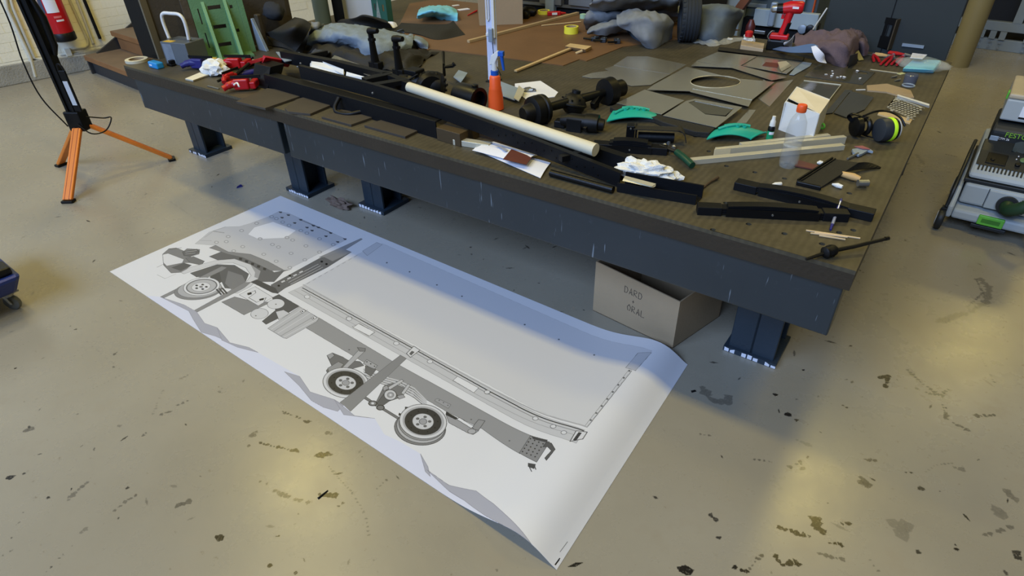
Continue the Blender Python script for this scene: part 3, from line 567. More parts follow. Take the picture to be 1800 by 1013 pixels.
def ribbon(pts, wd, th=.006):
    mb = M()
    for (a0,b0,l0,h0), (a1,b1,l1,h1) in zip(pts[:-1], pts[1:]):
        mb.hexa([T(a0,b0,ZT+l0),T(a1,b1,ZT+l1),T(a1,b1+th,ZT+l1),T(a0,b0+th,ZT+l0)],[T(a0,b0,ZT+h0),T(a1,b1,ZT+h1),T(a1,b1+th,ZT+h1),T(a0,b0+th,ZT+h0)])
        mb.hexa([T(a0,b0+th,ZT+h0-.005),T(a1,b1+th,ZT+h1-.005),T(a1,b1+wd,ZT+h1-.005),T(a0,b0+wd,ZT+h0-.005)],[T(a0,b0+th,ZT+h0),T(a1,b1+th,ZT+h1),T(a1,b1+wd,ZT+h1),T(a0,b0+wd,ZT+h0)])
        mb.hexa([T(a0,b0+th,ZT+l0),T(a1,b1+th,ZT+l1),T(a1,b1+wd,ZT+l1),T(a0,b0+wd,ZT+l0)],[T(a0,b0+th,ZT+l0+.005),T(a1,b1+th,ZT+l1+.005),T(a1,b1+wd,ZT+l1+.005),T(a0,b0+wd,ZT+l0+.005)])
    return mb
link('front_rail', ribbon(pts, .02), BLACK, ch)
def railtop(u, v, z): a, b = tab(u, v, ZT+z); return a, b
bk = [(500, 88, .125), (600, 106, .125), (682, 126, .125), (770, 162, .11), (850, 189, .098), (960, 224, .078), (1057, 256, .058), (1112, 274, .05), (1150, 288, .048)]
bpts = []
for u, v, z in bk:
    a, b = tab(u, v, ZT+z); bpts.append((a, b-.03, max(0.002, z-.055), z))
link('back_rail', ribbon(bpts, .032), BLACK, ch)
def cross(u0, v0, u1, v1, z, wd, mt=BLACK, name='cross_member', ht=.02): link(name, M().bar(VP(u0, v0, z), VP(u1, v1, z), wd, ht), mt, ch, bevel=.001)
cross(640, 142, 685, 132, .115, .045); cross(655, 152, 715, 142, .11, .04); cross(985, 279, 1052, 262, .055, .022); cross(538, 100, 575, 92, .115, .02)
# channel running on at the right end
c0 = tab(1085, 337, ZT); c1 = tab(1222, 361, ZT)
link('rear_channel', M().hexa([T(c0[0],c0[1]-.005,ZT+.002),T(c1[0],c1[1],ZT+.002),T(c1[0],c1[1]+.006,ZT+.002),T(c0[0],c0[1],ZT+.002)],[T(c0[0],c0[1]-.005,ZT+.032),T(c1[0],c1[1],ZT+.032),T(c1[0],c1[1]+.006,ZT+.032),T(c0[0],c0[1],ZT+.032)])
     .hexa([T(c0[0],c0[1],ZT+.002),T(c1[0],c1[1]+.006,ZT+.002),T(c1[0],c1[1]+.05,ZT+.002),T(c0[0],c0[1]+.05,ZT+.002)],[T(c0[0],c0[1],ZT+.006),T(c1[0],c1[1]+.006,ZT+.006),T(c1[0],c1[1]+.05,ZT+.006),T(c0[0],c0[1]+.05,ZT+.006)])
     .hexa([T(c0[0],c0[1]+.05,ZT+.002),T(c1[0],c1[1]+.05,ZT+.002),T(c1[0],c1[1]+.056,ZT+.002),T(c0[0],c0[1]+.056,ZT+.002)],[T(c0[0],c0[1]+.05,ZT+.048),T(c1[0],c1[1]+.05,ZT+.045),T(c1[0],c1[1]+.056,ZT+.045),T(c0[0],c0[1]+.056,ZT+.048)]), BLACK, ch)
for i in range(34):
    t = i/33; a = 1.25+(r1[0]+.06-1.25)*t+.004*((i*7) % 3); k = (a-1.15)/(r1[0]-1.15) if a < 1.15 else 0; b = .135+(r1[1]-.135)*k if a < 1.15 else Rb+.03+(.135-Rb-.03)*((Ra+.02-a)/(Ra+.02-1.15))
    zc = (.088+(.052-.088)*k if a < 1.15 else .125+(.088-.125)*((Ra+.02-a)/(Ra+.02-1.15)))-.015-.02*(i % 3)/2
    if i % 2 == 0: link('rivet', M().lathe(T(a, b-.0005, ZT+zc), [(.003, 0), (.0024, .0025)], 8, axis=-E2), BLKP, ch)
for u, v in [(525, 117), (631, 150), (656, 157), (657, 163), (530, 111)]:
    o = T(*[x for x in tab(u, v, ZT+.105)][:1], 0); a, b = tab(u, v, ZT+.10); link('bolt', M().lathe(T(a, b-.004, ZT+.10), [(.005, 0), (.005, .004), (.003, .006)], 8, axis=-E2), STEEL, ch)
link('end_bracket', M().hexa([VP(443,150),VP(470,158),VP(490,150),VP(460,140)],[VP(447,112,.10),VP(475,118,.10),VP(500,112,.10),VP(470,104,.10)]), BLKP, ch, bevel=.002)
one('wood_topped_block', M().hexa([T(Ra-.13,Rb-.015,ZT),T(Ra-.01,Rb-.01,ZT),T(Ra-.01,Rb+.10,ZT),T(Ra-.13,Rb+.10,ZT)],[T(Ra-.13,Rb-.015,ZT+.05),T(Ra-.01,Rb-.01,ZT+.05),T(Ra-.01,Rb+.10,ZT+.05),T(Ra-.13,Rb+.10,ZT+.05)]), mat('dark_brown_block', (70, 56, 34), .6), 'brown square block under the black frame where its lower rail ends', 'block', bevel=.002)
# tow hook hanging from the lower rail
ha, hb_ = tab(600, 200, ZT)
one('black_hook', M().tube(smoothpath([T(ha+.02,hb_+.02,ZT+.06), T(ha+.02,hb_-.01,ZT+.03), T(ha,hb_-.02,ZT+.012), T(ha-.06,hb_-.01,ZT+.012), T(ha-.10,hb_+.03,ZT+.02)], 5), .009, 10), BLKM, 'small black curved hook in front of the lower rail over a rusty plate', 'hook', smooth=True)
# cream tube and strips between the rails
one('cream_tube', M().tube([VP(719, 153, .118), VP(1047, 264, .078)], [.020, .022], 20), CREAM, 'long cream round tube lying between the black frame rails', 'tube', smooth=True)
one('white_strip', M().hexa([VP(545,122,.085),VP(604,135,.085),VP(606,128,.10),VP(548,113,.10)],[VP(545,104,.10),VP(604,131,.10),VP(604,122,.115),VP(546,100,.115)]), WHITE, 'short white strip at the left between the frame rails', 'strip')
one('white_strip', M().hexa([VP(608,137,.085),VP(645,141,.085),VP(646,137,.10),VP(610,131,.10)],[VP(608,133,.10),VP(643,141,.10),VP(645,136,.112),VP(609,126,.112)]), WHITE, 'shorter white strip just right of the other white strip in the frame', 'strip')
plate('metal_cover_strip', [(579,106),(588,97),(679,131),(660,137)], .10, .003, ALU, 'grey metal strip lying across the left part of the black frame', 'metal strip')
plate('metal_cover_strip', [(485,91),(527,92),(524,103),(500,108),(492,100)], .09, .004, PALEB, 'small grey metal plate beside the red clamp at the left frame end', 'metal plate')
one('aluminium_strip', M().hexa([VP(1094,318,.045),VP(1148,330,.045),VP(1152,328,.045),VP(1098,312,.045)],[VP(1096,314,.05),VP(1146,328,.05),VP(1153,323,.05),VP(1099,309,.05)]), ALUS, 'short pointed aluminium strip on the right channel of the frame', 'strip')
one('black_tube', M().tube([VP(968, 304, .012), VP(1078, 334, .012)], .012, 12), BLKP, 'black round bar on the table in front of the frame, right of the white leaflet', 'bar', smooth=True)
# rusty plates under the rail
for i, (px, lb) in enumerate([([(466,190),(545,163),(470,155),(415,178)], 'leftmost dark flat plate between table edge and black frame'), ([(507,196),(545,200),(592,180),(548,166),(520,175),(500,190)], 'second dark flat plate from the left under the hook'),
        ([(565,205),(617,219),(660,204),(600,192)], 'third dark flat plate, lying below the black hook'), ([(640,220),(712,240),(735,229),(672,210)], 'fourth dark flat plate beside the wood-topped block')]):
    plate('dark_plate', px, 0, .01, mat('dark_flat_plate', (66, 60, 52), .6, .1, var=.2), lb, 'metal plate', bevel=.001)
# ================================================================ LEAFLETS
def leaf(name, px, h, label, cat='leaflet', extra=(), sag=.0, group=None):
    mb = M(); a, b, c, d = [VP(u, v, h) for u, v in px]; rows = []
    for j in range(9):
        t = j/8; rows.append([a.lerp(b, i/8).lerp(d.lerp(c, i/8), t)+UP*(sag*math.sin(math.pi*i/8)*(.5+.5*t)) for i in range(9)])
    mb.grid(rows); o = one(name, mb, PAPW, label, cat, group, solid=.0012, smooth=2)
    for nm, (s0, s1, t0, t1), mt in extra:
        q = M(); rr = []
        for j in range(7):
            t = t0+(t1-t0)*j/6; rr.append([a.lerp(b, s).lerp(d.lerp(c, s), t)+UP*(sag*math.sin(math.pi*s)*(.5+.5*t)+.0012) for s in [s0+(s1-s0)*i/8 for i in range(9)]])
        q.grid(rr); link(nm, q, mt, o, solid=.0004)
    return o
PRB = mat('brown_print', (92, 50, 40), .5); PRG = mat('grey_print', (150, 155, 170), .5); PRL = mat('blue_print', (60, 120, 190), .5)
leaf('leaflet', [(833,262),(845,252),(968,286),(950,313)], .004, 'lower white leaflet sticking out under the folded leaflet at the table edge', extra=[('grey_print', (.82, .95, .05, .12), PRG)], sag=.004)
leaf('folded_leaflet', [(830,264),(868,249),(945,273),(924,289)], .012, 'folded white leaflet with brown panel in front of the black frame', extra=[], sag=.012)
_lf = [o for o in bpy.data.objects if o.name.startswith('folded_leaflet')][0]
link('brown_panel', M().prism([poly([(884,280),(899,262),(935,276),(925,289.5)], ZT+.0235)], .001), PRB, _lf); link('line_print', M().prism([poly([(869,255),(880,256),(893,264),(888,266),(878,259)], ZT+.027)], .001), PRG, _lf)
leaf('leaflet', [(850,222),(858,212),(1012,268),(1012,277)], .006, 'long white leaflet with blue mark seen between the frame rails', extra=[('blue_mark', (.14, .2, .1, .9), PRL), ('brown_panel', (.55, .78, .1, .95), PRB)])
one('small_metal_box', M(FR(VP(830, 258), yaw(803, 256, 860, 265))).box(-.075, .075, -.012, .02, 0, .022), ALUS, 'small open aluminium box left of the folded leaflet', 'box', bevel=.002)
# ================================================================ PUMP SPRAY BOTTLE
sb = VP(872, 192); sp = thing('spray_bottle', 'orange spray bottle with white head and blue trigger behind the frame', 'spray bottle', sb)
link('bottle', M().lathe(sb, [(.028, 0), (.0335, .004), (.031, .06), (.0265, .085), (.0265, .092), (.024, .098), (.023, .135), (.018, .143), (.012, .147)]), ORNG, sp, smooth=True)
link('collar', M().lathe(sb, [(.0165, .144), (.0165, .162)]), BLUP, sp, smooth=True)
sy = YT+.2; fr = FR(sb+UP*.162, sy)
link('spray_head', M(fr).tube([(0,0,0),(0,0,.028),(.004,0,.045)], [.012,.011,.010], 12).add([(-.020,-.009,.022),(.006,-.010,.03),(.026,-.008,.072),(.016,-.008,.080),(-.010,-.009,.060),(-.020,.009,.022),(.006,.010,.03),(.026,.008,.072),(.016,.008,.080),(-.010,.009,.060)], [(0,1,2,3,4),(9,8,7,6,5),(0,5,6,1),(1,6,7,2),(2,7,8,3),(3,8,9,4),(4,9,5,0)]), WHITE, sp, bevel=.002)
link('trigger', M(fr).tube([(.022,0,.07),(.034,0,.068),(.036,0,.045),(.040,0,.02),(.042,0,.005)], [.009,.009,.007,.006,.005], 10), BLUP, sp, smooth=True)
link('nozzle', M(fr).box(.020,.044,-.009,.009,.06,.079), BLUP, sp, bevel=.002)
# ================================================================ PAPER ROLL HOLDER UPRIGHT (white strip)
pb = VP(868, 142); ptop = 1.0
us = thing('white_upright', 'tall white flat upright with grey clip behind the spray bottle', 'upright', pb)
fr = FR(pb, YT+.25)
link('panel', M(fr).box(-.027,.024,-.003,.003,0,.75), mat('bluish_white_panel', (205, 212, 235), .4), us)
link('rib', M(fr).box(.008,.022,-.02,-.0035,.2,.75), WHITE, us, bevel=.002)
link('clip', M(fr).box(-.006,.016,-.034,-.0205,.185,.245), PALEB, us, bevel=.003)
link('clip_band', M(fr).box(-.028,-.006,-.008,-.0035,.205,.218), WHITE, us, bevel=.001)
link('slot_loop', M(fr).tube([(-.02,-.008,.75),(-.02,-.008,.28),(-.014,-.008,.27),(-.008,-.008,.28),(-.008,-.008,.75)], .003, 8), WHITE, us, smooth=True)
link('cable', M(fr).tube(smoothpath([(.012,-.025,.19),(.014,-.02,.12),(.024,-.01,.07),(.04,-.004,.03)]), .002, 6), BLKP, us)
link('base_tab', M(fr).box(-.03,.03,-.03,.03,0,.004), BLKM, us)
# ================================================================ DRIVETRAIN PARTS (black castings)
ax = thing('model_truck_axle', 'black model truck rear axle with two hubs and round differential', 'axle', VP(1000, 190))
def hgt(u, v, z): return VP(u, v, z)
A = VP(935, 197, .052); Bq = VP(1072, 160, .052)
d = (Bq-A).normalized()
link('hub', M().lathe(A-d*.045, [(.026,0),(.034,.012),(.036,.035),(.038,.04)], 20, axis=d), BLKM, ax, smooth=True)
link('brake_drum', M().lathe(A-d*.005, [(.045,0),(.058,.006),(.06,.035),(.056,.04),(.056,.045),(.06,.05),(.058,.065),(.03,.07)], 28, axis=d), BLKM, ax, smooth=True)
link('hub', M().lathe(Bq+d*.02, [(.036,0),(.036,.05),(.032,.055),(.024,.055)], 20, axis=d), BLKM, ax, smooth=True)
link('brake_drum', M().lathe(Bq-d*.035, [(.03,0),(.055,.004),(.058,.045),(.045,.055)], 28, axis=d), BLKM, ax, smooth=True)
link('axle_tube', M().tube([A+d*.05, (A+Bq)/2, Bq-d*.03], [.016, .02, .016], 12), BLKM, ax, smooth=True)
dc = (A+Bq)/2
link('differential', M().lathe(dc-UP*.03+E2*.005, [(.03,-.02),(.045,-.005),(.052,.012),(.054,.02),(.05,.028),(.04,.045),(.024,.058),(.018,.06),(.018,.072),(.011,.072),(.011,.066)], 28, axis=(d*.25+UP).normalized()), BLKM, ax, smooth=True)
link('flange_ring', M().torus(dc-UP*.012+E2*.005, .053, .006, (d*.25+UP).normalized(), 28, 8), BLKM, ax, smooth=True)
for k, c0_ in enumerate((A+d*.085, Bq-d*.06)):
    link('spring_seat', M().bar(c0_-UP*.005+E2*.01, c0_-UP*.035-E2*.07+d*.01, .022, .03), BLKM, ax, bevel=.003)
    link('spring_seat_web', M().bar(c0_-UP*.01-E2*.015, c0_-UP*.048-E2*.03, .012, .03, d), BLKM, ax, bevel=.002)
for k in range(8):
    a_ = k*math.pi/4; x = d.cross(UP).normalized(); p = dc+UP*.012+E2*.005+(x*math.cos(a_)+d*math.sin(a_))*.043
    link('bolt', M().lathe(p, [(.004,0),(.004,.005)], 6), BLKP, ax)
# gearbox and engine castings
gb = thing('model_gearbox', 'black ribbed gearbox casting with lever behind the frame', 'gearbox', VP(750, 160))
p0, p1 = VP(700, 150, .06), VP(778, 150, .06); d = (p1-p0).normalized()
link('housing', M().lathe(p0, [(.03,0),(.045,.01),(.045,.05),(.055,.055),(.06,.10),(.062,.11),(.058,.115),(.062,.12),(.058,.128),(.062,.134),(.06,.16),(.058,.18),(.05,.2),(.03,.21)], 26, axis=d), BLKM, gb, smooth=True)
link('bell_end', M().lathe(p0+d*.15-E2*.02, [(.05,0),(.064,.01),(.064,.03),(.055,.045)], 26, axis=(d*.7-E2*.7).normalized()), BLKM, gb, smooth=True)
for k in range(9):
    aa = -1.6+k*.4; q = p0+d*.185-E2*.045; x = (d*.7+E2*.7); link('rib', M().bar(q+UP*.05*math.sin(aa)+x*.05*math.cos(aa), q+UP*.062*math.sin(aa)+x*.062*math.cos(aa)-(d*.7-E2*.7)*.02, .004, .01), BLKM, gb)
link('top_cover', M(FR(p0+d*.08+UP*.05, YT)).box(-.035,.035,-.03,.03,0,.022), BLKM, gb, bevel=.004)
link('oil_pipe', M().tube(smoothpath([p0+d*.03+UP*.04-E2*.04, p0+d*.08+UP*.035-E2*.055, p0+d*.13+UP*.06-E2*.05]), .004, 8), BLKP, gb, smooth=True)
link('lever', M().tube([VP(781,132,.03), VP(780,112,.10), VP(779,92,.13)], [.008,.006,.008], 8), BLKM, gb, smooth=True)
link('lever_arm', M().tube([VP(781,118,.09), VP(795,116,.09), VP(799,112,.10)], [.006,.009,.011], 8), BLKM, gb, smooth=True)
for (u, v, vt, lb) in [(662, 122, 52, 'left black steering arm standing up behind the frame'), (704, 135, 66, 'right black steering arm standing up behind the frame')]:
    b0 = VP(u, v); h = VH(u, v, ZT, vt); st_ = thing('steering_arm', lb, 'steering arm', b0, None); fr = FR(b0, YT)
    link('shaft', M(fr).tube([(0,0,0),(-.004,0,h*.5),(-.006,0,h*.95)], [.027,.02,.015], 10, sq=.7), BLKM, st_, smooth=True)
    link('head_link', M(fr).tube([(-.012,0,h*.95),(.02,-.004,h*.99),(.05,-.004,h*1.0)], [.018,.016,.012], 10), BLKM, st_, smooth=True)
    link('collar', M(fr).box(-.02,.014,-.012,.012,h*.72,h*.79), BLKM, st_, bevel=.002)
    link('foot_block', M(fr).box(-.035,.035,-.02,.02,0,.04), BLKM, st_, bevel=.004)
tk = thing('black_tank', 'black cylindrical air tank part with open bore beside the spray bottle', 'tank', VP(832, 180)); p0 = VP(805, 165, .05)
d = (VP(850, 178, .05)-p0).normalized()
link('shell', M().lathe(p0, [(.03,0),(.048,.005),(.052,.02),(.052,.10),(.05,.13),(.036,.13),(.036,.10)], 28, axis=d), BLKP, tk, smooth=True)
link('saddle', M(FR(p0+d*.06-UP*.05, math.atan2(d.y, d.x))).box(-.05,.05,-.04,.04,0,.03), BLKP, tk, bevel=.004)
link('filler', M().lathe(p0+d*.11+UP*.045, [(.014,0),(.014,.014),(.01,.016)], 14), BLKP, tk)
# silver tray, folded paper behind it
plate('white_sheet', [(905,147),(950,142),(981,162),(975,170),(926,175),(905,160)], 0, .002, PAPW, 'white paper sheet under the silver tray behind the axle', 'paper')
tr = thing('silver_tray', 'small silver sheet metal tray beside the spray bottle', 'tray', VP(900, 165)); 
link('tray_floor', M().prism([poly([(880,143),(912,155),(905,176),(880,167)], ZT+.014)], .003), PALEB, tr)
link('tray_side', M().prism([poly([(912,150),(922,158),(912,177),(903,172)], ZT+.022)], .004), ALUS, tr)
link('tray_lip', M().hexa([VP(884,170),VP(905,177),VP(907,176),VP(886,168)],[VP(884,168,.012),VP(905,174,.012),VP(907,173,.012),VP(886,166,.012)]), ALUS, tr)
one('folded_metal_clip', crumple(VP(929, 158, .01), .03, .012, .012, 4, YT+.5, 2, .7, ZT+.003), STEEL, 'crinkled wire clip lying on the white sheet', 'clip')
plate('silver_plate', [(797,135),(806,123),(822,128),(810,145)], .02, .003, PALEB, 'bit of silver plate leaning between gearbox and tank', 'metal plate')
# mudguards and brackets between axle and green bottle
bb = thing('black_suspension_part', 'black suspension casting lying in front of the axle', 'casting', VP(1025, 232)); fr = FR(VP(1025, 230), yaw(980, 222, 1070, 235))
link('body', M(fr).tube([(-.09,0,.03),(-.05,0,.035),(.02,0,.035),(.08,.01,.03)], [.02,.028,.03,.022], 12), BLKM, bb, smooth=True)
link('cylinder', M(fr).lathe((.03,0,.035), [(.034,-.02),(.036,0),(.034,.03),(.02,.032)], 18, axis=(1,.1,0)), BLKM, bb, smooth=True)
link('lug', M(fr).box(-.12,-.075,-.01,.03,0,.028), BLKM, bb, bevel=.004); link('strut', M(fr).bar((.02,-.04,.02),(.04,.03,.05),.014,.02), BLKM, bb, bevel=.002); link('fin', M(fr).box(-.06,.0,-.03,-.024,0,.05), BLKM, bb, bevel=.001)
mg = thing('black_mudguard', 'black curved mudguard with hinge bracket in front of the left green part', 'mudguard', VP(1140, 240)); fr = FR(VP(1140, 250), yaw(1090, 248, 1190, 252))
rows = [[(x, .06*math.sin(t)-.02, .058-.0*t-.04*(1-math.cos(t))) for t in [0-.5+2*i/10 for i in range(11)]] for x in (-.05, .09)]
mb = M(fr); mb.grid([[(-.06+.16*j/6+0, -.02+.055*math.sin(-.3+1.1*i/6), .042+.02*math.cos(-.3+1.1*i/6)) for j in range(7)] for i in range(7)]); link('guard_panel', mb, RUB, mg, solid=.003)
mb = M(fr); mb.grid([[(.10+.035*math.sin(t), y, .06*math.cos(t)*1.0) for t in [i*1.35/8 for i in range(9)]] for y in (-.03, .03)]); link('curved_end', mb, RUB, mg, solid=.003)
link('hinge_bracket', M(fr).box(-.085,-.055,-.03,.005,0,.07), BLKP, mg, bevel=.003); link('end_plate', M(fr).box(-.052,-.046,-.03,.03,0,.06), BLKP, mg)
link('rest', M(fr).tube([(-.04,0,.02),(.09,0,.02)], .018, 12), BLKM, mg, smooth=True)
for z in (.018, .06): link('screw', M(fr).lathe((-.07,-.0301,z), [(.004,0),(.003,.003)], 8, axis=(0,-1,0)), STEEL, mg)
def leafspring(name, A_, B_, label, arch=.02, n=4, wd=.03, z=0, eyes=True, cat='leaf spring', group=None):
    A_, B_ = Vector(A_), Vector(B_); d = (B_-A_); L = d.length; d.normalize(); x = Vector((-d.y, d.x, 0)); c = (A_+B_)/2; c.z = ZT
    t = thing(name, label, cat, c, group)
    for k in range(n):
        f = 1-.12*k if k else 1; pts = []
        for i in range(13):
            s = (i/12-.5)*L*f; pts.append(c+d*s+UP*(z+.004+arch*(1-(2*s/L)**2)+.0065*(k-n+1)+.0065*(n-1)))
        mb = M(); mb.grid([[p-x*wd/2 for p in pts], [p+x*wd/2 for p in pts]]); link('leaf', mb, BLACK, t, solid=.005)
    for sgn in (-1, 1):
        e = c+d*sgn*(L/2-.02)+UP*(z+.013); link('end_block', M(FR(e, math.atan2(d.y, d.x))).box(-.035,.035,-wd/2-.003,wd/2+.003,-.0125,.014), BLACK, t, bevel=.002)
    link('side_plate', M(FR(c-x*(wd/2+.004)+UP*(z+.012), math.atan2(d.y, d.x))).box(-L*.33,L*.33,-.002,.002,-.011,.013), BLKP, t)
    link('centre_bolt', M().lathe(c-x*(wd/2+.0061)+UP*(z+.014), [(.0035,0),(.0028,.003)], 8, axis=-x), STEEL, t)
    return t
leafspring('leaf_spring', VP(1233, 374), VP(1478, 386), 'lower black leaf spring nearest the table corner', .014, 4, .03)
leafspring('leaf_spring', VP(1300, 332), VP(1524, 384), 'upper black leaf spring crossing behind the nearer one', .02, 3, .034)
leafspring('leaf_spring', VP(1050, 262), VP(1165, 270), 'black leaf spring pack behind the frame and the crumpled tissue', .016, 5, .034)
# green handled tool and bits
gt = thing('green_handled_tool', 'dark green handled tool with small metal bits by the tissue', 'tool', VP(1205, 280)); 
link('handle', M().tube(smoothpath([VP(1190,268,.02), VP(1203,278,.022), VP(1217,291,.016)]), .012, 10), DGRN, gt, smooth=True)
link('shaft', M().tube([VP(1190,268,.02), VP(1160,256,.024)], .006, 8), BLKM, gt, smooth=True)
for u, v in [(1161,263),(1168,259),(1175,253),(1184,262),(1172,266),(1178,268)]: one('metal_bit', M().lathe(VP(u, v), [(.008,0),(.008,.012),(.004,.016)], 10), STEEL, 'small shiny metal fitting in the heap left of the green handle', 'fitting', 'metal fittings by the green handle')
# tissues
one('crumpled_tissue', crumple(VP(1132, 303, .025), .085, .045, .038, 11, yaw(1085, 300, 1190, 312), 4, .55, ZT+.002), TISS, 'large crumpled white tissue lying against the right end of the frame', 'tissue')
one('crumpled_tissue', crumple(VP(1176, 312, .012), .04, .028, .022, 12, 0, 3, .5, ZT+.001), TISS, 'small white tissue piece to the right of the big crumpled one', 'tissue')
one('thin_scriber', M().tube([VP(1232,333,.004), VP(1248,320,.006), VP(1262,312,.008)], [.0035,.004,.0055], 8), mat('brown_tool_metal', (70, 56, 40), .5), 'thin dark scriber with forked tip beside the channel end', 'scriber', smooth=True)
# ================================================================ GREEN-TEAL SHELL PARTS
def shell(px, h, label, ribs):
    base = VP(*px[4]); t = thing('teal_shell_part', label, 'plastic part', base); a, b, c, d = [VP(u, v, 0) for u, v in px[:4]]
    def pt(s, q): p = a.lerp(b, s).lerp(d.lerp(c, s), q); return p+UP*(.004+h*math.sin(math.pi*(.08+.84*s))**.8*(.35+.65*math.sin(math.pi*min(1, .15+q*.75))))
    mb = M(); mb.grid([[pt(i/14, j/10) for i in range(15)] for j in range(11)]); link('curved_panel', mb, TEAL, t, solid=.004, smooth=2)
    for (s0, q0, s1, q1) in ribs:
        link('raised_rib', M().tube([pt(s0+(s1-s0)*k/5, q0+(q1-q0)*k/5)+UP*.005 for k in range(6)], .006, 8), TEAL, t, smooth=True)
    for k in range(4):
        q = pt(.3+.12*k, .5+.08*(k % 2)); link('moulded_boss', M().lathe(q-UP*.002, [(.009,0),(.009,.008),(.005,.008),(.005,.004)], 12), TEAL, t, smooth=True)
    link('edge_lip', M().tube([pt(1, k/8) for k in range(9)], .004, 8), TEAL, t, smooth=True)
    return t
shell([(1066,218),(1158,216),(1162,208),(1080,196),(1115,215)], .035, 'left teal plastic moulded shell behind the black mudguard', [(.2,.7,.75,.85),(.1,.3,.5,.9)])
shell([(1241,250),(1318,250),(1345,238),(1258,232),(1290,248)], .04, 'right teal plastic moulded shell by the aluminium profiles', [(.15,.4,.6,.6),(.2,.75,.7,.85)])
# ================================================================ SHEET METAL BLANKS
G = None
z = 0
plate('alu_sheet', [(1079,114.5),(1103,99),(1138,99),(1207,113.5),(1178,130)], .0, .002, ALU, 'aluminium blank with a fold line, farthest left near the grey felt', 'metal sheet')
plate('alu_sheet', [(1071,124),(1063,121),(1079,115.5),(1178,130.5),(1144,149),(1110,151),(1071,136.5),(1040,137),(1023,134),(1041,128)], .002, .002, ALU, 'aluminium blank with pointed tail right behind the axle', 'metal sheet')
hs = thing('alu_sheet_with_hole', 'large aluminium sheet with an oval cut-out and folded near flange', 'metal sheet', VP(1257, 144))
mb = M(); mb.prism([poly([(1149,149),(1207,117.4),(1287,137),(1361,144),(1322,175.5),(1217,156)], ZT+.018), poly(ell(1257.6,144,43.8,10.6), ZT+.018)], .002); link('sheet', mb, ALU, hs)
mb = M(); mb.prism([poly([(1149,149),(1217,156),(1214,160),(1137,157.6)], ZT+.018)], .002); link('flange', mb, ALU, hs)
mb = M(); mb.prism([poly([(1217,156.5),(1322,176),(1316,187),(1213,161)], ZT+.017)], .002); link('flange', mb, ALU, hs)
link('rim_ring', M().tube([p+UP*.001 for p in poly(ell(1257.6,144,43.8,10.6, 48)+[ell(1257.6,144,43.8,10.6, 48)[0]], ZT+.018)], .0015, 6), ALUS, hs)
for u, v in ((1165,155),(1300,178),(1345,150)): link('bent_tab', M(FR(VP(u, v), 0)).box(-.004,.004,-.03,.03,0,.016), ALU, hs)
hs = thing('alu_sheet_with_flange', 'wide aluminium sheet with folded near flange behind the oval cut-out sheet', 'metal sheet', VP(1290, 110))
link('sheet', M().prism([poly([(1224,107),(1262,91),(1330,99),(1302,115),(1253,113)], ZT+.012)], .002), ALU, hs)
link('flange', M().prism([poly([(1215,115.5),(1224,108),(1253,113.5),(1303,115.5),(1383,136),(1357,141),(1287,119)], ZT+.011)], .002), ALU, hs)
link('bent_tab', M(FR(VP(1290,116), 0)).box(-.004,.004,-.03,.03,0,.009), ALU, hs)
fm_ = thing('alu_frame_sheet', 'aluminium sheet with bent metal window piece under the purple felt', 'metal sheet', VP(1360, 115))
link('sheet', M().prism([poly([(1304,115),(1332,98.5),(1411,108),(1383,129.5)], ZT+.008)], .002), ALU, fm_)
link('reddish_strip', M().prism([poly([(1340,115),(1346,109),(1368,111),(1367,119)], ZT+.010)], .0015), REDBR, fm_)
link('bent_piece', M().hexa([VP(1370,113,.011),VP(1374,126,.011),VP(1391,116,.011),VP(1385,110,.011)],[VP(1367,109,.022),VP(1371,121,.022),VP(1388,112,.022),VP(1382,107,.022)]), ALUS, fm_)
plate('alu_strip', [(1387.6,131),(1407,108),(1427,110.7),(1424,116),(1396,131.7)], .003, .002, PALEB, 'bluish metal strip between window sheet and the black plate', 'metal strip')
plate('foam_tray', [(1072,187),(1088,180),(1165,202),(1259,222),(1248,233),(1222,231),(1165,214),(1150,207),(1090,198)], 0, .022, RUB, 'thin black foam pad under the two cut aluminium blanks', 'foam pad', bevel=.004)
plate('alu_sheet', [(1084,181),(1133,157.6),(1203,176.4),(1163,201)], .024, .002, ALU, 'left aluminium blank of the pair resting on the black foam pad', 'metal sheet')
plate('alu_sheet', [(1165.5,203),(1206,177.4),(1222,173.5),(1304.6,188.2),(1259,223.8)], .024, .002, ALU, 'right aluminium blank of the pair on the foam pad, with window outline', 'metal sheet', holes=([(1210,180),(1221,177),(1290,191),(1276,205),(1240,201)],))
plate('alu_window_blank', [(1211,181),(1221,178),(1288,191.5),(1275,203),(1240,200)], .023, .001, GLASSP, 'glossy reflecting window blank set in the cut-out of the right aluminium blank', 'plastic sheet')
plate('alu_strip', [(1332,172.4),(1366,145),(1395,140),(1353,187)], 0, .0025, ALU, 'narrow folded aluminium strip right of the oval cut-out sheet', 'metal strip')
plate('alu_strip', [(1294,217),(1316.5,193),(1329,193),(1312,216)], 0, .002, ALU, 'slim aluminium strip pointing at the right teal part', 'metal strip')
plate('acrylic_sheet', [(1389,166),(1413,142),(1478,150),(1443,192),(1385,178)], .002, .003, GLASSP, 'dark glossy sheet with bright edges behind the white box', 'plastic sheet')
one('bright_edge_strip', M().tube([VP(1413,141.5,.006), VP(1478,149.5,.006), VP(1445,192,.006)], .0022, 6), ALUS, 'bright metal edging along the dark glossy sheet', 'edging')
plate('folded_dark_sheet', [(1449,200),(1486,157.6),(1499,159),(1492,163),(1464,198)], .003, .002, GLASSP, 'narrow dark folded sheet right of the glossy sheet', 'metal sheet')
plate('folded_dark_sheet', [(1466,198),(1496,160),(1536,171),(1520,192),(1488,206)], .004, .002, GLASSP, 'wider dark folded sheet behind the ear defenders', 'metal sheet')
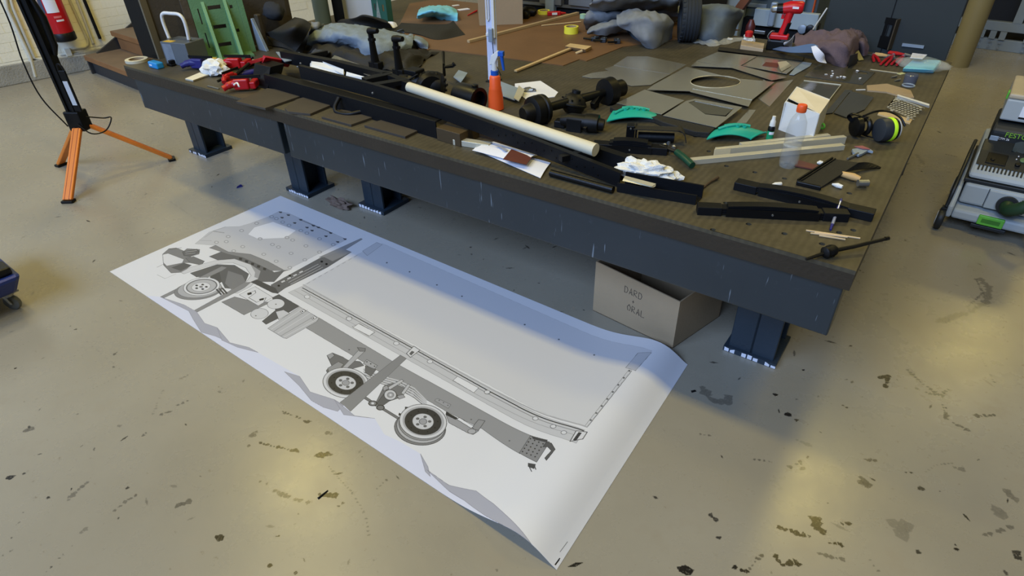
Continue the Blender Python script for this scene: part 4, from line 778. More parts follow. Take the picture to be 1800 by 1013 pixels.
one('foam_bar', M().hexa([VP(1262,91),VP(1411,110),VP(1414,104),VP(1264,84)],[VP(1262,88,.014),VP(1411,107,.014),VP(1414,100,.014),VP(1264,82,.014)]), RUB, 'long black foam bar along the far edge of the metal sheets', 'foam bar', bevel=.003)
# ================================================================ RIGHT-HAND TABLE OBJECTS
bx = thing('white_box', 'white open-topped cardboard box behind the orange-capped bottle', 'box', VP(1405, 245))
A_, B_, C_ = VP(1368, 228), VP(1428, 250), VP(1446, 222); D_ = A_+(C_-B_); hgt_ = VH(1431, 246, ZT, 197)
link('front_panel', M().hexa([A_, B_, B_+(C_-B_)*.02, A_+(C_-B_)*.02], [A_+UP*hgt_*1.02+E2*.01, B_+UP*hgt_, B_+(C_-B_)*.03+UP*hgt_, A_+(C_-B_)*.03+UP*hgt_*1.02+E2*.01]), WHITE, bx)
link('side_panel', M().hexa([B_, C_, C_-(B_-A_)*.02, B_-(B_-A_)*.02], [B_+UP*hgt_, C_+UP*hgt_*.96, C_-(B_-A_)*.02+UP*hgt_*.96, B_-(B_-A_)*.02+UP*hgt_]), WHITE, bx)
link('back_panel', M().hexa([D_, C_, C_-(C_-B_)*.02, D_-(C_-B_)*.02], [D_+UP*hgt_*1.1, C_+UP*hgt_, C_-(C_-B_)*.02+UP*hgt_, D_-(C_-B_)*.02+UP*hgt_*1.1]), WHITE, bx)
link('side_panel', M().hexa([A_, D_, D_+(B_-A_)*.02, A_+(B_-A_)*.02], [A_+UP*hgt_, D_+UP*hgt_*1.1, D_+(B_-A_)*.02+UP*hgt_*1.1, A_+(B_-A_)*.02+UP*hgt_]), WHITE, bx)
link('top_flap', M().hexa([A_+(D_-A_)*.3+UP*hgt_, B_+UP*hgt_, C_+UP*hgt_*.97, D_+UP*hgt_*1.08], [A_+(D_-A_)*.3+UP*(hgt_+.002), B_+UP*(hgt_+.002), C_+UP*(hgt_*.97+.002), D_+UP*(hgt_*1.08+.002)]), mat('cream_flap', (218, 208, 184), .7), bx)
one('green_sticker_roll', M().torus(VP(1446, 222, .015), .009, .004, (1, .3, 0), 16, 6), VGRN, 'small green ring peeking out behind the white box', 'ring', smooth=True)
bt = thing('clear_bottle', 'clear empty plastic bottle with orange screw cap on the table', 'bottle', VP(1384, 292)); b0 = VP(1384, 292)
H_ = .208
prof = [(.012,.002),(.026,.0),(.029,.006),(.0305,.02),(.030,.07),(.0285,.085),(.030,.10),(.031,.125),(.027,.155),(.018,.175),(.0125,.185),(.0125,.195)]
link('bottle_body', M().lathe(b0, prof+[(r-.0008, z) for r, z in prof[::-1]][:-1]+[(.011,.003)], 32), CLEAR, bt, smooth=True)
link('screw_cap', M().lathe(b0, [(.0150,.188),(.0155,.192),(.0155,.207),(.0135,.211)], 24), ORNG, bt, smooth=True)
link('label_band', M().lathe(b0, [(.0296,.075),(.0290,.082),(.0290,.0825),(.0297,.0755)], 24), FILM, bt, smooth=True)
for k in range(5): link('foot_lobe', M().lathe(b0+Vector((math.cos(k*1.257)*.018, math.sin(k*1.257)*.018, 0)), [(.004,0),(.008,.004),(.008,.01)], 10), CLEAR, bt, smooth=True)
gb_ = thing('small_spray_vial', 'small green bottle with white spray top left of the clear bottle', 'bottle', VP(1352, 245)); b0 = VP(1352, 245)
link('vial', M().lathe(b0, [(.012,0),(.0125,.003),(.0125,.045),(.008,.05)], 18), mat('green_label', (30, 150, 100), .4), gb_, smooth=True)
link('dark_shoulder', M().lathe(b0, [(.0128,.034),(.0128,.047),(.009,.053)], 18), BLKP, gb_, smooth=True)
link('spray_top', M().lathe(b0, [(.0105,.052),(.0095,.07),(.0065,.076),(.006,.088)], 16), WHITE, gb_, smooth=True)
link('label_print', wrap(b0, .0126, -2.4, -.9, .022, .032, 6, .0006), PAPW, gb_, solid=.0004)
def prof_bar(px0, px1, w_, h_, z, label, u=None):
    a, b = VP(*px0, z), VP(*px1, z); return one('aluminium_profile', M().bar(a+UP*h_/2, b+UP*h_/2, w_, h_), ALUS, label, 'metal profile', bevel=.001)
prof_bar((1214, 288), (1480, 262), .024, .018, 0, 'nearest square aluminium profile pointing left')
prof_bar((1257, 274), (1482, 252), .02, .028, .0, 'middle aluminium profile, behind the nearest one')
prof_bar((1300, 262), (1455, 246), .02, .022, .0, 'rear aluminium profile partly behind the clear bottle')
one('profile_end_cap', M(FR(VP(1270, 272, .0), yaw(1257, 274, 1480, 252))).box(-.04,.02,-.014,-.0105,.0,.03), mat('cream_card', (214, 200, 160), .6), 'small cream card with arched notch at the profile end', 'card')
# ear defenders
em = thing('ear_defenders', 'black ear defenders with bright yellow-green cup lying at the table edge', 'ear defenders', VP(1545, 235))
c1_, c2_ = VP(1557, 228, .045), VP(1516, 222, .04); ax_ = (VP(1590, 225, .05)-VP(1540, 228, .05)).normalized()
link('ear_cup', M().lathe(c1_-ax_*.03, [(.028,0),(.040,.004),(.043,.02),(.040,.036)], 28, axis=ax_), mat('dark_slate_plastic', (44, 50, 56), .45), em, smooth=True)
link('yellow_ring', M().lathe(c1_+ax_*.0062, [(.0405,0),(.042,.003),(.042,.012),(.039,.014)], 32, axis=ax_), FLUO, em, smooth=True)
link('black_ring', M().lathe(c1_+ax_*.0204, [(.0395,0),(.041,.003),(.040,.008)], 32, axis=ax_), BLKP, em, smooth=True)
link('outer_ring', M().lathe(c1_+ax_*.0286, [(.039,0),(.038,.006),(.03,.010)], 32, axis=ax_), GREYP, em, smooth=True)
link('ear_cup', M().lathe(c2_-ax_*.01, [(.026,0),(.036,.004),(.034,.022),(.024,.026)], 24, axis=-ax_), BLKP, em, smooth=True)
link('cushion', M().torus(c2_+ax_*.012, .026, .009, ax_, 24, 8), BLKP, em, smooth=True)
link('headband', M().tube(smoothpath([VP(1516,205,.075), VP(1498,200,.085), VP(1492,205,.07), VP(1500,215,.05)]), [.008]*25, 8, sq=.4), BLKP, em, smooth=True)
link('headband_arm', M().tube(smoothpath([VP(1518,204,.08), VP(1540,196,.08), VP(1562,196,.08), VP(1582,206,.075), VP(1591,222,.05)]), .004, 8), BLKP, em, smooth=True)
link('lower_arm', M().tube(smoothpath([VP(1505,232,.006), VP(1530,241,.006), VP(1560,245,.01), VP(1582,238,.03)]), .003, 8), BLKP, em, smooth=True)
link('reflective_sticker', M(FR(VP(1507,217,.045), yaw(1500,217,1515,217))).box(-.008,.008,-.002,0,-.008,.008), WHITE, em)
# perforated tray
pf = thing('perforated_tray', 'perforated metal plate with bright upright flange at the right edge', 'perforated plate', VP(1595, 190))
P4 = [VP(1559,188,.02), VP(1574,170,.02), VP(1626,190,.02), VP(1607,210,.02)]
mb = M(); hl = []
for i in range(9):
    for j in range(7):
        s, t = (i+.5+(.25 if j % 2 else -.2))/9.4, (j+.6)/7.2; c_ = P4[0].lerp(P4[3], s).lerp(P4[1].lerp(P4[2], s), t); hl.append([c_+Vector((math.cos(k*1.047), math.sin(k*1.047), 0))*.0052 for k in range(6)])
mb.prism([P4]+hl, .0015); link('perforated_sheet', mb, ALUS, pf)
link('upright_flange', M().hexa([VP(1577,172,.02),VP(1633,190,.02),VP(1634,188,.02),VP(1578,170,.02)],[VP(1577,168,.032),VP(1633,186,.032),VP(1634,183,.032),VP(1578,166,.032)]), WHITE, pf)
for k in range(2): link('rest_lip', M(FR(P4[0].lerp(P4[3], .2+.6*k)-UP*.02, 0)).box(-.004,.004,-.004,.004,0,.018), ALUS, pf)
plate('wood_strip', [(1543,200),(1548,193),(1604,210),(1600,216)], .0, .006, WOOD, 'thin pale wood strip under the perforated tray', 'wood strip')
plate('cut_card_blank', [(1523.7,150),(1559,147),(1601,158.6),(1607,171.5),(1595,172),(1559,161.6),(1524.7,158.6)], .0, .006, CARD, 'bent beige card blank at the right side of the table', 'card')
# black plate with white bits
bpq = thing('black_plate', 'thin black plate with an oval slot under small white scraps', 'plate', VP(1475, 130))
mb = M(); mb.prism([poly([(1414,133.5),(1440.6,113),(1538.6,127),(1517,148)], ZT+.004), poly(ell(1517,128,9,2.6,16,.1), ZT+.004)], .003); link('plate', mb, GLASSP, bpq)
for i, (u, v, r) in enumerate([(1452,131,3),(1464,130,3),(1462,134,2.5),(1472,136,2.5),(1478,135,3),(1484,136,3.5),(1463,125,2),(1512,138,3),(1507,125,3)]):
    one('white_scrap', M(FR(VP(u, v, .005), i)).box(-.006*r/3,.006*r/3,-.004,.004,0,.002+.001*(i % 3)), PAPW, ['white plastic scrap in the middle of the row on the black plate', 'curled white scrap beside the middle of the black plate', 'white scrap nearest the front in the cluster on the black plate', 'thin white scrap right of the cluster centre on the black plate', 'white scrap in the right part of the cluster on the black plate', 'rightmost white scrap of the cluster on the black plate', 'lone grey-white speck at the back of the scrap cluster', 'lone white scrap at the right front of the black plate', 'white scrap by the oval slot of the black plate'][i], 'scrap', 'white scraps on the black plate', bevel=.0006)
# pliers and cutters
for i, (a, b, mt, lb) in enumerate([((1537,95),(1560,98),CAST,'short tool with orange-tan handle in the red plier heap'),((1553,113),(1570,97),RED,'red-handled pliers lying across the heap near the column'),((1541,107),(1536,96),RED,'small red-handled cutter at the left of the plier heap'),((1572,113),(1588,99),RED,'right red-handled pliers touching the mask bag'),((1562,92),(1590,96),RED,'rearmost red-handled pliers in the heap')]):
    t = thing('pliers', lb, 'pliers', VP((a[0]+b[0])/2, (a[1]+b[1])/2)); A2, B2 = VP(*a, .01), VP(*b, .01); n_ = (B2-A2).cross(UP).normalized()
    link('handle', M().tube([A2+n_*.012, A2.lerp(B2, .5)+n_*.010, B2], [.006,.007,.005], 8), mt, t, smooth=True); link('handle', M().tube([A2-n_*.012, A2.lerp(B2, .5)-n_*.010, B2-n_*.002], [.006,.007,.005], 8), mt, t, smooth=True)
    link('jaws', M().tube([B2, B2+(B2-A2).normalized()*.035], [.009,.003], 8), STEEL, t, smooth=True)
one('long_steel_rod', M().tube([VP(1505,93,.004), VP(1600,106,.004)], .0025, 6), STEEL, 'thin steel rod running under the red pliers', 'rod')
one('metal_ruler', M().bar(VP(1530,122,.002), VP(1582,129,.002), .012, .002), ALUS, 'thin metal ruler behind the black plate', 'ruler')
mk = thing('mask_bag', 'clear plastic bag holding folded light blue masks at the far right corner', 'plastic bag', VP(1622, 120))
link('mask_stack', M().hexa([VP(1586,126),VP(1641,129),VP(1655,112),VP(1606,108)],[VP(1587,120,.02),VP(1641,123,.02),VP(1654,106,.02),VP(1606,103,.02)]), SKYB, mk, bevel=.004)
link('white_insert', M().prism([poly([(1600,101),(1604,93),(1630,96),(1622,103)], ZT+.045)], .003), PAPW, mk)
link('bag_film', crumple(VP(1622, 113, .022), .12, .075, .028, 5, YT, 3, .25, ZT+.001), FILM, mk, smooth=2)
cp = thing('plastic_cup', 'small tilted dark see-through jar below the mask bag', 'jar', VP(1597, 148))
link('jar_body', M().lathe(VP(1597, 150), [(.018,0),(.026,.004),(.028,.045),(.024,.05)], 20), mat('smoky_plastic', (88, 94, 108), .15, var=.1, alpha=.75), cp, smooth=True); link('lid_rim', M().torus(VP(1597,150,.05), .023, .003, (0,0,1), 20, 6), PALEB, cp, smooth=True)
for u, v, lb in ((1571,136,'upper small bright bolt left of the smoky jar'),(1577,142,'lower small bright bolt touching the smoky jar')): one('small_bolt', M().tube([VP(u-4,v,.004), VP(u+5,v-2,.006)], [.003,.006], 6), STEEL, lb, 'bolt', 'bolts by the smoky jar')
one('paper_scrap', M(FR(VP(1584,130), .4)).box(-.016,.016,-.01,.01,0,.003), mat('yellowish_card', (190, 190, 140), .7), 'yellowish card scrap at the corner of the mask bag', 'scrap')
one('white_stick', M().bar(VP(1505,158,.002), VP(1521,157.5,.002), .006, .003), WHITE, 'short white stick left of the bent card blank', 'stick')
# black tray, hammers, plugs, pen, sticks
bt2 = thing('black_tray', 'black ribbed plastic tray leaning on a wooden handle', 'tray', VP(1465, 312))
Q = [VP(1402,318,.006), VP(1445,328,.006), VP(1509,286,.03), VP(1463,279,.03)]
link('tray_plate', M().hexa([p-UP*.005 for p in Q], Q), RUB, bt2)
link('near_lip', M().bar(VP(1400,321,.008), VP(1444,331,.008), .012, .014), BLKP, bt2, bevel=.003); link('side_rib', M().bar(Q[0], Q[3], .005, .012), BLKP, bt2); link('side_rib', M().bar(Q[0].lerp(Q[1], .12), Q[3].lerp(Q[2], .12), .004, .008), BLKP, bt2)
mb = M(); mb.grid([[VP(1509+(i/8)*40, 286+(i/8)*8-4*math.sin(math.pi*i/8), .03-.022*i/8) for i in range(9)], [VP(1488+(i/8)*60, 302-(i/8)*6-2*math.sin(math.pi*i/8), .022-.018*i/8) for i in range(9)]]); link('curved_flap', mb, BLKP, bt2, solid=.003)
hm = thing('hammer', 'small hammer with wooden handle and grey head under the black tray', 'hammer', VP(1515, 320))
link('wooden_handle', M().tube([VP(1480,306,.012), VP(1500,311,.014), VP(1512,315,.012)], [.009,.012,.008], 12), CAST, hm, smooth=True); link('head', M().cyl(VP(1508,322,.014), VP(1526,322,.014), .011, .011, 18), STEEL, hm, smooth=True)
ob = thing('flat_spanner', 'grey forked metal tool with blue grip at the tray top', 'spanner', VP(1515, 268)); link('shank', M().tube([VP(1490,279,.006), VP(1508,270,.010)], [.004,.005], 8), STEEL, ob, smooth=True)
link('forked_head', M().prism([poly([(1500,268),(1498,262),(1520,258),(1530,262),(1535,266),(1526,264),(1516,270),(1510,272)], ZT+.012)], .008), PALEB, ob); link('grip_strip', M().prism([poly([(1502,257),(1516,256),(1530,262),(1518,261)], ZT+.017)], .003), mat('faded_red', (150, 90, 90), .5), ob)
one('leather_strip', M().prism([poly([(1397,291),(1403,281),(1443,292),(1430,297)], ZT+.006)], .004), REDBR, 'dark red-brown strip behind the black tray', 'strip')
for i, (u, v, du, dv, lb) in enumerate([(1363, 325, 10, -3, 'white putty plug by the upper leaf spring'), (1472, 326, 9, 5, 'white putty plug in front of the black tray'), (1441, 286, 5, 1, 'white round plug on the dark strip behind the tray')]):
    one('white_plug', M().tube([VP(u-du, v-dv*.6+1, .005), VP(u, v, .007), VP(u+du, v+dv*.6, .007)], [.003,.008,.006], 10), TISS, lb, 'plug', smooth=True)
pn = thing('ballpoint_pen', 'blue transparent ballpoint pen leaning on the leaf springs', 'pen', VP(1460, 405)); pa, pb_ = VP(1460,404,.004), VP(1479,350,.03); d = (pb_-pa)
link('barrel', M().tube([pa+d*.16, pa+d*.6], .0045, 10), mat('clear_barrel', (150, 155, 175), .2, alpha=.7), pn, smooth=True); link('tip', M().tube([pa, pa+d*.16], [.003,.0045], 10), NAVY, pn, smooth=True); link('upper_barrel', M().tube([pa+d*.6, pa+d*.93], .005, 10), NAVY, pn, smooth=True); link('clicker', M().tube([pa+d*.93, pa+d], .0028, 8), NAVY, pn, smooth=True); link('pocket_clip', M().bar(pa+d*.55+UP*.005, pa+d*.86+UP*.007, .003, .0015), WHITE, pn)
for i, (a, b) in enumerate([((1417,405),(1512,419)),((1425,410),(1490,417)),((1440,414),(1486,421)),((1432,409),(1478,414))]):
    one('wooden_skewer', M().bar(VP(*a, .002+.001*i), VP(*b, .002+.001*i), .0035, .003), mat('pale_wood', (216, 190, 150), .6), ['longest thin wooden stick below the pen', 'second thin wooden stick of the bundle below the pen', 'shortest wooden stick, nearest the table edge', 'thin wooden stick in the middle of the bundle'][i], 'stick', 'wooden sticks below the pen')
js = thing('drive_shaft', 'small black drive shaft with knuckle joint overhanging the table corner', 'shaft', VP(1470, 440)); j0 = VP(1458, 442, .016)
link('short_shaft', M().tube([VP(1417,456,.006), j0], [.004,.006], 8), BLKM, js, smooth=True); link('joint', M().lathe(j0-(VP(1490,432,.02)-j0).normalized()*.02, [(.008,0),(.016,.006),(.014,.018),(.017,.026),(.014,.036),(.008,.042)], 14, axis=(VP(1490,432,.02)-j0)), BLKM, js, smooth=True)
link('long_shaft', M().tube([j0, VP(1500,434,.02), VP(1561,419,.03)], [.006,.0055,.005], 8), BLKM, js, smooth=True); link('end_tip', M().tube([VP(1556,420,.03), VP(1562,418.6,.031)], .006, 8), BLKP, js)
for k in range(4): link('joint_lug', M().lathe(j0+Vector((math.cos(k*1.57), math.sin(k*1.57), .3))*.011, [(.006,-.005),(.006,.005)], 8, axis=(math.cos(k*1.57), math.sin(k*1.57), .2)), BLKM, js)
#PART3
# ================================================================ LEFT END OF THE TABLE
one('masking_tape_roll', M().lathe(VP(241, 109), [(.030,0),(.037,.0005),(.037,.013),(.030,.0135)]), TAPEW, 'cream masking tape roll lying flat on the far left corner', 'tape roll', smooth=True) if False else None
def taperoll(u, v, R, r, h, mt, label, z=0, core=CARD):
    p = VP(u, v, z); t = thing('tape_roll', label, 'tape', p); n = 32; vs = []; prof = [(R, .0), (R, h), (r, h), (r, 0)]
    mb = M(); mb.lathe(p, prof, n); mb.f = mb.f[:-2]; mb.f += [(3*n+k, 3*n+(k+1) % n, (k+1) % n, k) for k in range(n)]; link('tape', mb, mt, t, smooth=True)
    prof = [(r-.0003, .0005), (r-.0003, h-.0005), (r-.003, h-.0005), (r-.003, .0005)]; mb = M(); mb.lathe(p, prof, n); mb.f = mb.f[:-2]; mb.f += [(3*n+k, 3*n+(k+1) % n, (k+1) % n, k) for k in range(n)]; link('cardboard_core', mb, core, t, smooth=True)
taperoll(241, 108, .058, .040, .014, TAPEW, 'cream masking tape roll lying flat at the far left corner')
taperoll(1004, 58, .043, .034, .038, YEL, 'yellow tape roll standing flat on the brown hardboard beside the grey felt', .004)
taperoll(956, 24, .040, .032, .022, YEL, 'farther yellow tape roll near the big cardboard box', .004)
bt_ = thing('blue_tape_measure', 'small light blue plastic block beside the masking tape', 'block', VP(276, 118)); fr = FR(VP(276, 119), YT)
CYAN = mat('cyan_plastic', (40, 140, 200), .4); link('case', M(fr).box(-.045,.045,-.02,.02,0,.032), CYAN, bt_, bevel=.006); link('label_print', M(fr).box(-.03,-.005,-.0207,-.0199,.012,.02), PAPW, bt_)
one('clamp_foot', M(FR(VP(302, 116), YT)).box(-.03,.02,-.012,.012,0,.012).box(-.01,.012,-.008,.02,.012,.03), BLKP, 'small black clamp foot by the light blue block', 'clamp part', bevel=.003)
bxg = thing('steel_box_with_handle', 'grey steel box with white tube handle and yellow sticker on the left', 'steel box', VP(322, 108))
Aq, Bq_ = W(294, 113, ZT), W(358, 110, ZT); xx = (Bq_-Aq); L_ = xx.length; yy = yaw(294, 111, 357, 118); fr = FR(Aq, yy); hb2 = VH(294, 112, ZT, 72); L_ *= .92
link('body', M(fr).box(0, L_, 0, .13, 0, hb2), PALEB if False else mat('grey_steel_box', (98, 104, 108), .5, .2, var=.2), bxg, bevel=.003)
link('scratched_face', M(fr).box(.01, L_*.42, -.001, 0, .01, hb2-.01), mat('lighter_grey_face', (120, 128, 136), .5, var=.3, scale=30), bxg)
link('yellow_sticker', M(fr).box(.02, L_*.45, .0, .035, hb2, hb2+.001), YELP, bxg)
hh = .13; link('handle', M(fr).tube(smoothpath([(.02,.05,hb2-.01),(.012,.05,hb2+hh*.7),(.03,.05,hb2+hh),(L_*.5,.05,hb2+hh*1.03),(L_-.03,.05,hb2+hh),(L_-.01,.05,hb2+hh*.7),(L_-.02,.05,hb2-.01)], 5), .009, 10), WHITE, bxg, smooth=True)
for x in (.02, L_-.02): link('handle_ferrule', M(fr).lathe((x,.05,hb2-.002), [(.013,0),(.013,.012)], 12), STEEL, bxg)
# big brown angle plate
ap = thing('angle_plate', 'big dark brown cast iron angle plate standing on the left end of the table', 'angle plate', VP(300, 100))
q0 = VP(252, 100); q1 = VP(278, 104); 
fl_d = (q1-q0).normalized(); bk_d = E2
link('black_end_flange', M().hexa([q0, q1, q1+bk_d*.03, q0+bk_d*.03], [q0+UP*.9, q1+UP*.9, q1+bk_d*.03+UP*.9, q0+bk_d*.03+UP*.9]), BLKM, ap, bevel=.002)
q2 = VP(432, 92); web = (q2-q1)
link('web_plate', M().hexa([q1+bk_d*.035, q2+bk_d*.33, q2+bk_d*.36, q1+bk_d*.065], [q1+bk_d*.035+UP*.9, q2+bk_d*.33+UP*.55, q2+bk_d*.36+UP*.55, q1+bk_d*.065+UP*.9]), IRON, ap)
link('light_edge', M().hexa([q1+UP*.0, q1+fl_d*.012, q1+fl_d*.012+bk_d*.034, q1+bk_d*.034], [q1+UP*.9, q1+fl_d*.012+UP*.9, q1+fl_d*.012+bk_d*.034+UP*.9, q1+bk_d*.034+UP*.9]), mat('worn_iron_edge', (112, 104, 84), .5, .2), ap)
hp = onplane(320, 25, q1+bk_d*.034, E2); link('bolt_hole_rim', M().lathe(q1.lerp(q2, .3)+bk_d*.118+UP*.24, [(.018,-.004),(.018,.004)], 16, axis=-E2), BLKM, ap)
# green slotted angle plate
gp = thing('green_angle_plate', 'green slotted cast iron angle plate with ribs behind the white tissue', 'angle plate', VP(400, 100))
g0, g1 = VP(372, 108), VP(446, 97); gx = (g1-g0).normalized(); gn = Vector((-gx.y, gx.x, 0)); gh = .30; gw = (g1-g0).length
O_ = g0+gn*.07
def GP(x, z): return O_+gx*x+gn*(z*.18)+UP*z
sl = []
for (x, z, w_, h_) in [(.3,.82,.3,.035),(.3,.5,.3,.035),(.3,.2,.3,.035),(.06,.7,.03,.13),(.06,.3,.03,.13),(.80,.8,.07,.03),(.8,.4,.07,.03)]:
    sl.append([GP((x+a)*gw, (z+b)*gh) for a, b in [(0,-h_),(w_,-h_),(w_,h_),(0,h_)]])
mb = M(); mb.prism([[GP(-.02, 0), GP(gw, 0), GP(gw, gh), GP(-.02, gh)]]+sl, gn*.02); link('slotted_plate', mb, GREEN, gp)
for x in (.18, .68): 
    a = GP(gw*x, .01); link('rib', M().add([a, a+gx*.016, a-gn*.10+gx*.0, a-gn*.10+gx*.016, GP(gw*x, gh*.93), GP(gw*x, gh*.93)+gx*.016], [(0,2,4),(1,5,3),(0,1,3,2),(2,3,5,4),(0,4,5,1)]), mat('light_green_rib', (110, 158, 116), .5), gp)
link('side_wall', M().hexa([GP(gw,0), GP(gw+.03,0), GP(gw+.03,0)+gn*.07, GP(gw,0)+gn*.07],[GP(gw,gh), GP(gw+.03,gh*.9), GP(gw+.03,gh*.9)+gn*.07, GP(gw,gh)+gn*.07]), GREEN, gp, bevel=.003)
link('dark_rim', M().hexa([GP(-.06,0), GP(-.021,0), GP(-.021,0)+gn*.03, GP(-.06,0)+gn*.03],[GP(-.06,gh), GP(-.021,gh), GP(-.021,gh)+gn*.03, GP(-.06,gh)+gn*.03]), IRON, gp, bevel=.002)
link('foot', M().hexa([GP(-.02,0)-gn*.1, GP(gw,0)-gn*.1, GP(gw,0), GP(-.02,0)], [GP(-.02,0)-gn*.1+UP*.01, GP(gw,0)-gn*.1+UP*.01, GP(gw,0)+UP*.01, GP(-.02,0)+UP*.01]), GREEN, gp)
# paler angle plates behind
pp_ = thing('pale_angle_plate', 'pale blue-grey angle bracket with bolt holes above the green plate', 'angle plate', VP(415, 84))
c0_ = T(*tab(418, 82, ZT)); fr = FR(c0_+E2*.16, YT); mb = M(fr)
link('tall_block', M(fr).box(-.09,.03,0,.04,0,.44), PALEB, pp_, bevel=.012); link('side_block', M(fr).box(.031,.06,-.0,.04,0,.43), IRON, pp_, bevel=.012)
for x, z in ((-.06,.40),(-.015,.395),(-.035,.35)): link('bolt_hole_rim', M(fr).lathe((x,-.001,z), [(.008,-.001),(.008,.003)], 12, axis=(0,-1,0)), BLKM, pp_)
p2_ = thing('small_pale_bracket', 'smaller pale blue triangular bracket right of the green plate', 'bracket', VP(452, 92)); fr = FR(VP(455, 92)+E2*.03, YT)
link('gusset', M(fr).add([(-.05,0,0),(.03,0,0),(-.04,0,.17),(-.05,0,.17),(-.05,.02,0),(.03,.02,0),(-.04,.02,.17),(-.05,.02,.17)], [(0,1,2,3),(7,6,5,4),(0,4,5,1),(1,5,6,2),(2,6,7,3),(3,7,4,0)]), PALEB, p2_, bevel=.003); link('top_block', M(fr).box(-.045,-.01,.021,.05,.0,.19), IRON, p2_, bevel=.006)
# quick clamps
def qclamp(name, label, u, v, yw, mt, sc=1, pads=BLKP, cat='clamp'):
    p = VP(u, v, 0); t = thing(name, label, cat, p); fr = FR(p, yw) @ Matrix.Scale(sc, 4)
    link('handle_grip', M(fr).tube(smoothpath([(-.05,-.03,.02),(-.02,-.01,.03),(.02,0,.03)]), [.012]*5+[.015]*5+[.018]*7, 10), mt, t, smooth=True)
    link('body', M(fr).box(-.01,.05,-.018,.018,.008,.05), mt, t, bevel=.006); link('jaw', M(fr).box(.05,.075,-.012,.05,.008,.036), mt, t, bevel=.005)
    link('clamp_pad', M(fr).box(.045,.08,.0505,.062,.0,.04), pads, t, bevel=.003); link('trigger', M(fr).tube([(-.045,.02,.02),(-.01,.012,.025)], .007, 8), pads, t, smooth=True); link('slide_bar', M(fr).box(-.02,.10,-.003,.003,.051,.062), BLKM, t)
    return t
qclamp('quick_clamp', 'navy and yellow quick clamp lying in front of the steel box', 345, 122, YT+.4, NAVY, 1.15, YELP)
qclamp('quick_clamp', 'red quick clamp nearest the table edge with white mark', 420, 160, YT+.7, RED, 1.15)
qclamp('quick_clamp', 'red clamp lying left of the blue handle', 400, 146, YT+1.8, RED, .9)
qclamp('quick_clamp', 'red clamp body right behind the crumpled tissue on the left', 408, 122, YT+.5, RED, 1.2)
one('white_clamp_mark', M().tube(smoothpath([VP(411,149,.062), VP(417,146,.064), VP(420,152,.06)]), .004, 8), PAPW, 'curved white plastic hook on the nearest red clamp', 'hook')
one('blue_screwdriver', M().tube([VP(416,132,.014), VP(447,126,.014)], .014, 10), NAVY, 'dark blue round handle between the red clamps and the frame', 'handle', smooth=True)
one('black_clamp_bar', M().tube([VP(404,140,.012), VP(438,112,.05)], .008, 8), BLKM, 'black clamp bar slanting between the red clamps', 'clamp bar', smooth=True)
tri = thing('red_angle_clamp', 'red triangular corner clamp standing on the left frame end', 'clamp', VP(470, 110))
t1_, t2_, t3_ = VP(438,118,.0), VP(462,104,.115), VP(508,112,.05)
link('clamp_arm', M().bar(t1_+UP*.02, t2_, .016, .03, E2), RED, tri, bevel=.002); link('clamp_arm', M().bar(t2_, t3_, .016, .034, E2), RED, tri, bevel=.002)
link('worn_edge', M().bar(t1_.lerp(t2_, .5)+UP*.02-E2*.012, t2_.lerp(t3_, .5)-E2*.012-UP*.02, .004, .008, E2), CARD, tri); link('spindle', M().tube([VP(462,112,.04), VP(480,104,.06)], .008, 8), mat('dark_red', (110, 26, 28), .4), tri, smooth=True); link('spindle_nut', M().lathe(VP(470,110,.03), [(.016,0),(.016,.03)], 8), mat('dark_red', (110, 26, 28), .4), tri)
one('crumpled_tissue', crumple(VP(377, 120, .03), .075, .05, .045, 31, YT, 3, .5, ZT+.001), TISS, 'crumpled white tissue lying at the left between clamps', 'tissue')
one('white_block', M().hexa([VP(326,141),VP(340,144),VP(370,133),VP(352,130)],[VP(325,138,.01),VP(339,141,.01),VP(369,130,.01),VP(351,127,.01)]), mat('cream_block', (214, 208, 186), .6), 'flat cream block near the left table edge', 'block', bevel=.002)
one('metal_sliver', M().bar(VP(365,151,.003), VP(385,156,.003), .008, .003), STEEL, 'thin bright metal sliver at the left table edge', 'sliver')
one('pale_stick', M().bar(VP(430,148,.006), VP(446,141,.008), .006, .005), CREAM, 'short pale stick poking out beside the nearest red clamp', 'stick')
# ================================================================ CLOTHS ON THE LEFT
rs = [[(448,92,.01),(470,78,.03),(500,66,.06),(540,72,.02)], [(455,80,.06),(480,70,.10),(510,56,.14),(545,60,.08)], [(462,68,.10),(490,58,.16),(520,46,.19),(547,50,.12)], [(475,62,.10),(498,52,.14),(524,40,.17),(545,45,.10)]]
o = sheet([[(462,60,.05),(490,72,.07),(520,90,.04)],[(478,54,.12),(505,58,.15),(533,72,.09)],[(500,42,.15),(522,42,.19),(544,52,.14)],[(518,30,.12),(535,34,.15),(547,42,.12)]], 6)
one('black_rubber_sheet', o, RUB, 'stiff black rubber sheet bowed up behind the red corner clamp', 'rubber sheet', solid=.004, smooth=2)
one('black_rubber_sheet', sheet([[(455,78,.0),(500,84,.01),(530,98,.01)],[(462,62,.05),(500,62,.06),(540,70,.05)],[(470,58,.02),(505,50,.03),(545,60,.02)]], 6), RUB, 'black folded sheet under the bowed rubber sheet', 'rubber sheet', solid=.004, smooth=2)
one('black_felt', sheet([[(540,96,.0),(600,112,.0),(660,122,.0),(720,128,.0),(742,118,0)],[(545,86,.04),(600,92,.05),(660,98,.05),(712,108,.04),(745,105,.01)],[(560,76,.05),(620,80,.07),(680,86,.07),(730,92,.05),(772,91,.005)],[(570,70,.03),(630,72,.04),(690,78,.04),(735,86,.03),(760,90,.003)]], 6, .02, 14), RUB, 'black felt heap under the pale blue felt blanket', 'felt', solid=.004, smooth=2)
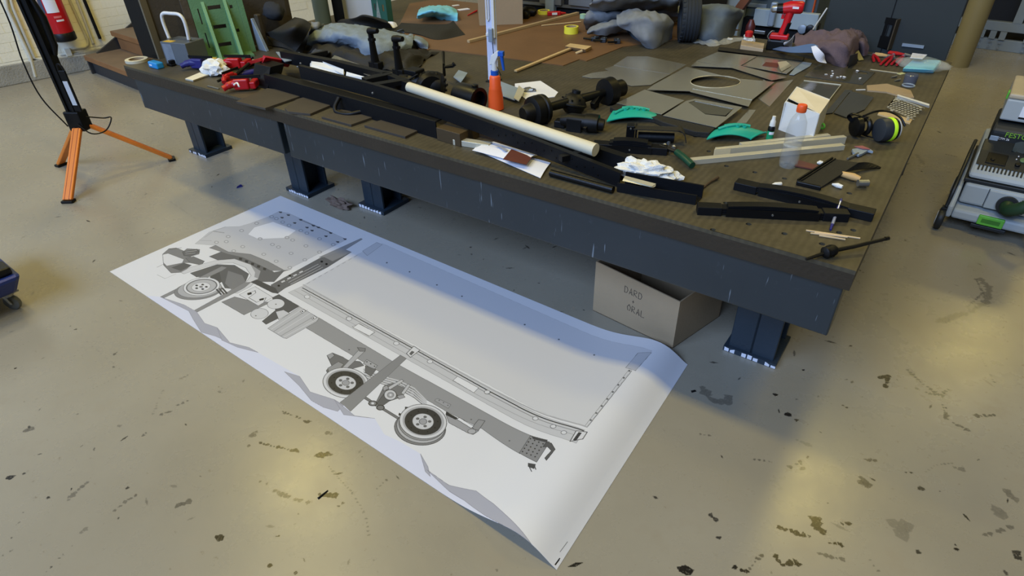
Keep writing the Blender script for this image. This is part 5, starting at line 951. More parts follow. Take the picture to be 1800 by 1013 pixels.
bl = [[(538,80,.03),(575,78,.05),(615,84,.05),(640,98,.045),(680,103,.03),(722,92,.02)],
      [(540,72,.06),(578,70,.09),(620,74,.10),(650,84,.09),(690,88,.07),(724,80,.05)],
      [(546,60,.09),(582,56,.13),(622,60,.14),(660,68,.12),(700,74,.09),(726,72,.06)],
      [(560,50,.09),(590,44,.12),(628,48,.13),(668,56,.11),(704,64,.08),(726,64,.05)],
      [(570,46,.04),(592,42,.06),(630,44,.07),(670,52,.06),(705,60,.04),(726,62,.02)]]
one('blue_grey_felt', sheet(bl, 7, .012, 20, 2), FELTB, 'pale blue-grey felt blanket draped in the middle left behind the frame', 'felt blanket', solid=.006, smooth=2)
one('blue_grey_felt', sheet([[(542,62,.04),(555,58,.05),(566,52,.03)],[(545,50,.11),(557,46,.12),(568,44,.08)],[(548,42,.12),(560,40,.13),(568,42,.08)]], 6, .01), FELT, 'curled grey felt end at the left of the pale blue-grey blanket', 'felt', solid=.006, smooth=2)
one('blue_grey_felt', sheet([[(726,76,.01),(738,84,.01),(752,86,.005)],[(724,68,.05),(738,72,.05),(753,78,.02)],[(730,62,.02),(742,66,.02),(752,74,.005)]], 6), FELTB, 'small pale felt corner curling at the right of the blanket', 'felt', solid=.005, smooth=2)
one('blue_rag', sheet([[(545,100,.02),(560,101,.02),(583,97,.02)],[(546,94,.06),(562,93,.07),(580,90,.05)],[(550,88,.05),(565,87,.05),(582,88,.03)]], 6, .015, 30), mat('dark_blue_rag', (60, 66, 78), .95), 'small dark blue rag in the gap before the black felt', 'rag', solid=.004, smooth=2)
one('white_paper_scrap', sheet([[(683,46,.02),(692,49,.02),(699,46,.015)],[(682,38,.04),(690,38,.04),(696,40,.03)]], 3), PAPW, 'white paper scrap poking out behind the pale blanket', 'paper scrap', solid=.002)
one('white_paper_scrap', sheet([[(698,54,.02),(704,55,.02),(711,58,.02)],[(704,52,.05),(708,51,.05),(711,53,.04)]], 3), FELTB, 'small upright pale scrap on the blue-grey blanket', 'paper scrap', solid=.002)
one('black_rubber_sheet', sheet([[(590,42,.02),(640,46,.03),(690,50,.02)],[(600,34,.05),(640,38,.06),(686,44,.05)],[(630,32,.06),(640,26,.12),(682,40,.06)],[(640,30,.03),(660,30,.04),(680,36,.03)]], 6), RUB, 'black sheet with peaked corner behind the pale blanket', 'rubber sheet', solid=.004, smooth=2)
one('black_rubber_sheet', sheet([[(690,54,.005),(735,60,.01),(770,70,.005),(819,62,.003)],[(700,46,.02),(740,50,.03),(780,55,.03),(806,48,.02)],[(705,40,.02),(745,42,.03),(785,42,.03),(797,36,.03)]], 6), RUB, 'flat black sheet with turned-up corner on the brown hardboard', 'rubber sheet', solid=.005, smooth=2)
one('pale_blue_bag', sheet([[(734,32,.03),(760,30,.02),(785,34,.01),(803,36,.01)],[(734,24,.06),(760,20,.08),(785,22,.06),(804,26,.04)],[(738,16,.05),(760,12,.07),(788,14,.06),(804,20,.04)],[(745,13,.02),(765,10,.03),(788,11,.03),(800,16,.01)]], 6, .01, 20), SKYB, 'light blue padded pouch lying on the black sheet by the cardboard box', 'pouch', solid=.01, smooth=2)
bk_ = thing('dark_bag', 'dark grey padded bag at the back left behind the angle plates', 'bag', VP(460, 55)+E2*.2)
link('bag_body', crumple(VP(455, 34, .12)+E2*.10, .10, .09, .15, 8, YT, 3, .2, ZT+.001), mat('charcoal_cloth', (44, 46, 48), .9), bk_, smooth=2); link('flap', crumple(VP(470, 22, .19)+E2*.04, .07, .05, .05, 9, YT, 3, .2), mat('charcoal_cloth', (44, 46, 48), .9), bk_, smooth=2)
one('grey_felt_scrap', sheet([[(461,55,.02),(475,54,.02),(493,50,.02)],[(458,34,.10),(475,33,.11),(492,32,.1)]], 4), FELT, 'grey felt offcut standing behind the bowed rubber sheet', 'felt', solid=.005)
# uprights behind the left end
def post(u, v, vt_, wpx, mt, label, name='upright_post', dep=.05, cat='post', rnd=False):
    p = VP(u, v); L_ = (VP(u+wpx/2, v)-VP(u-wpx/2, v)).length/2
    mb = M().lathe(p, [(L_, 0), (L_, 1.0)], 24) if rnd else M(FR(p, YT)).box(-L_, L_, -dep/2, dep/2, 0, 1.0)
    return one(name, mb, mt, label, cat, smooth=rnd, bevel=0 if rnd else .004)
post(569, 40, 0, 26, mat('green_grey_paint', (104, 120, 116), .5), 'pale green-grey rounded post standing at the back left edge', rnd=True, name='round_post')
post(598, 38, 0, 13, BLKM, 'dark square post right of the green-grey rounded post')
wpn = one('white_board', M().hexa([VP(606,34), VP(666,36), VP(666,36)+E2*.02, VP(606,34)+E2*.02], [VP(606,34)+UP*.9, VP(666,36)+UP*.9, VP(666,36)+E2*.02+UP*.9, VP(606,34)+E2*.02+UP*.9]), mat('off_white_panel', (190, 192, 190), .6), 'plain off-white board standing between dark post and green perforated upright', 'board')
ga = thing('green_perforated_upright', 'green perforated steel upright at the back left edge of the table', 'upright', VP(674, 37)); fr = FR(VP(674, 37)-E2*.03, YT)
GRU = mat('dark_green_paint', (44, 92, 78), .5); hl = [[fr @ Vector((x+a, -.0, z+b)) for a, b in [(-.009,-.02),(.009,-.02),(.009,.02),(-.009,.02)]] for x in (-.032, .045) for z in (.09, .2, .31, .42, .53)]
mb = M(); mb.prism([[fr @ Vector(p) for p in [(-.06,0,0),(.07,0,0),(.07,0,.8),(-.06,0,.8)]]]+hl, E2*.003); link('perforated_face', mb, GRU, ga)
link('return_flange', M(fr).box(.0705,.075,0,.05,0,.8), GRU, ga); link('plastic_wrap', M(fr).add([(-.03,-.004,.0),(.02,-.004,.0),(.0,-.004,.14)], [(0,1,2)]), FILM, ga, solid=.001)
# ================================================================ HARDBOARD AND THINGS ON IT
hbp = [(700,47),(742,92),(756,86),(860,98),(990,115),(1018,104),(1031,107),(1095,82),(1240,62),(1300,52),(1180,38),(1000,24),(900,12),(770,-2),(720,6)]
plate('hardboard_sheet', hbp, 0, .004, HARD, 'large brown hardboard sheet covering the back middle of the table', 'hardboard')
cb = thing('cardboard_box', 'tall plain cardboard box standing on the brown hardboard', 'box', VP(880, 44, .004)); c0_, c1_ = VP(843, 45, .004), VP(919, 42, .004); cx_ = (c1_-c0_); cy_ = Vector((-cx_.y, cx_.x, 0)).normalized()*.25; cl_ = VP(838, 36, .004)-c0_
link('front_face', M().hexa([c0_, c1_, c1_+cy_*.03, c0_+cy_*.03], [c0_+UP*.35, c1_+UP*.35, c1_+cy_*.03+UP*.35, c0_+cy_*.03+UP*.35]), CARD, cb)
link('left_face', M().hexa([c0_+cy_*.04, c0_+cy_*.04+cx_*.03, c0_+cy_+cx_*.03, c0_+cy_], [c0_+cy_*.04+UP*.35, c0_+cy_*.04+cx_*.03+UP*.35, c0_+cy_+cx_*.03+UP*.35, c0_+cy_+UP*.35]), CARD, cb)
link('right_face', M().hexa([c1_+cy_*.04-cx_*.03, c1_+cy_*.04, c1_+cy_, c1_+cy_-cx_*.03], [c1_+cy_*.04-cx_*.03+UP*.35, c1_+cy_*.04+UP*.35, c1_+cy_+UP*.35, c1_+cy_-cx_*.03+UP*.35]), CARD, cb)
link('back_face', M().hexa([c0_+cy_*.97, c1_+cy_*.97, c1_+cy_, c0_+cy_], [c0_+cy_*.97+UP*.35, c1_+cy_*.97+UP*.35, c1_+cy_+UP*.35, c0_+cy_+UP*.35]), CARD, cb)
one('wooden_batten', M().bar(VP(823,73,.012), VP(1016,23,.012), .022, .016), mat('pale_batten', (164, 142, 106), .6, var=.2), 'long pale wooden batten lying diagonally on the hardboard', 'batten', bevel=.002)
one('thin_dowel', M().tube([VP(952,45,.008), VP(1021,38,.008)], .004, 8), WOOD, 'thin pale dowel lying right of the long batten', 'dowel', smooth=True)
mt_ = thing('wooden_mallet', 'pale wooden T-shaped tool with long handle near the yellow tape', 'mallet', VP(1015, 90))
link('long_handle', M().bar(VP(906,125,.008), VP(1004,85,.014), .018, .010), WOOD, mt_, bevel=.002); link('wooden_head', M().hexa([VP(994,86,.004),VP(1030,92,.004),VP(1041,86,.004),VP(1002,80,.004)],[VP(993,81,.026),VP(1029,87,.026),VP(1040,81,.026),VP(1002,76,.026)]), WOOD, mt_, bevel=.002); link('side_peg', M().tube([VP(1012,94,.006), VP(1024,89,.02)], .007, 8), WOOD, mt_)
rt = thing('red_multi_tool', 'red and white small tool behind the long wooden batten', 'tool', VP(975, 27, .004)); fr = FR(VP(975, 27, .004), yaw(963, 26, 987, 25)); link('body', M(fr).box(-.05,.04,-.015,.015,0,.025), RED, rt, bevel=.005); link('white_front', M(fr).box(-.02,.015,-.018,-.0151,.006,.02), WHITE, rt); link('nose', M(fr).tube([(.04,0,.012),(.075,0,.012)], [.01,.004], 8), RED, rt)
one('red_screwdriver', M().tube([VP(822,27,.008), VP(838,19,.014)], [.003,.007], 8), RED, 'red screwdriver beside the left side of the cardboard box', 'screwdriver', smooth=True)
one('white_scrap', M(FR(VP(815,17,.004), .5)).box(-.04,.04,-.02,.02,0,.004), PAPW, 'white paper scrap on the hardboard behind the light blue pouch', 'scrap')
one('white_scrap', M(FR(VP(801,10,.004), .5)).box(-.025,.025,-.012,.012,0,.004), PAPW, 'smaller white scrap farther back behind the light blue pouch', 'scrap')
one('black_socket', M().lathe(VP(926, 26, .022), [(.02,-.02),(.026,0),(.026,.04),(.01,.05)], 16, axis=-E2+E1*-.3), BLKP, 'small black round fitting right of the cardboard box', 'fitting', smooth=True)
one('black_lump', crumple(VP(930, 20, .03), .06, .04, .035, 3, YT, 3, .2, ZT+.005), BLKM, 'black case lying behind the round fitting by the cardboard box', 'case', smooth=2)
one('green_white_cap', M().lathe(VP(1025, 32, .004), [(.022,0),(.022,.025),(.012,.028)], 16), mat('pale_green_plastic', (150, 186, 160), .5), 'small pale green cap at the left foot of the grey felt pile', 'cap', smooth=True)
# ================================================================ GREY FELT PILE, TYRE
F1_ = [[(1030,52,.0),(1060,50,.0),(1100,48,.0),(1140,44,0),(1190,40,0)],[(1024,40,.06),(1060,36,.08),(1100,34,.08),(1140,32,.08),(1190,30,.08)],[(1030,22,.12),(1060,20,.13),(1100,18,.13),(1140,18,.13),(1192,18,.13)],[(1045,12,.10),(1070,10,.11),(1110,8,.11),(1150,8,.11),(1195,10,.11)]]
one('grey_felt', sheet(F1_, 6, .02, 14, 1), FELT, 'lower folded layer of the dark grey felt pile', 'felt blanket', solid=.008, smooth=2)
F2_ = [[(1038,20,.12),(1070,21,.12),(1110,20,.12),(1150,20,.12),(1192,18,.12)],[(1036,8,.17),(1070,6,.19),(1110,4,.19),(1150,6,.19),(1192,6,.18)],[(1045,-4,.22),(1075,-8,.24),(1110,-10,.25),(1150,-8,.24),(1190,-8,.24)],[(1060,-14,.22),(1085,-20,.24),(1115,-22,.25),(1150,-20,.24),(1185,-18,.22)]]
one('grey_felt', sheet(F2_, 6, .015, 12, 5), FELT, 'thick rolled top layer of the dark grey felt pile', 'felt blanket', solid=.008, smooth=2)
F3_ = [[(1130,82,.0),(1140,86,.0),(1152,85,.0),(1170,76,.0),(1181,68,.0)],[(1120,66,.05),(1134,68,.06),(1152,66,.06),(1168,62,.05),(1182,58,.04)],[(1098,50,.08),(1120,46,.11),(1145,46,.12),(1165,46,.11),(1184,44,.09)],[(1084,40,.11),(1105,32,.14),(1135,30,.16),(1160,32,.15),(1182,34,.12)],[(1084,26,.14),(1100,18,.16),(1125,16,.17),(1150,20,.17),(1175,28,.14)]]
one('grey_felt', sheet(F3_, 7, .01, 16, 7), FELT, 'grey felt flap hanging down to the table at the front of the pile', 'felt', solid=.007, smooth=2)
F4_ = [[(1036,62,.02),(1056,62,.03),(1080,58,.03),(1100,52,.03)],[(1032,55,.05),(1054,50,.07),(1080,46,.08),(1100,44,.08)],[(1040,46,.06),(1060,40,.09),(1080,36,.10),(1100,36,.10)],[(1055,42,.05),(1070,38,.08),(1085,36,.09),(1100,36,.09)]]
one('grey_felt', sheet(F4_, 6, .008, 18, 9), FELT, 'curled grey felt fold with open loop at the left of the pile', 'felt', solid=.007, smooth=2)
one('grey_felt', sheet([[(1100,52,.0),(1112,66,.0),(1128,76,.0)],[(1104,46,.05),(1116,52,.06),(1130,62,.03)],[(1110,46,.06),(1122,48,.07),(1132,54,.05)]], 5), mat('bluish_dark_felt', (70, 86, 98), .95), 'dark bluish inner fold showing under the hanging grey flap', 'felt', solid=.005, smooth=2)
for i, (u, v, lb) in enumerate([(1046, 72, 'left black clamp under the curled grey felt fold'), (1062, 74, 'second black clamp under the curled felt'), (1086, 76, 'right black clamp lying before the grey felt flap')]):
    t = thing('spring_clamp', lb, 'clamp', VP(u, v, .004)); fr = FR(VP(u, v, .004), YT+.3*i); link('jaw', M(fr).box(-.02,.012,-.02,.03,0,.022), mat('dark_blue_grey_plastic', (40, 48, 58), .5), t, bevel=.004); link('handle', M(fr).tube([(-.01,-.02,.012),(-.06,-.03,.014)], .006, 8), BLKP, t, smooth=True); link('pivot', M(fr).lathe((0,0,.0222), [(.005,0),(.005,.004)], 10), STEEL, t)
ty = thing('small_truck_tyre', 'black ribbed tyre standing upright between the grey felts', 'tyre', VP(1202, 76)); tr_ = .12; tyb = VP(1199, 76)+UP*tr_+E2*.06
_r = ray(1200, 40); ta = Vector((_r.y, -_r.x+_r.y*.12, 0)).normalized(); n_ = 40
mb = M(); x_ = ta.cross(UP).normalized()
vs = []; prof = [(.075,-.042),(.10,-.052),(.116,-.048),(.12,-.04),(.12,.04),(.116,.048),(.10,.052),(.075,.042)]
for k in range(n_):
    a = 2*math.pi*k/n_; d_ = x_*math.cos(a)+UP*math.sin(a)
    for r, z in prof: vs.append(tyb+d_*r+ta*z)
mb.add(vs, [(k*8+j, k*8+(j+1) % 8, ((k+1) % n_)*8+(j+1) % 8, ((k+1) % n_)*8+j) for k in range(n_) for j in range(8)]); link('carcass', mb, mat('tyre_rubber', (34, 40, 46), .75), ty, smooth=True)
for z in (-.026, -.009, .009, .026):
    link('tread_rib', M().torus(tyb+ta*z, .1205, .0035, ta, 40, 6), mat('tyre_rubber', (34, 40, 46), .75), ty)
for k in range(26):
    a = 2*math.pi*k/26; d_ = x_*math.cos(a)+UP*math.sin(a); link('shoulder_lug', M().bar(tyb+d_*.1195-ta*.048, tyb+d_*.1195-ta*.036, .014, .006, d_), mat('tyre_rubber', (34, 40, 46), .75), ty)
link('rim', M().lathe(tyb-ta*.035, [(.07,0),(.074,.004),(.074,.066),(.07,.07)], 24, axis=ta), BLKM, ty, smooth=True)
F5_ = [[(1216,70,.0),(1240,76,.0),(1266,77,.0),(1290,62,.0)],[(1216,56,.04),(1240,58,.06),(1270,56,.06),(1296,44,.05)],[(1222,30,.11),(1245,28,.13),(1275,30,.13),(1304,30,.10)],[(1228,14,.15),(1250,11,.17),(1282,14,.17),(1308,20,.13)],[(1232,8,.13),(1255,6,.15),(1285,10,.15),(1308,18,.10)]]
one('grey_felt', sheet(F5_, 7, .008, 14, 3), FELTB if False else mat('right_grey_felt', (96, 106, 112), .95, var=.2, scale=30, bump=.5), 'grey felt blanket arched up right of the tyre', 'felt blanket', solid=.007, smooth=2)
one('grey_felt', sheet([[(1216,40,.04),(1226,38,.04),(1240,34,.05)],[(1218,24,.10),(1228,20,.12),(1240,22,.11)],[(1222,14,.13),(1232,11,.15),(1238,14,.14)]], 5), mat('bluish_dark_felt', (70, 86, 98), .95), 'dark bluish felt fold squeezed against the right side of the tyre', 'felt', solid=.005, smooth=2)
one('clear_film_sheet', sheet([[(1216,74,.004),(1245,80,.004),(1266,79,.004),(1310,70,.004)],[(1220,66,.015),(1245,62,.04),(1262,66,.03),(1310,66,.01)]], 5, .01, 30), FILM, 'crinkled clear film at the foot of the right grey felt', 'plastic film', solid=.001, smooth=2)
one('white_film_scrap', crumple(VP(1254, 68, .02), .03, .015, .02, 6, YT, 2, .6, ZT+.002), TISS, 'white crumpled film bit before the right grey felt', 'scrap')
one('white_scrap', crumple(VP(1281, 68, .006), .022, .012, .006, 6, YT, 2, .3, ZT+.001), TISS, 'small flat white scrap between felt and red bottle', 'scrap')
rb = thing('red_brown_bottle', 'small red-brown bottle with white rag beside the grey felt', 'bottle', VP(1316, 68)); link('bottle', M().lathe(VP(1316, 64), [(.022,0),(.026,.01),(.026,.06),(.018,.075),(.012,.09)], 18), mat('dark_red_brown', (80, 34, 32), .4), rb, smooth=True); link('cap', M().lathe(VP(1316,64,.075), [(.02,0),(.02,.022),(.014,.028)], 16), RED, rb, smooth=True); link('white_ring', M().torus(VP(1316,64,.068), .022, .004, (0,0,1), 20, 6), WHITE, rb)
one('white_rag', crumple(VP(1317, 69, .018), .028, .02, .028, 14, YT, 3, .6, ZT+.001), TISS, 'small crumpled white rag in front of the red-brown bottle', 'rag')
for px, lb in (([(1302,79),(1342,86),(1344,76),(1304,70)], 'long beige wood block left of the cordless drill'), ([(1360,73),(1389,75),(1391,69),(1364,67)], 'beige wood block right behind the cordless drill')):
    plate('wood_block', px, 0, .028, mat('beige_wood', (170, 152, 124), .6, var=.1), lb, 'wood block', bevel=.002)
# ================================================================ CORDLESS DRILL
dr = thing('cordless_drill', 'red and black cordless drill standing on its battery', 'drill', VP(1365, 90)); fr = FR(VP(1362, 87), YT+.15)
DRED = mat('drill_red', (190, 20, 30), .35)
link('battery', M(fr).box(-.045,.045,-.035,.035,0,.055), BLKP, dr, bevel=.008); link('battery_top', M(fr).box(-.038,.055,-.03,.03,.056,.08), DRED, dr, bevel=.006); link('battery_side', M(fr).box(.02,.07,-.031,.031,.025,.06), BLKP, dr, bevel=.004)
link('handle', M(fr).tube([(.018,0,.08),(.028,0,.13),(.036,0,.19)], [.020,.018,.022], 12), DRED, dr, smooth=True); link('grip', M(fr).tube([(.026,.0,.085),(.038,0,.14)], [.019,.017], 12), BLKP, dr, smooth=True)
link('motor_housing', M(fr).tube([(.0,0,.205),(.03,0,.212),(.085,0,.215),(.095,0,.215)], [.026,.031,.031,.024], 18), DRED, dr, smooth=True); link('gear_case', M(fr).tube([(-.03,0,.203),(.0,0,.205)], [.024,.026], 18), BLKP, dr, smooth=True); link('chuck', M(fr).tube([(-.058,0,.200),(-.05,0,.2),(-.03,0,.203)], [.014,.019,.02], 18), STEEL, dr, smooth=True)
link('trigger', M(fr).box(-.002,.012,-.008,.008,.155,.18), DRED, dr, bevel=.003); link('print', M(fr).box(.045,.075,-.0325,-.0305,.212,.222), PAPW, dr); link('print', M(fr).box(.03,.045,-.0325,-.031,.034,.044), PAPW, dr); link('belt_hook', M(fr).tube(smoothpath([(-.03,-.036,.05),(-.045,-.045,.075),(-.03,-.045,.1),(-.018,-.04,.1)]), .003, 8), STEEL, dr)
# ================================================================ PURPLE FELT AND MAGAZINE
P_ = [[(1452,108,.0),(1470,116,.0),(1488,118,.0),(1500,100,.0),(1522,96,.0)],[(1440,92,.04),(1465,98,.05),(1490,98,.05),(1505,88,.05),(1524,82,.03)],[(1415,82,.06),(1450,80,.08),(1485,80,.10),(1508,72,.09),(1524,70,.05)],[(1398,74,.06),(1440,66,.09),(1480,64,.12),(1505,60,.11),(1520,62,.06)],[(1398,60,.08),(1435,54,.11),(1475,50,.13),(1498,52,.11),(1512,58,.07)]]
one('purple_felt', sheet(P_, 7, .022, 16, 4), FELTP, 'purple-brown felt draped in folds at the back right of the table', 'felt', solid=.007, smooth=2)
one('purple_felt', sheet([[(1508,88,.02),(1516,98,.015),(1524,97,.015)],[(1508,74,.08),(1518,76,.08),(1528,84,.05)],[(1512,66,.09),(1520,68,.09),(1526,76,.06)]], 6), FELTP, 'small curled purple-brown felt lobe at the right of the draped felt', 'felt', solid=.006, smooth=2)
one('magazine', sheet([[(1358,86,.02),(1390,92,.05),(1425,92,.08),(1436,94,.08)],[(1372,82,.03),(1395,82,.07),(1425,77,.10),(1438,80,.10)]], 5), mat('blue_white_page', (84, 110, 150), .4), 'bluish curved magazine page under the purple felt', 'magazine', solid=.003, smooth=2)
one('magazine_page', sheet([[(1369,83,.01),(1380,82,.02),(1392,82,.03)],[(1380,74,.05),(1388,71,.08),(1396,61,.12)]], 4), PAPW, 'white page corner pointing left of the purple felt', 'page', solid=.002)
one('magazine_page', sheet([[(1426,82,.11),(1430,96,.08),(1438,108,.05),(1453,111,.04)],[(1434,80,.115),(1442,88,.10),(1449,96,.08),(1450,104,.05)]], 4), PAPW, 'white curled page hanging before the purple felt', 'page', solid=.003)
one('mustard_strap', M().bar(VP(1502,84,.05), VP(1514,106,.004), .028, .004), YELP if False else mat('mustard_strap_cloth', (150, 136, 76), .7), 'mustard strip hanging between the two purple felt lobes', 'strip')
one('grey_plate', M().hexa([VP(1490,120),VP(1505,112),VP(1507,111),VP(1492,118)],[VP(1494,98,.07),VP(1506,94,.07),VP(1508,93,.07),VP(1496,97,.07)]), mat('slate_plate', (56, 62, 70), .5), 'small dark grey plate standing right of the purple felt front', 'plate')
# ================================================================ THINGS BEHIND THE TABLE
DG = mat('dark_slate_panel', (44, 50, 50), .5, var=.3, scale=2); 
cbn = thing('dark_cabinet', 'tall dark slate machine cabinet standing behind the right back corner of the table', 'cabinet', T(.25, TD+.4, 0))
xa, xb = (WB(1444, 60, TD+.12)-T(0, 0, 0)).dot(E1), (WB(1664, 100, TD+.12)-T(0, 0, 0)).dot(E1)
def TB(a0, a1, b0, b1, z0, z1, mb=None):
    mb = mb or M(); return mb.hexa([T(a0,b0,z0),T(a1,b0,z0),T(a1,b1,z0),T(a0,b1,z0)],[T(a0,b0,z1),T(a1,b0,z1),T(a1,b1,z1),T(a0,b1,z1)])
link('front_panel', TB(xb, xa, TD+.12, TD+.14, .05, 1.3), DG, cbn, bevel=.004); link('body', TB(xb+.02, xa-.02, TD+.141, TD+.7, .05, 1.3), DG, cbn); link('skirt', TB(xb+.04, xa-.04, TD+.16, TD+.6, 0, .049), BLKM, cbn)
ca = (WB(1605, 80, TD+.12)-T(0, 0, 0)).dot(E1); link('louvre_handle', TB(ca-.05, ca+.05, TD+.112, TD+.119, .74, .755), PALEB, cbn)
link('seam', TB(xb+.3, xb+.304, TD+.116, TD+.119, .06, 1.29), BLKM, cbn)
crt = thing('plastic_crate', 'black slotted plastic crate with blue side behind the purple felt', 'crate', VP(1535, 80)); fr = FR(VP(1528, 82)+E2*.02, YT-.3)
mb = M(); hl = [[fr @ Vector((x+a, 0, z+b)) for a, b in [(-.012,-.03),(.012,-.03),(.012,.03),(-.012,.03)]] for x in (-.05, -.01, .03, .07) for z in (.09,)]
mb.prism([[fr @ Vector(p) for p in [(-.08,0,0),(.1,0,0),(.1,0,.15),(-.08,0,.15)]]]+hl, E2*.006); link('slotted_side', mb, BLKP, crt); link('blue_side', M(fr).box(-.15,-.081,0,.006,0,.12), mat('teal_blue_panel', (44, 110, 130), .5), crt); link('slanted_edge', M(fr).box(.1005,.106,-.02,.12,0,.15), IRON, crt)
# machine with orange stripe
MB = TD+.9
def ab(u, v, b): p = WB(u, v, b)-T(0, 0, 0); return p.dot(E1), p.z
mc = thing('grey_machine', 'pale blue-grey machine with orange stripe standing behind the table', 'machine', T(1.2, MB+.3, 0))
def panel(par, name, u0, v0, u1, v1, b, mt, th=.03, bev=.003):
    a0, z0 = ab(u0, v1, b); a1, z1 = ab(u1, v0, b); return link(name, TB(min(a0, a1), max(a0, a1), b, b+th, min(z0, z1), max(z0, z1)), mt, par, bevel=bev)
panel(mc, 'main_body', 1285, -40, 1450, 60, MB+.05, mat('slate_blue_paint', (84, 98, 106), .5), .5); panel(mc, 'white_door', 1387, -36, 1424, 28, MB, mat('pale_grey_paint', (160, 172, 174), .5)); panel(mc, 'orange_stripe', 1424, -36, 1443, 32, MB, mat('machine_orange', (200, 84, 30), .5))
panel(mc, 'lower_beam', 1322, 26, 1440, 44, MB-.06, mat('pale_grey_paint', (160, 172, 174), .5), .05); panel(mc, 'dark_base', 1300, 44, 1440, 70, MB-.02, BLKM, .06)
panel(mc, 'louvre', 1312, 8, 1348, 12, MB+.04, PALEB, .02); panel(mc, 'louvre', 1330, -6, 1350, -1, MB+.04, PALEB, .02); panel(mc, 'chrome_rail', 1318, 55, 1345, 58, MB-.1, STEEL, .02)
a0, z0 = ab(1355, 38, MB-.1); link('lever', TB(a0-.02, a0+.02, MB-.11, MB-.07, z0-.03, z0+.12), PALEB, mc, bevel=.008)
for u, v in ((1412,50),(1424,51)): a0, z0 = ab(u, v, MB-.07); link('wheel', M().lathe(T(a0, MB-.07, z0), [(.02,0),(.028,.004),(.028,.03),(.02,.034)], 16, axis=-E2), PALEB if u == 1412 else BLKP, mc, smooth=True)
bb0, bb1 = WB(1298, 18, MB-.15), WB(1322, -14, MB-.15); one('brown_strut', M().bar(bb0-(bb1-bb0)*1.0, bb1+(bb1-bb0)*2, .05, .09, E2), mat('rust_brown_paint', (128, 78, 50), .5), 'rust brown slanting strut between the grey felt and the grey machine', 'strut')
a0, z0 = ab(1278, 14, MB-.1); one('pale_grey_cabinet', TB(a0-.10, a0+.12, MB-.1, MB+.02, 0, 1.2), mat('pale_grey_paint', (160, 172, 174), .5), 'narrow pale grey cabinet behind the arched grey felt', 'cabinet', bevel=.01)
wr = one('white_slanted_rod', M().tube([WB(1429, 52, TD+.08), WB(1454, 14, TD+.08)], .004, 8), WHITE, 'thin white rod leaning on the left side of the dark cabinet', 'rod')
# shelf behind the middle
SB = TD+.12; sh = thing('black_storage_rack', 'low black storage rack with steel rail and grey drawers behind the table', 'rack', T(1.9, SB+.3, 0))
def railpx(par, name, u0, v0, u1, v1, b, r, mt):
    p, q = WB(u0, v0, b), WB(u1, v1, b); return link(name, M().bar(p, q, r, r, E2), mt, par)
a0, z0 = ab(905, 24, SB); a1, z1 = ab(1190, 40, SB)
link('back_body', TB(a1-.1, a0+.1, SB+.05, SB+.6, 0, 1.02), mat('rack_black', (16, 17, 18), .7), sh)
railpx(sh, 'steel_rail', 918, 4, 1045, 15.5, SB+.03, .018, STEEL)
for u0, u1, v in ((948, 986, 1), (999, 1040, 4)): 
    a0, z0 = ab(u0, v+5, SB); a1, z1 = ab(u1, v+5, SB); link('drawer', TB(a1, a0, SB, SB+.045, z0, z0+.06), mat('drawer_grey', (96, 100, 104), .5), sh, bevel=.003)
a0, z0 = ab(966, 16, SB); link('grey_bracket', TB(a0-.04, a0+.03, SB-.01, SB+.028, z0-.05, z0+.07), PALEB, sh)
# column, rear frame rack
cr = (W(1662, 118, 0)-W(1700, 118, 0)).length/2; cc = (W(1662, 116, 0)+W(1700, 118, 0))/2+E2*cr*.5
one('steel_column', M().lathe(cc, [(cr, 0), (cr, 4.9)], 36), mat('mustard_column_paint', (132, 118, 76), .45, var=.1, scale=2), 'round mustard painted steel column behind the far right corner of the table', 'column', smooth=True)
fk = thing('steel_frame_rack', 'grey welded steel frame rack standing on the floor at the far right', 'frame rack', W(1760, 90, 0)); r0, r1_ = W(1705, 82, 0), W(1830, 98, 0); rd = (r1_-r0).normalized(); rl = (r1_-r0).length+1.0
zt = VH(1740, 85, 0, 50); GF = mat('grey_frame_paint', (120, 128, 130), .5, var=.15)
link('floor_rail', M().bar(r0-rd*.6+UP*.05, r0+rd*rl+UP*.05, .05, .10), GF, fk, bevel=.004); link('upper_rail', M().bar(r0-rd*.6+UP*(zt+.03), r0+rd*rl+UP*(zt+.03), .06, .08), GF, fk, bevel=.004)
for u in (1716, 1735, 1752, 1795): 
    q = W(u, 84+(u-1716)*.14, 0); link('short_post', M().bar(q+UP*.10, q+UP*(zt-.01), .05, .05, rd), GF, fk)
    for dz in (.03, .075): link('bolt', M().lathe(q+UP*dz+rd.cross(UP)*.027, [(.009,0),(.009,.006)], 8, axis=rd.cross(UP)), STEEL, fk)
q = W(1768, 90, 0)+Vector((0, 0, 0)); link('tall_post', M().bar(q+UP*(zt+.07), q+UP*2.2, .07, .07, rd), GF, fk)
q = W(1800, 96, 0)-rd.cross(UP)*.3; link('tall_post', M().bar(q, q+UP*2.2, .05, .05, rd), mat('tan_post', (128, 112, 80), .5), fk)
one('dark_machine', M().hexa([r0-rd*1.2-rd.cross(UP)*.35, r0+rd*2-rd.cross(UP)*.35, r0+rd*2-rd.cross(UP)*1.2, r0-rd*1.2-rd.cross(UP)*1.2], [r0-rd*1.2-rd.cross(UP)*.35+UP*1.9, r0+rd*2-rd.cross(UP)*.35+UP*1.9, r0+rd*2-rd.cross(UP)*1.2+UP*1.9, r0-rd*1.2-rd.cross(UP)*1.2+UP*1.9]), mat('machine_black', (18, 19, 20), .7), 'large black machine behind the grey frame rack and the column', 'machine')
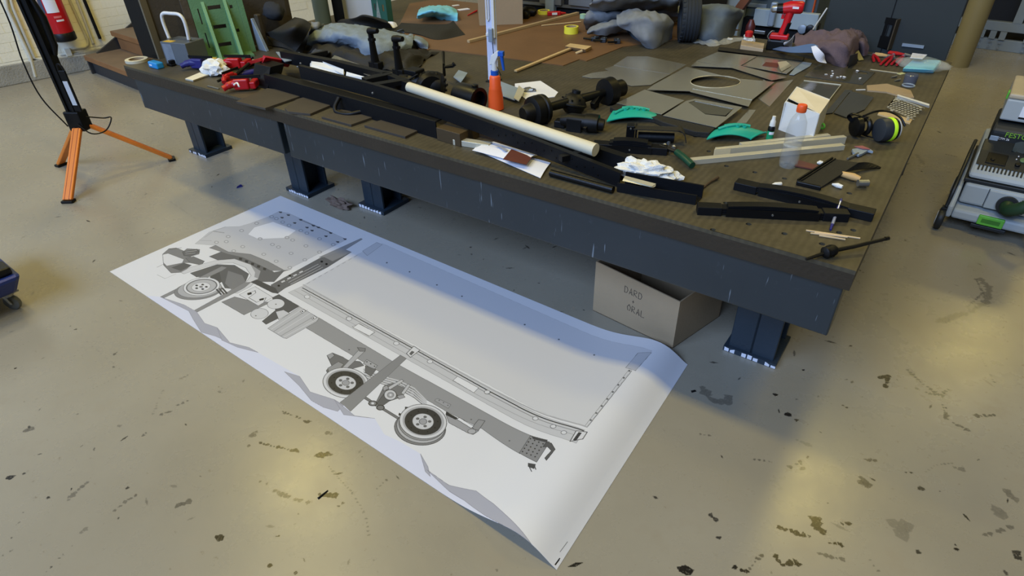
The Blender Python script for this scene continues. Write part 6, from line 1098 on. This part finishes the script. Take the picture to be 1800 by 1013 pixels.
# ================================================================ WOODEN STEPS
s0 = W(163, 131, 0); h1 = VH(163, 131, 0, 99)+.0; stp = thing('wooden_steps', 'small wooden two-tread steps with dark side board against the white wall', 'steps', s0)
tz = h1; A0_ = W(147, 97, tz); B0_ = W(240, 132, tz); tx = (B0_-A0_).normalized(); ty_ = Vector((-tx.y, tx.x, 0)); wdt = 1.05
DBR = mat('dark_side_board', (48, 48, 48), .6); TRD = mat('worn_tread', (112, 94, 74), .7, var=.25, scale=5)
def SX(x, y, z): return Vector((A0_.x, A0_.y, 0))+tx*x+ty_*y+UP*z
def sbox(x0, x1, y0, y1, z0, z1): return M().hexa([SX(x0,y0,z0),SX(x1,y0,z0),SX(x1,y1,z0),SX(x0,y1,z0)],[SX(x0,y0,z1),SX(x1,y0,z1),SX(x1,y1,z1),SX(x0,y1,z1)])
link('tread', sbox(0, wdt, 0, .32, tz-.04, tz), TRD, stp, bevel=.004); link('tread_front_edge', sbox(0, wdt, -.004, -.0005, tz-.045, tz-.002), WOODD, stp)
link('riser', sbox(.05, wdt, .03, .05, 0, tz-.041), DBR, stp); link('riser', sbox(.05, wdt, .32, .34, tz, tz*2-.04), WOODD, stp)
link('tread', sbox(.03, wdt, .29, .62, tz*2-.04, tz*2), TRD, stp, bevel=.004); link('tread_front_edge', sbox(.03, wdt, .286, .2895, tz*2-.045, tz*2-.002), WOODD, stp); link('riser', sbox(.05, wdt, .62, .64, tz*2, tz*3), DBR, stp)
link('side_board', M().add([SX(.02,0,0),SX(.02,1.3,0),SX(.02,1.3,tz*4.6),SX(.02,.0,tz*.7),SX(.045,0,0),SX(.045,1.3,0),SX(.045,1.3,tz*4.6),SX(.045,.0,tz*.7)], [(0,1,2,3),(7,6,5,4),(0,4,5,1),(1,5,6,2),(2,6,7,3),(3,7,4,0)]), DBR, stp)
# ================================================================ TRIPOD
ft = [W(121, 356, 0), W(303, 281, 0), W(108, 291, 0)]; hc = (ft[0]+ft[1]+ft[2])/3; hz = VH(*(lambda q: (900+FPX*(q-CAMP).dot(CR)/(q-CAMP).dot(CF), 506.5-FPX*(q-CAMP).dot(CU)/(q-CAMP).dot(CF)))(hc), 0, 222)
hub = hc+UP*hz; tp = thing('lamp_tripod', 'black lamp mast on three orange tripod legs at the left', 'tripod', hc)
for f in ft:
    d_ = (f-hub); top = hub+Vector((d_.x, d_.y, 0)).normalized()*.04+UP*.0
    leg = link('leg', M().bar(top, f+UP*.014, .055 if f is ft[0] else .05, .022, UP.cross(d_) if False else UP), ORNL, tp, bevel=.006)
    sd = d_.cross(UP).normalized(); nn = sd.cross(d_).normalized(); nn = nn if nn.z > 0 else -nn
    for k in (-.5, .5): link('groove', M().bar(top+sd*.013*k*2+nn*.0112, f+UP*.014+sd*.013*k*2+nn*.0112, .003, .0012), mat('dark_orange_groove', (150, 74, 22), .5), leg)
    link('rubber_foot', M().bar(f+UP*.016, f+UP*.0+d_.normalized()*.0, .062, .034) if False else M(FR(f, math.atan2(d_.y, d_.x))).box(-.025,.02,-.034,.034,0,.016), BLKP, leg, bevel=.005)
mfr = FR(hub, YT+.5)
link('hub', M(mfr).box(-.05,.05,-.04,.04,-.02,.10), BLKP, tp, bevel=.008)
link('mast', M(mfr).box(-.028,.028,-.022,.022,.1,1.5), BLKM, tp, bevel=.003)
for x in (-.02, .02): link('mast_rail', M(mfr).box(x-.008,x+.008,-.032,-.0225,.1,.86), BLKP, tp, bevel=.002)
link('latch_plate', M(mfr).box(.03,.075,-.03,-.018,.10,.34), BLKP, tp, bevel=.004); link('white_label', M(mfr).box(.036,.066,-.0315,-.0303,.14,.28), GREYP, tp)
link('latch_hook', M(mfr).tube(smoothpath([(.035,-.024,.33),(.04,-.024,.37),(.06,-.024,.37),(.07,-.024,.34)]), .006, 8), BLKP, tp, smooth=True)
link('side_grip', M(mfr).tube([(.035,0,.42),(.055,0,.47),(.06,0,.62),(.036,0,.72)], [.012,.018,.018,.014], 10), BLKP, tp, smooth=True)
link('clamp_collar', M(mfr).box(-.06,.07,-.04,.03,.74,.90), BLKP, tp, bevel=.008); link('white_label', M(mfr).box(-.03,.062,-.0425,-.0405,.845,.885), GREYP, tp); link('orange_knob', M(mfr).box(-.035,.035,-.052,-.0405,.775,.815), ORNL, tp, bevel=.004)
link('white_clip', M(mfr).box(-.05,-.037,-.048,-.0405,.77,.83), WHITE, tp)
link('second_mast', M(mfr).box(.032,.05,-.01,.02,.9,1.5), BLKM, tp); link('loop_handle', M(mfr).tube(smoothpath([(-.045,-.02,.9),(-.075,-.02,1.0),(-.07,-.02,1.2),(-.045,-.02,1.3)]), .007, 8), BLKP, tp, smooth=True)
one('lamp_cable', M().tube(smoothpath([hub+mfr.to_3x3() @ Vector(p) for p in [(-.07,-.05,1.4),(-.09,-.06,1.1),(-.085,-.07,.8),(-.08,-.08,.6),(-.11,-.08,.4),(-.10,-.08,.2),(-.03,-.06,.02)]], 6), .004, 8), BLKP, 'black cable hanging down along the left of the tripod mast', 'cable', smooth=True)
one('lamp_cable', M().tube(smoothpath([hub+Vector(p) for p in [(.02,-.05,.03),(.08,-.05,-.03),(.14,-.0,-.03),(.17,.05,.03),(.12,.05,.03),(.04,.0,.06)]], 6), .004, 8), BLKP, 'short loop of black cable around the right tripod leg', 'cable', smooth=True)
# ================================================================ OPEN CARDBOARD BOX UNDER THE TABLE
F0, F1c, F2c = W(1042, 546, 0), W(1182, 613, 0), W(1264, 557, 0); F3c = F0+(F2c-F1c); hh = .238
obx = thing('open_cardboard_box', 'open cardboard box with handwriting on the floor under the table edge', 'box', F1c)
def wall(a, b, inw, h0=hh, h1=hh): t = inw.normalized()*.005; return M().hexa([a, b, b+t, a+t], [a+UP*h0, b+UP*h1, b+t+UP*h1, a+t+UP*h0])
link('front_panel', wall(F0, F1c, F3c-F0, .25, .228), CARD, obx); link('right_panel', wall(F1c+(F2c-F1c).normalized()*.006, F2c, F0-F1c, .228, .24), CARD, obx)
link('left_panel', wall(F0+(F3c-F0).normalized()*.006, F3c, F1c-F0, .25, .24), CARD, obx); link('back_panel', wall(F3c, F2c, F0-F3c, .24, .24), CARD, obx)
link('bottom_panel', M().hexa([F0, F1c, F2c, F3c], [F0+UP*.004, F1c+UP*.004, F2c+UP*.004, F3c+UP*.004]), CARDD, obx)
fx = (F1c-F0).normalized(); fn = Vector((fx.y, -fx.x, 0)); Lb_ = (F1c-F0).length
INK = mat('marker_ink', (70, 62, 52), .7)
def stroke(pts, ox, oz, sc_): return M().tube([F0+fx*(ox+x*sc_)+UP*(oz+y*sc_)+fn*.0009 for x, y in pts], .0011, 5)
GL = {'D':[(0,0),(0,1),(.35,.9),(.5,.5),(.35,.05),(0,0)],'A':[(0,0),(.25,1),(.5,0),(.1,.4),(.42,.4)],'R':[(0,0),(0,1),(.4,.9),(.4,.6),(0,.5),(.5,0)],'O':[(.25,1),(0,.6),(.1,.05),(.4,.05),(.5,.6),(.25,1)],'L':[(0,1),(0,0),(.5,.05)],'+':[(0,.5),(.5,.5),(.25,.5),(.25,.9),(.25,.1)]}
for word, ox, oz, sc_ in (('DARD', .145, .165, .030), ('+', .185, .128, .016), ('ORAL', .165, .085, .030)):
    for i, ch_ in enumerate(word): link('handwritten_letter', stroke(GL[ch_], ox+i*sc_*.72, oz-i*.001, sc_), INK, obx)
one('fallen_leaf_rag', crumple(W(596, 358, .02), .075, .03, .03, 22, YT, 3, .6, .001), mat('brown_crumpled_paper', (104, 88, 76), .8, var=.3), 'crumpled brown paper rag on the floor left of the middle table leg', 'rag')
one('blue_chip', M(FR(W(421, 329, 0), .6)).add([(-.02,-.008,0),(.02,-.006,0),(.012,.012,0),(-.014,-.006,.01),(.014,-.002,.014),(.01,.01,.012)], [(0,1,2),(5,4,3),(0,3,4,1),(1,4,5,2),(2,5,3,0)]), NAVY, 'small dark blue plastic chip on the floor left of the paper', 'plastic chip')
one('black_chip', M(FR(W(568, 870, 0), .9)).add([(-.02,-.004,0),(.018,-.003,0),(.02,.003,0),(-.018,.006,0),(-.016,-.001,.005),(.014,0,.004)], [(0,1,2,3),(0,4,5,1),(1,5,2),(2,5,4,3),(3,4,0)]), BLKM, 'small black chip on the bright floor patch near the paper front edge', 'chip')
one('black_chip', M(FR(W(1219, 688, 0), .2)).add([(-.01,-.006,0),(.01,-.004,0),(.008,.006,0),(-.008,.005,0),(-.005,0,.005),(.005,0,.005)], [(0,1,2,3),(0,4,5,1),(1,5,2),(2,5,4,3),(3,4,0)]), BLKM, 'small black chip on the floor by the right corner of the paper', 'chip')
# ================================================================ DUST EXTRACTOR
vo, vx = W(1652, 402, 0), W(1790, 436, 0)-W(1652, 402, 0); vw_ = vx.length; vy = math.atan2(vx.y, vx.x); vf = FR(vo+UP*.025, vy); vfw = FR(vo, vy)
vc = thing('dust_extractor', 'grey and black wheeled dust extractor with green latch at the right edge', 'dust extractor', vo)
VG = mat('extractor_grey', (160, 168, 170), .5, var=.05); VB = mat('extractor_black', (28, 32, 34), .5)
def loft(secs, fr=vf):                                 # sections: (y, z, x0, x1) front-top profile swept as a closed tub
    return None
def wedge(x0, x1, prof, fr=vf, ins=0):                 # side profile (y,z) extruded over x with optional taper
    n = len(prof); mb = M(fr); mb.add([(x0, y, z) for y, z in prof]+[(x1, y, z) for y, z in prof], [tuple(range(n))[::-1], tuple(range(n, 2*n))]+[(i, (i+1) % n, (i+1) % n+n, i+n) for i in range(n)]); return mb
VWD = .36
link('chassis', wedge(.02, VWD-.02, [(0,.045),(.0,.095),(.10,.12),(.52,.12),(.52,.045)]), VG, vc, bevel=.012)
link('left_fender', wedge(-.005, .0198, [(-.015,.05),(-.02,.11),(.05,.19),(.2,.24),(.5,.24),(.5,.05)]), VG, vc, bevel=.01); link('right_fender', wedge(VWD-.0198, VWD+.005, [(-.015,.05),(-.02,.11),(.05,.19),(.2,.24),(.5,.24),(.5,.05)]), VG, vc, bevel=.01)
link('tank', wedge(.025, VWD-.025, [(.03,.121),(.03,.225),(.5,.235),(.5,.121)]), VG, vc, bevel=.012)
link('black_rail', M(vf).tube(smoothpath([(.0,.5,.28),(-.006,.25,.30),(-.008,.12,.26),(-.01,.02,.19),(-.012,-.005,.10)]), .009, 8), VB, vc, smooth=True)
link('seal_band', wedge(.012, VWD-.012, [(.04,.226),(.04,.245),(.5,.26),(.5,.236)]), VB, vc, bevel=.004)
link('motor_head', wedge(.02, VWD-.02, [(.045,.246),(.055,.275),(.16,.345),(.5,.36),(.5,.261)]), VG, vc, bevel=.015)
link('control_panel', wedge(.03, VWD-.03, [(.09,.304),(.17,.352),(.24,.385),(.24,.352),(.17,.346)]), VB, vc, bevel=.006)
link('top_block', wedge(.04, VWD-.03, [(.24,.345),(.24,.43),(.27,.46),(.5,.47),(.5,.361)]), VB, vc, bevel=.012)
for i in range(18): link('vent_slot', wedge(.045+i*.0155, .052+i*.0155, [(.068,.2875),(.093,.3040),(.093,.3065),(.067,.2895)]), VB, vc)
link('green_latch', M(vf).box(.13,.235,-.012,.004,.05,.098), VGRN, vc, bevel=.004); link('latch_recess', M(vf).box(.145,.22,-.0135,-.0121,.064,.084), mat('dark_bright_green', (60, 120, 40), .5), vc); link('front_step', M(vf).box(.11,.255,-.004,.03,.025,.044), VB, vc, bevel=.004)
link('tank_seam', M(vf).box(.125,.128,.0285,.0298,.13,.22), VB, vc); link('inlet_plate', M(vf).box(.13,.30,.022,.0297,.125,.215), VG, vc, bevel=.003)
hp = vf @ Vector((.215, .018, .165)); link('hose_inlet', M(vf).lathe((.215,.022,.165), [(.040,0),(.044,.004),(.044,.02),(.03,.022)], 28, axis=(0,-1,0)), VB, vc, smooth=True)
hpts = smoothpath([(.215,.0,.165),(.225,-.05,.17),(.27,-.075,.21),(.31,-.06,.28),(.33,-.02,.34),(.345,.06,.40)], 14)
link('hose', M(vf).tube(hpts, [.026 if i % 2 else .030 for i in range(len(hpts))], 16), HOSE, vc, smooth=2)
for k in range(14):
    pass
link('left_screen', M(vf).box(.045,.08,.235,.2395,.36,.405), PALEB, vc, bevel=.002)
def onpanel(x, s, r, h, mt, name): 
    y, z = .09+.08*s, .304+.048*s; link(name, M(vf).lathe((x, y, z+.0005), [(r,0),(r,h),(r*.8,h+.002)], 18, axis=(0,-.5,.86)), mt, vc, smooth=True)
link('switch_plate', M(vf).hexa([(.065,.105,.3135),(.145,.105,.3135),(.145,.160,.3465),(.065,.160,.3465)],[(.065,.1035,.3175),(.145,.1035,.3175),(.145,.1585,.3505),(.065,.1585,.3505)]), BLKP, vc, bevel=.002)
onpanel(.09, .45, .009, .006, BLKM, 'knob'); onpanel(.19, .4, .011, .008, BLKM, 'knob'); onpanel(.205, .75, .014, .004, mat('green_dial', (84, 110, 70), .5), 'dial')
for x, s in ((.12,.62),(.178,.75),(.182,.95),(.235,.55),(.24,.35)): onpanel(x, s, .003, .001, PAPW, 'symbol')
link('sagging_cloth', M(vf).grid([[(.15+.019*i, .185+.010*j+.004*math.sin(i*1.3), .366+.009*j-.010*math.sin(i*1.1+j)+.004*(j % 2)) for i in range(11)] for j in range(4)]), mat('dark_cable_cover', (36, 48, 50), .7), vc, solid=.004, smooth=2)
text_part('FESTOOL', .032, mat('lime_print', (120, 170, 50), .5), vc, vf @ Matrix.Translation((.165,.2385,.418)) @ Matrix.Rotation(math.radians(90), 4, 'X'), .001)
text_part('CTM 26', .014, PAPW, vc, vf @ Matrix.Translation((.10,.2385,.396)) @ Matrix.Rotation(math.radians(90), 4, 'X'), .0008)
for x, y in ((-.016,.0),(VWD+.01,.0),(.0,.46),(VWD,.46)):
    wh = link('wheel', M(vfw).lathe((x-.018,y,.056), [(.036,0),(.053,.004),(.056,.010),(.056,.024),(.053,.030),(.036,.034)], 26, axis=(1,0,0)), VB, vc, smooth=True); link('wheel_disc', M(vfw).lathe((x-.0185,y,.056), [(.014,-.003),(.038,-.001),(.039,.001)], 22, axis=(1,0,0)), GREYP, wh, smooth=True); link('castor_fork', M(vfw).box(x-.012,x+.012,y-.015,y+.015,.1125,.122), VB, wh)
sy_ = thing('tool_case', 'pale grey stackable tool case with white label on top of the dust extractor', 'tool case', vf @ Vector((.2,.4,.475)))
link('lower_shell', M(vf).box(.05,.42,.275,.64,.474,.575), VG, sy_, bevel=.008); link('lid', M(vf).box(.05,.42,.275,.64,.5755,.60), mat('beige_case', (176, 164, 140), .5), sy_, bevel=.008)
link('white_label', M(vf).box(.12,.36,.2725,.2747,.50,.55), PAPW, sy_); link('black_label_strip', M(vf).box(.12,.36,.2723,.2747,.492,.499), BLKP, sy_); link('green_latch', M(vf).box(.042,.050,.34,.38,.555,.59), VGRN, sy_, bevel=.002)
for k in range(2): link('label_print', M(vf).box(.16,.22+.02*k,.2718,.2724,.515+.014*k,.519+.014*k), PALEB, sy_)
# ================================================================ BLUE TROLLEY CORNER AT THE LEFT
to = W(38, 540, 0); tl = thing('blue_trolley', 'blue plastic trolley corner with grey castor at the left edge', 'trolley', to); tyw = .9; tf = FR(to, tyw); TBL = mat('trolley_blue', (30, 48, 110), .45)
link('tub', M(tf).add([(-.42,-.06,.10),(.01,-.06,.10),(.01,.42,.10),(-.42,.42,.10),(-.46,-.10,.19),(.05,-.10,.19),(.05,.45,.19),(-.46,.45,.19)], [(3,2,1,0),(4,5,6,7),(0,1,5,4),(1,2,6,5),(2,3,7,6),(3,0,4,7)]), TBL, tl, bevel=.02)
link('black_corner', M(tf).box(-.10,.03,-.07,.03,.191,.225), BLKP, tl, bevel=.01); link('black_top', M(tf).box(-.44,-.105,-.06,.40,.191,.26), BLKM, tl, bevel=.01)
ca_ = link('castor_wheel', M(tf).lathe((-.028,0,.037), [(.02,0),(.034,.003),(.037,.008),(.037,.016),(.034,.021),(.02,.024)], 24, axis=(.8,.6,0)), mat('castor_grey', (110, 112, 106), .5), tl, smooth=True)
link('castor_plate', M(tf).box(-.06,.02,-.03,.03,.088,.099), STEEL, tl, bevel=.004); link('castor_fork', M(tf).tube([(-.04,-.006,.088),(-.028,-.012,.037)], .006, 8), STEEL, tl); link('castor_fork', M(tf).tube([(-.015,.022,.088),(-.006,.02,.037)], .006, 8), STEEL, tl); link('castor_cap', M(tf).lathe((-.02,0,.075), [(.02,0),(.022,.01),(.012,.013)], 16), STEEL, tl, smooth=True)
for cx_, cy2 in ((-.38, 0), (-.38, .36), (-.03, .36)):
    link('castor_wheel', M(tf).lathe((cx_, cy2, .037), [(.02,0),(.034,.003),(.037,.008),(.037,.016),(.034,.021),(.02,.024)], 24, axis=(.8,.6,0)), MATS['castor_grey'], tl, smooth=True)
    link('castor_plate', M(tf).box(cx_-.03, cx_+.04, cy2-.03, cy2+.03, .078, .099), STEEL, tl, bevel=.004)
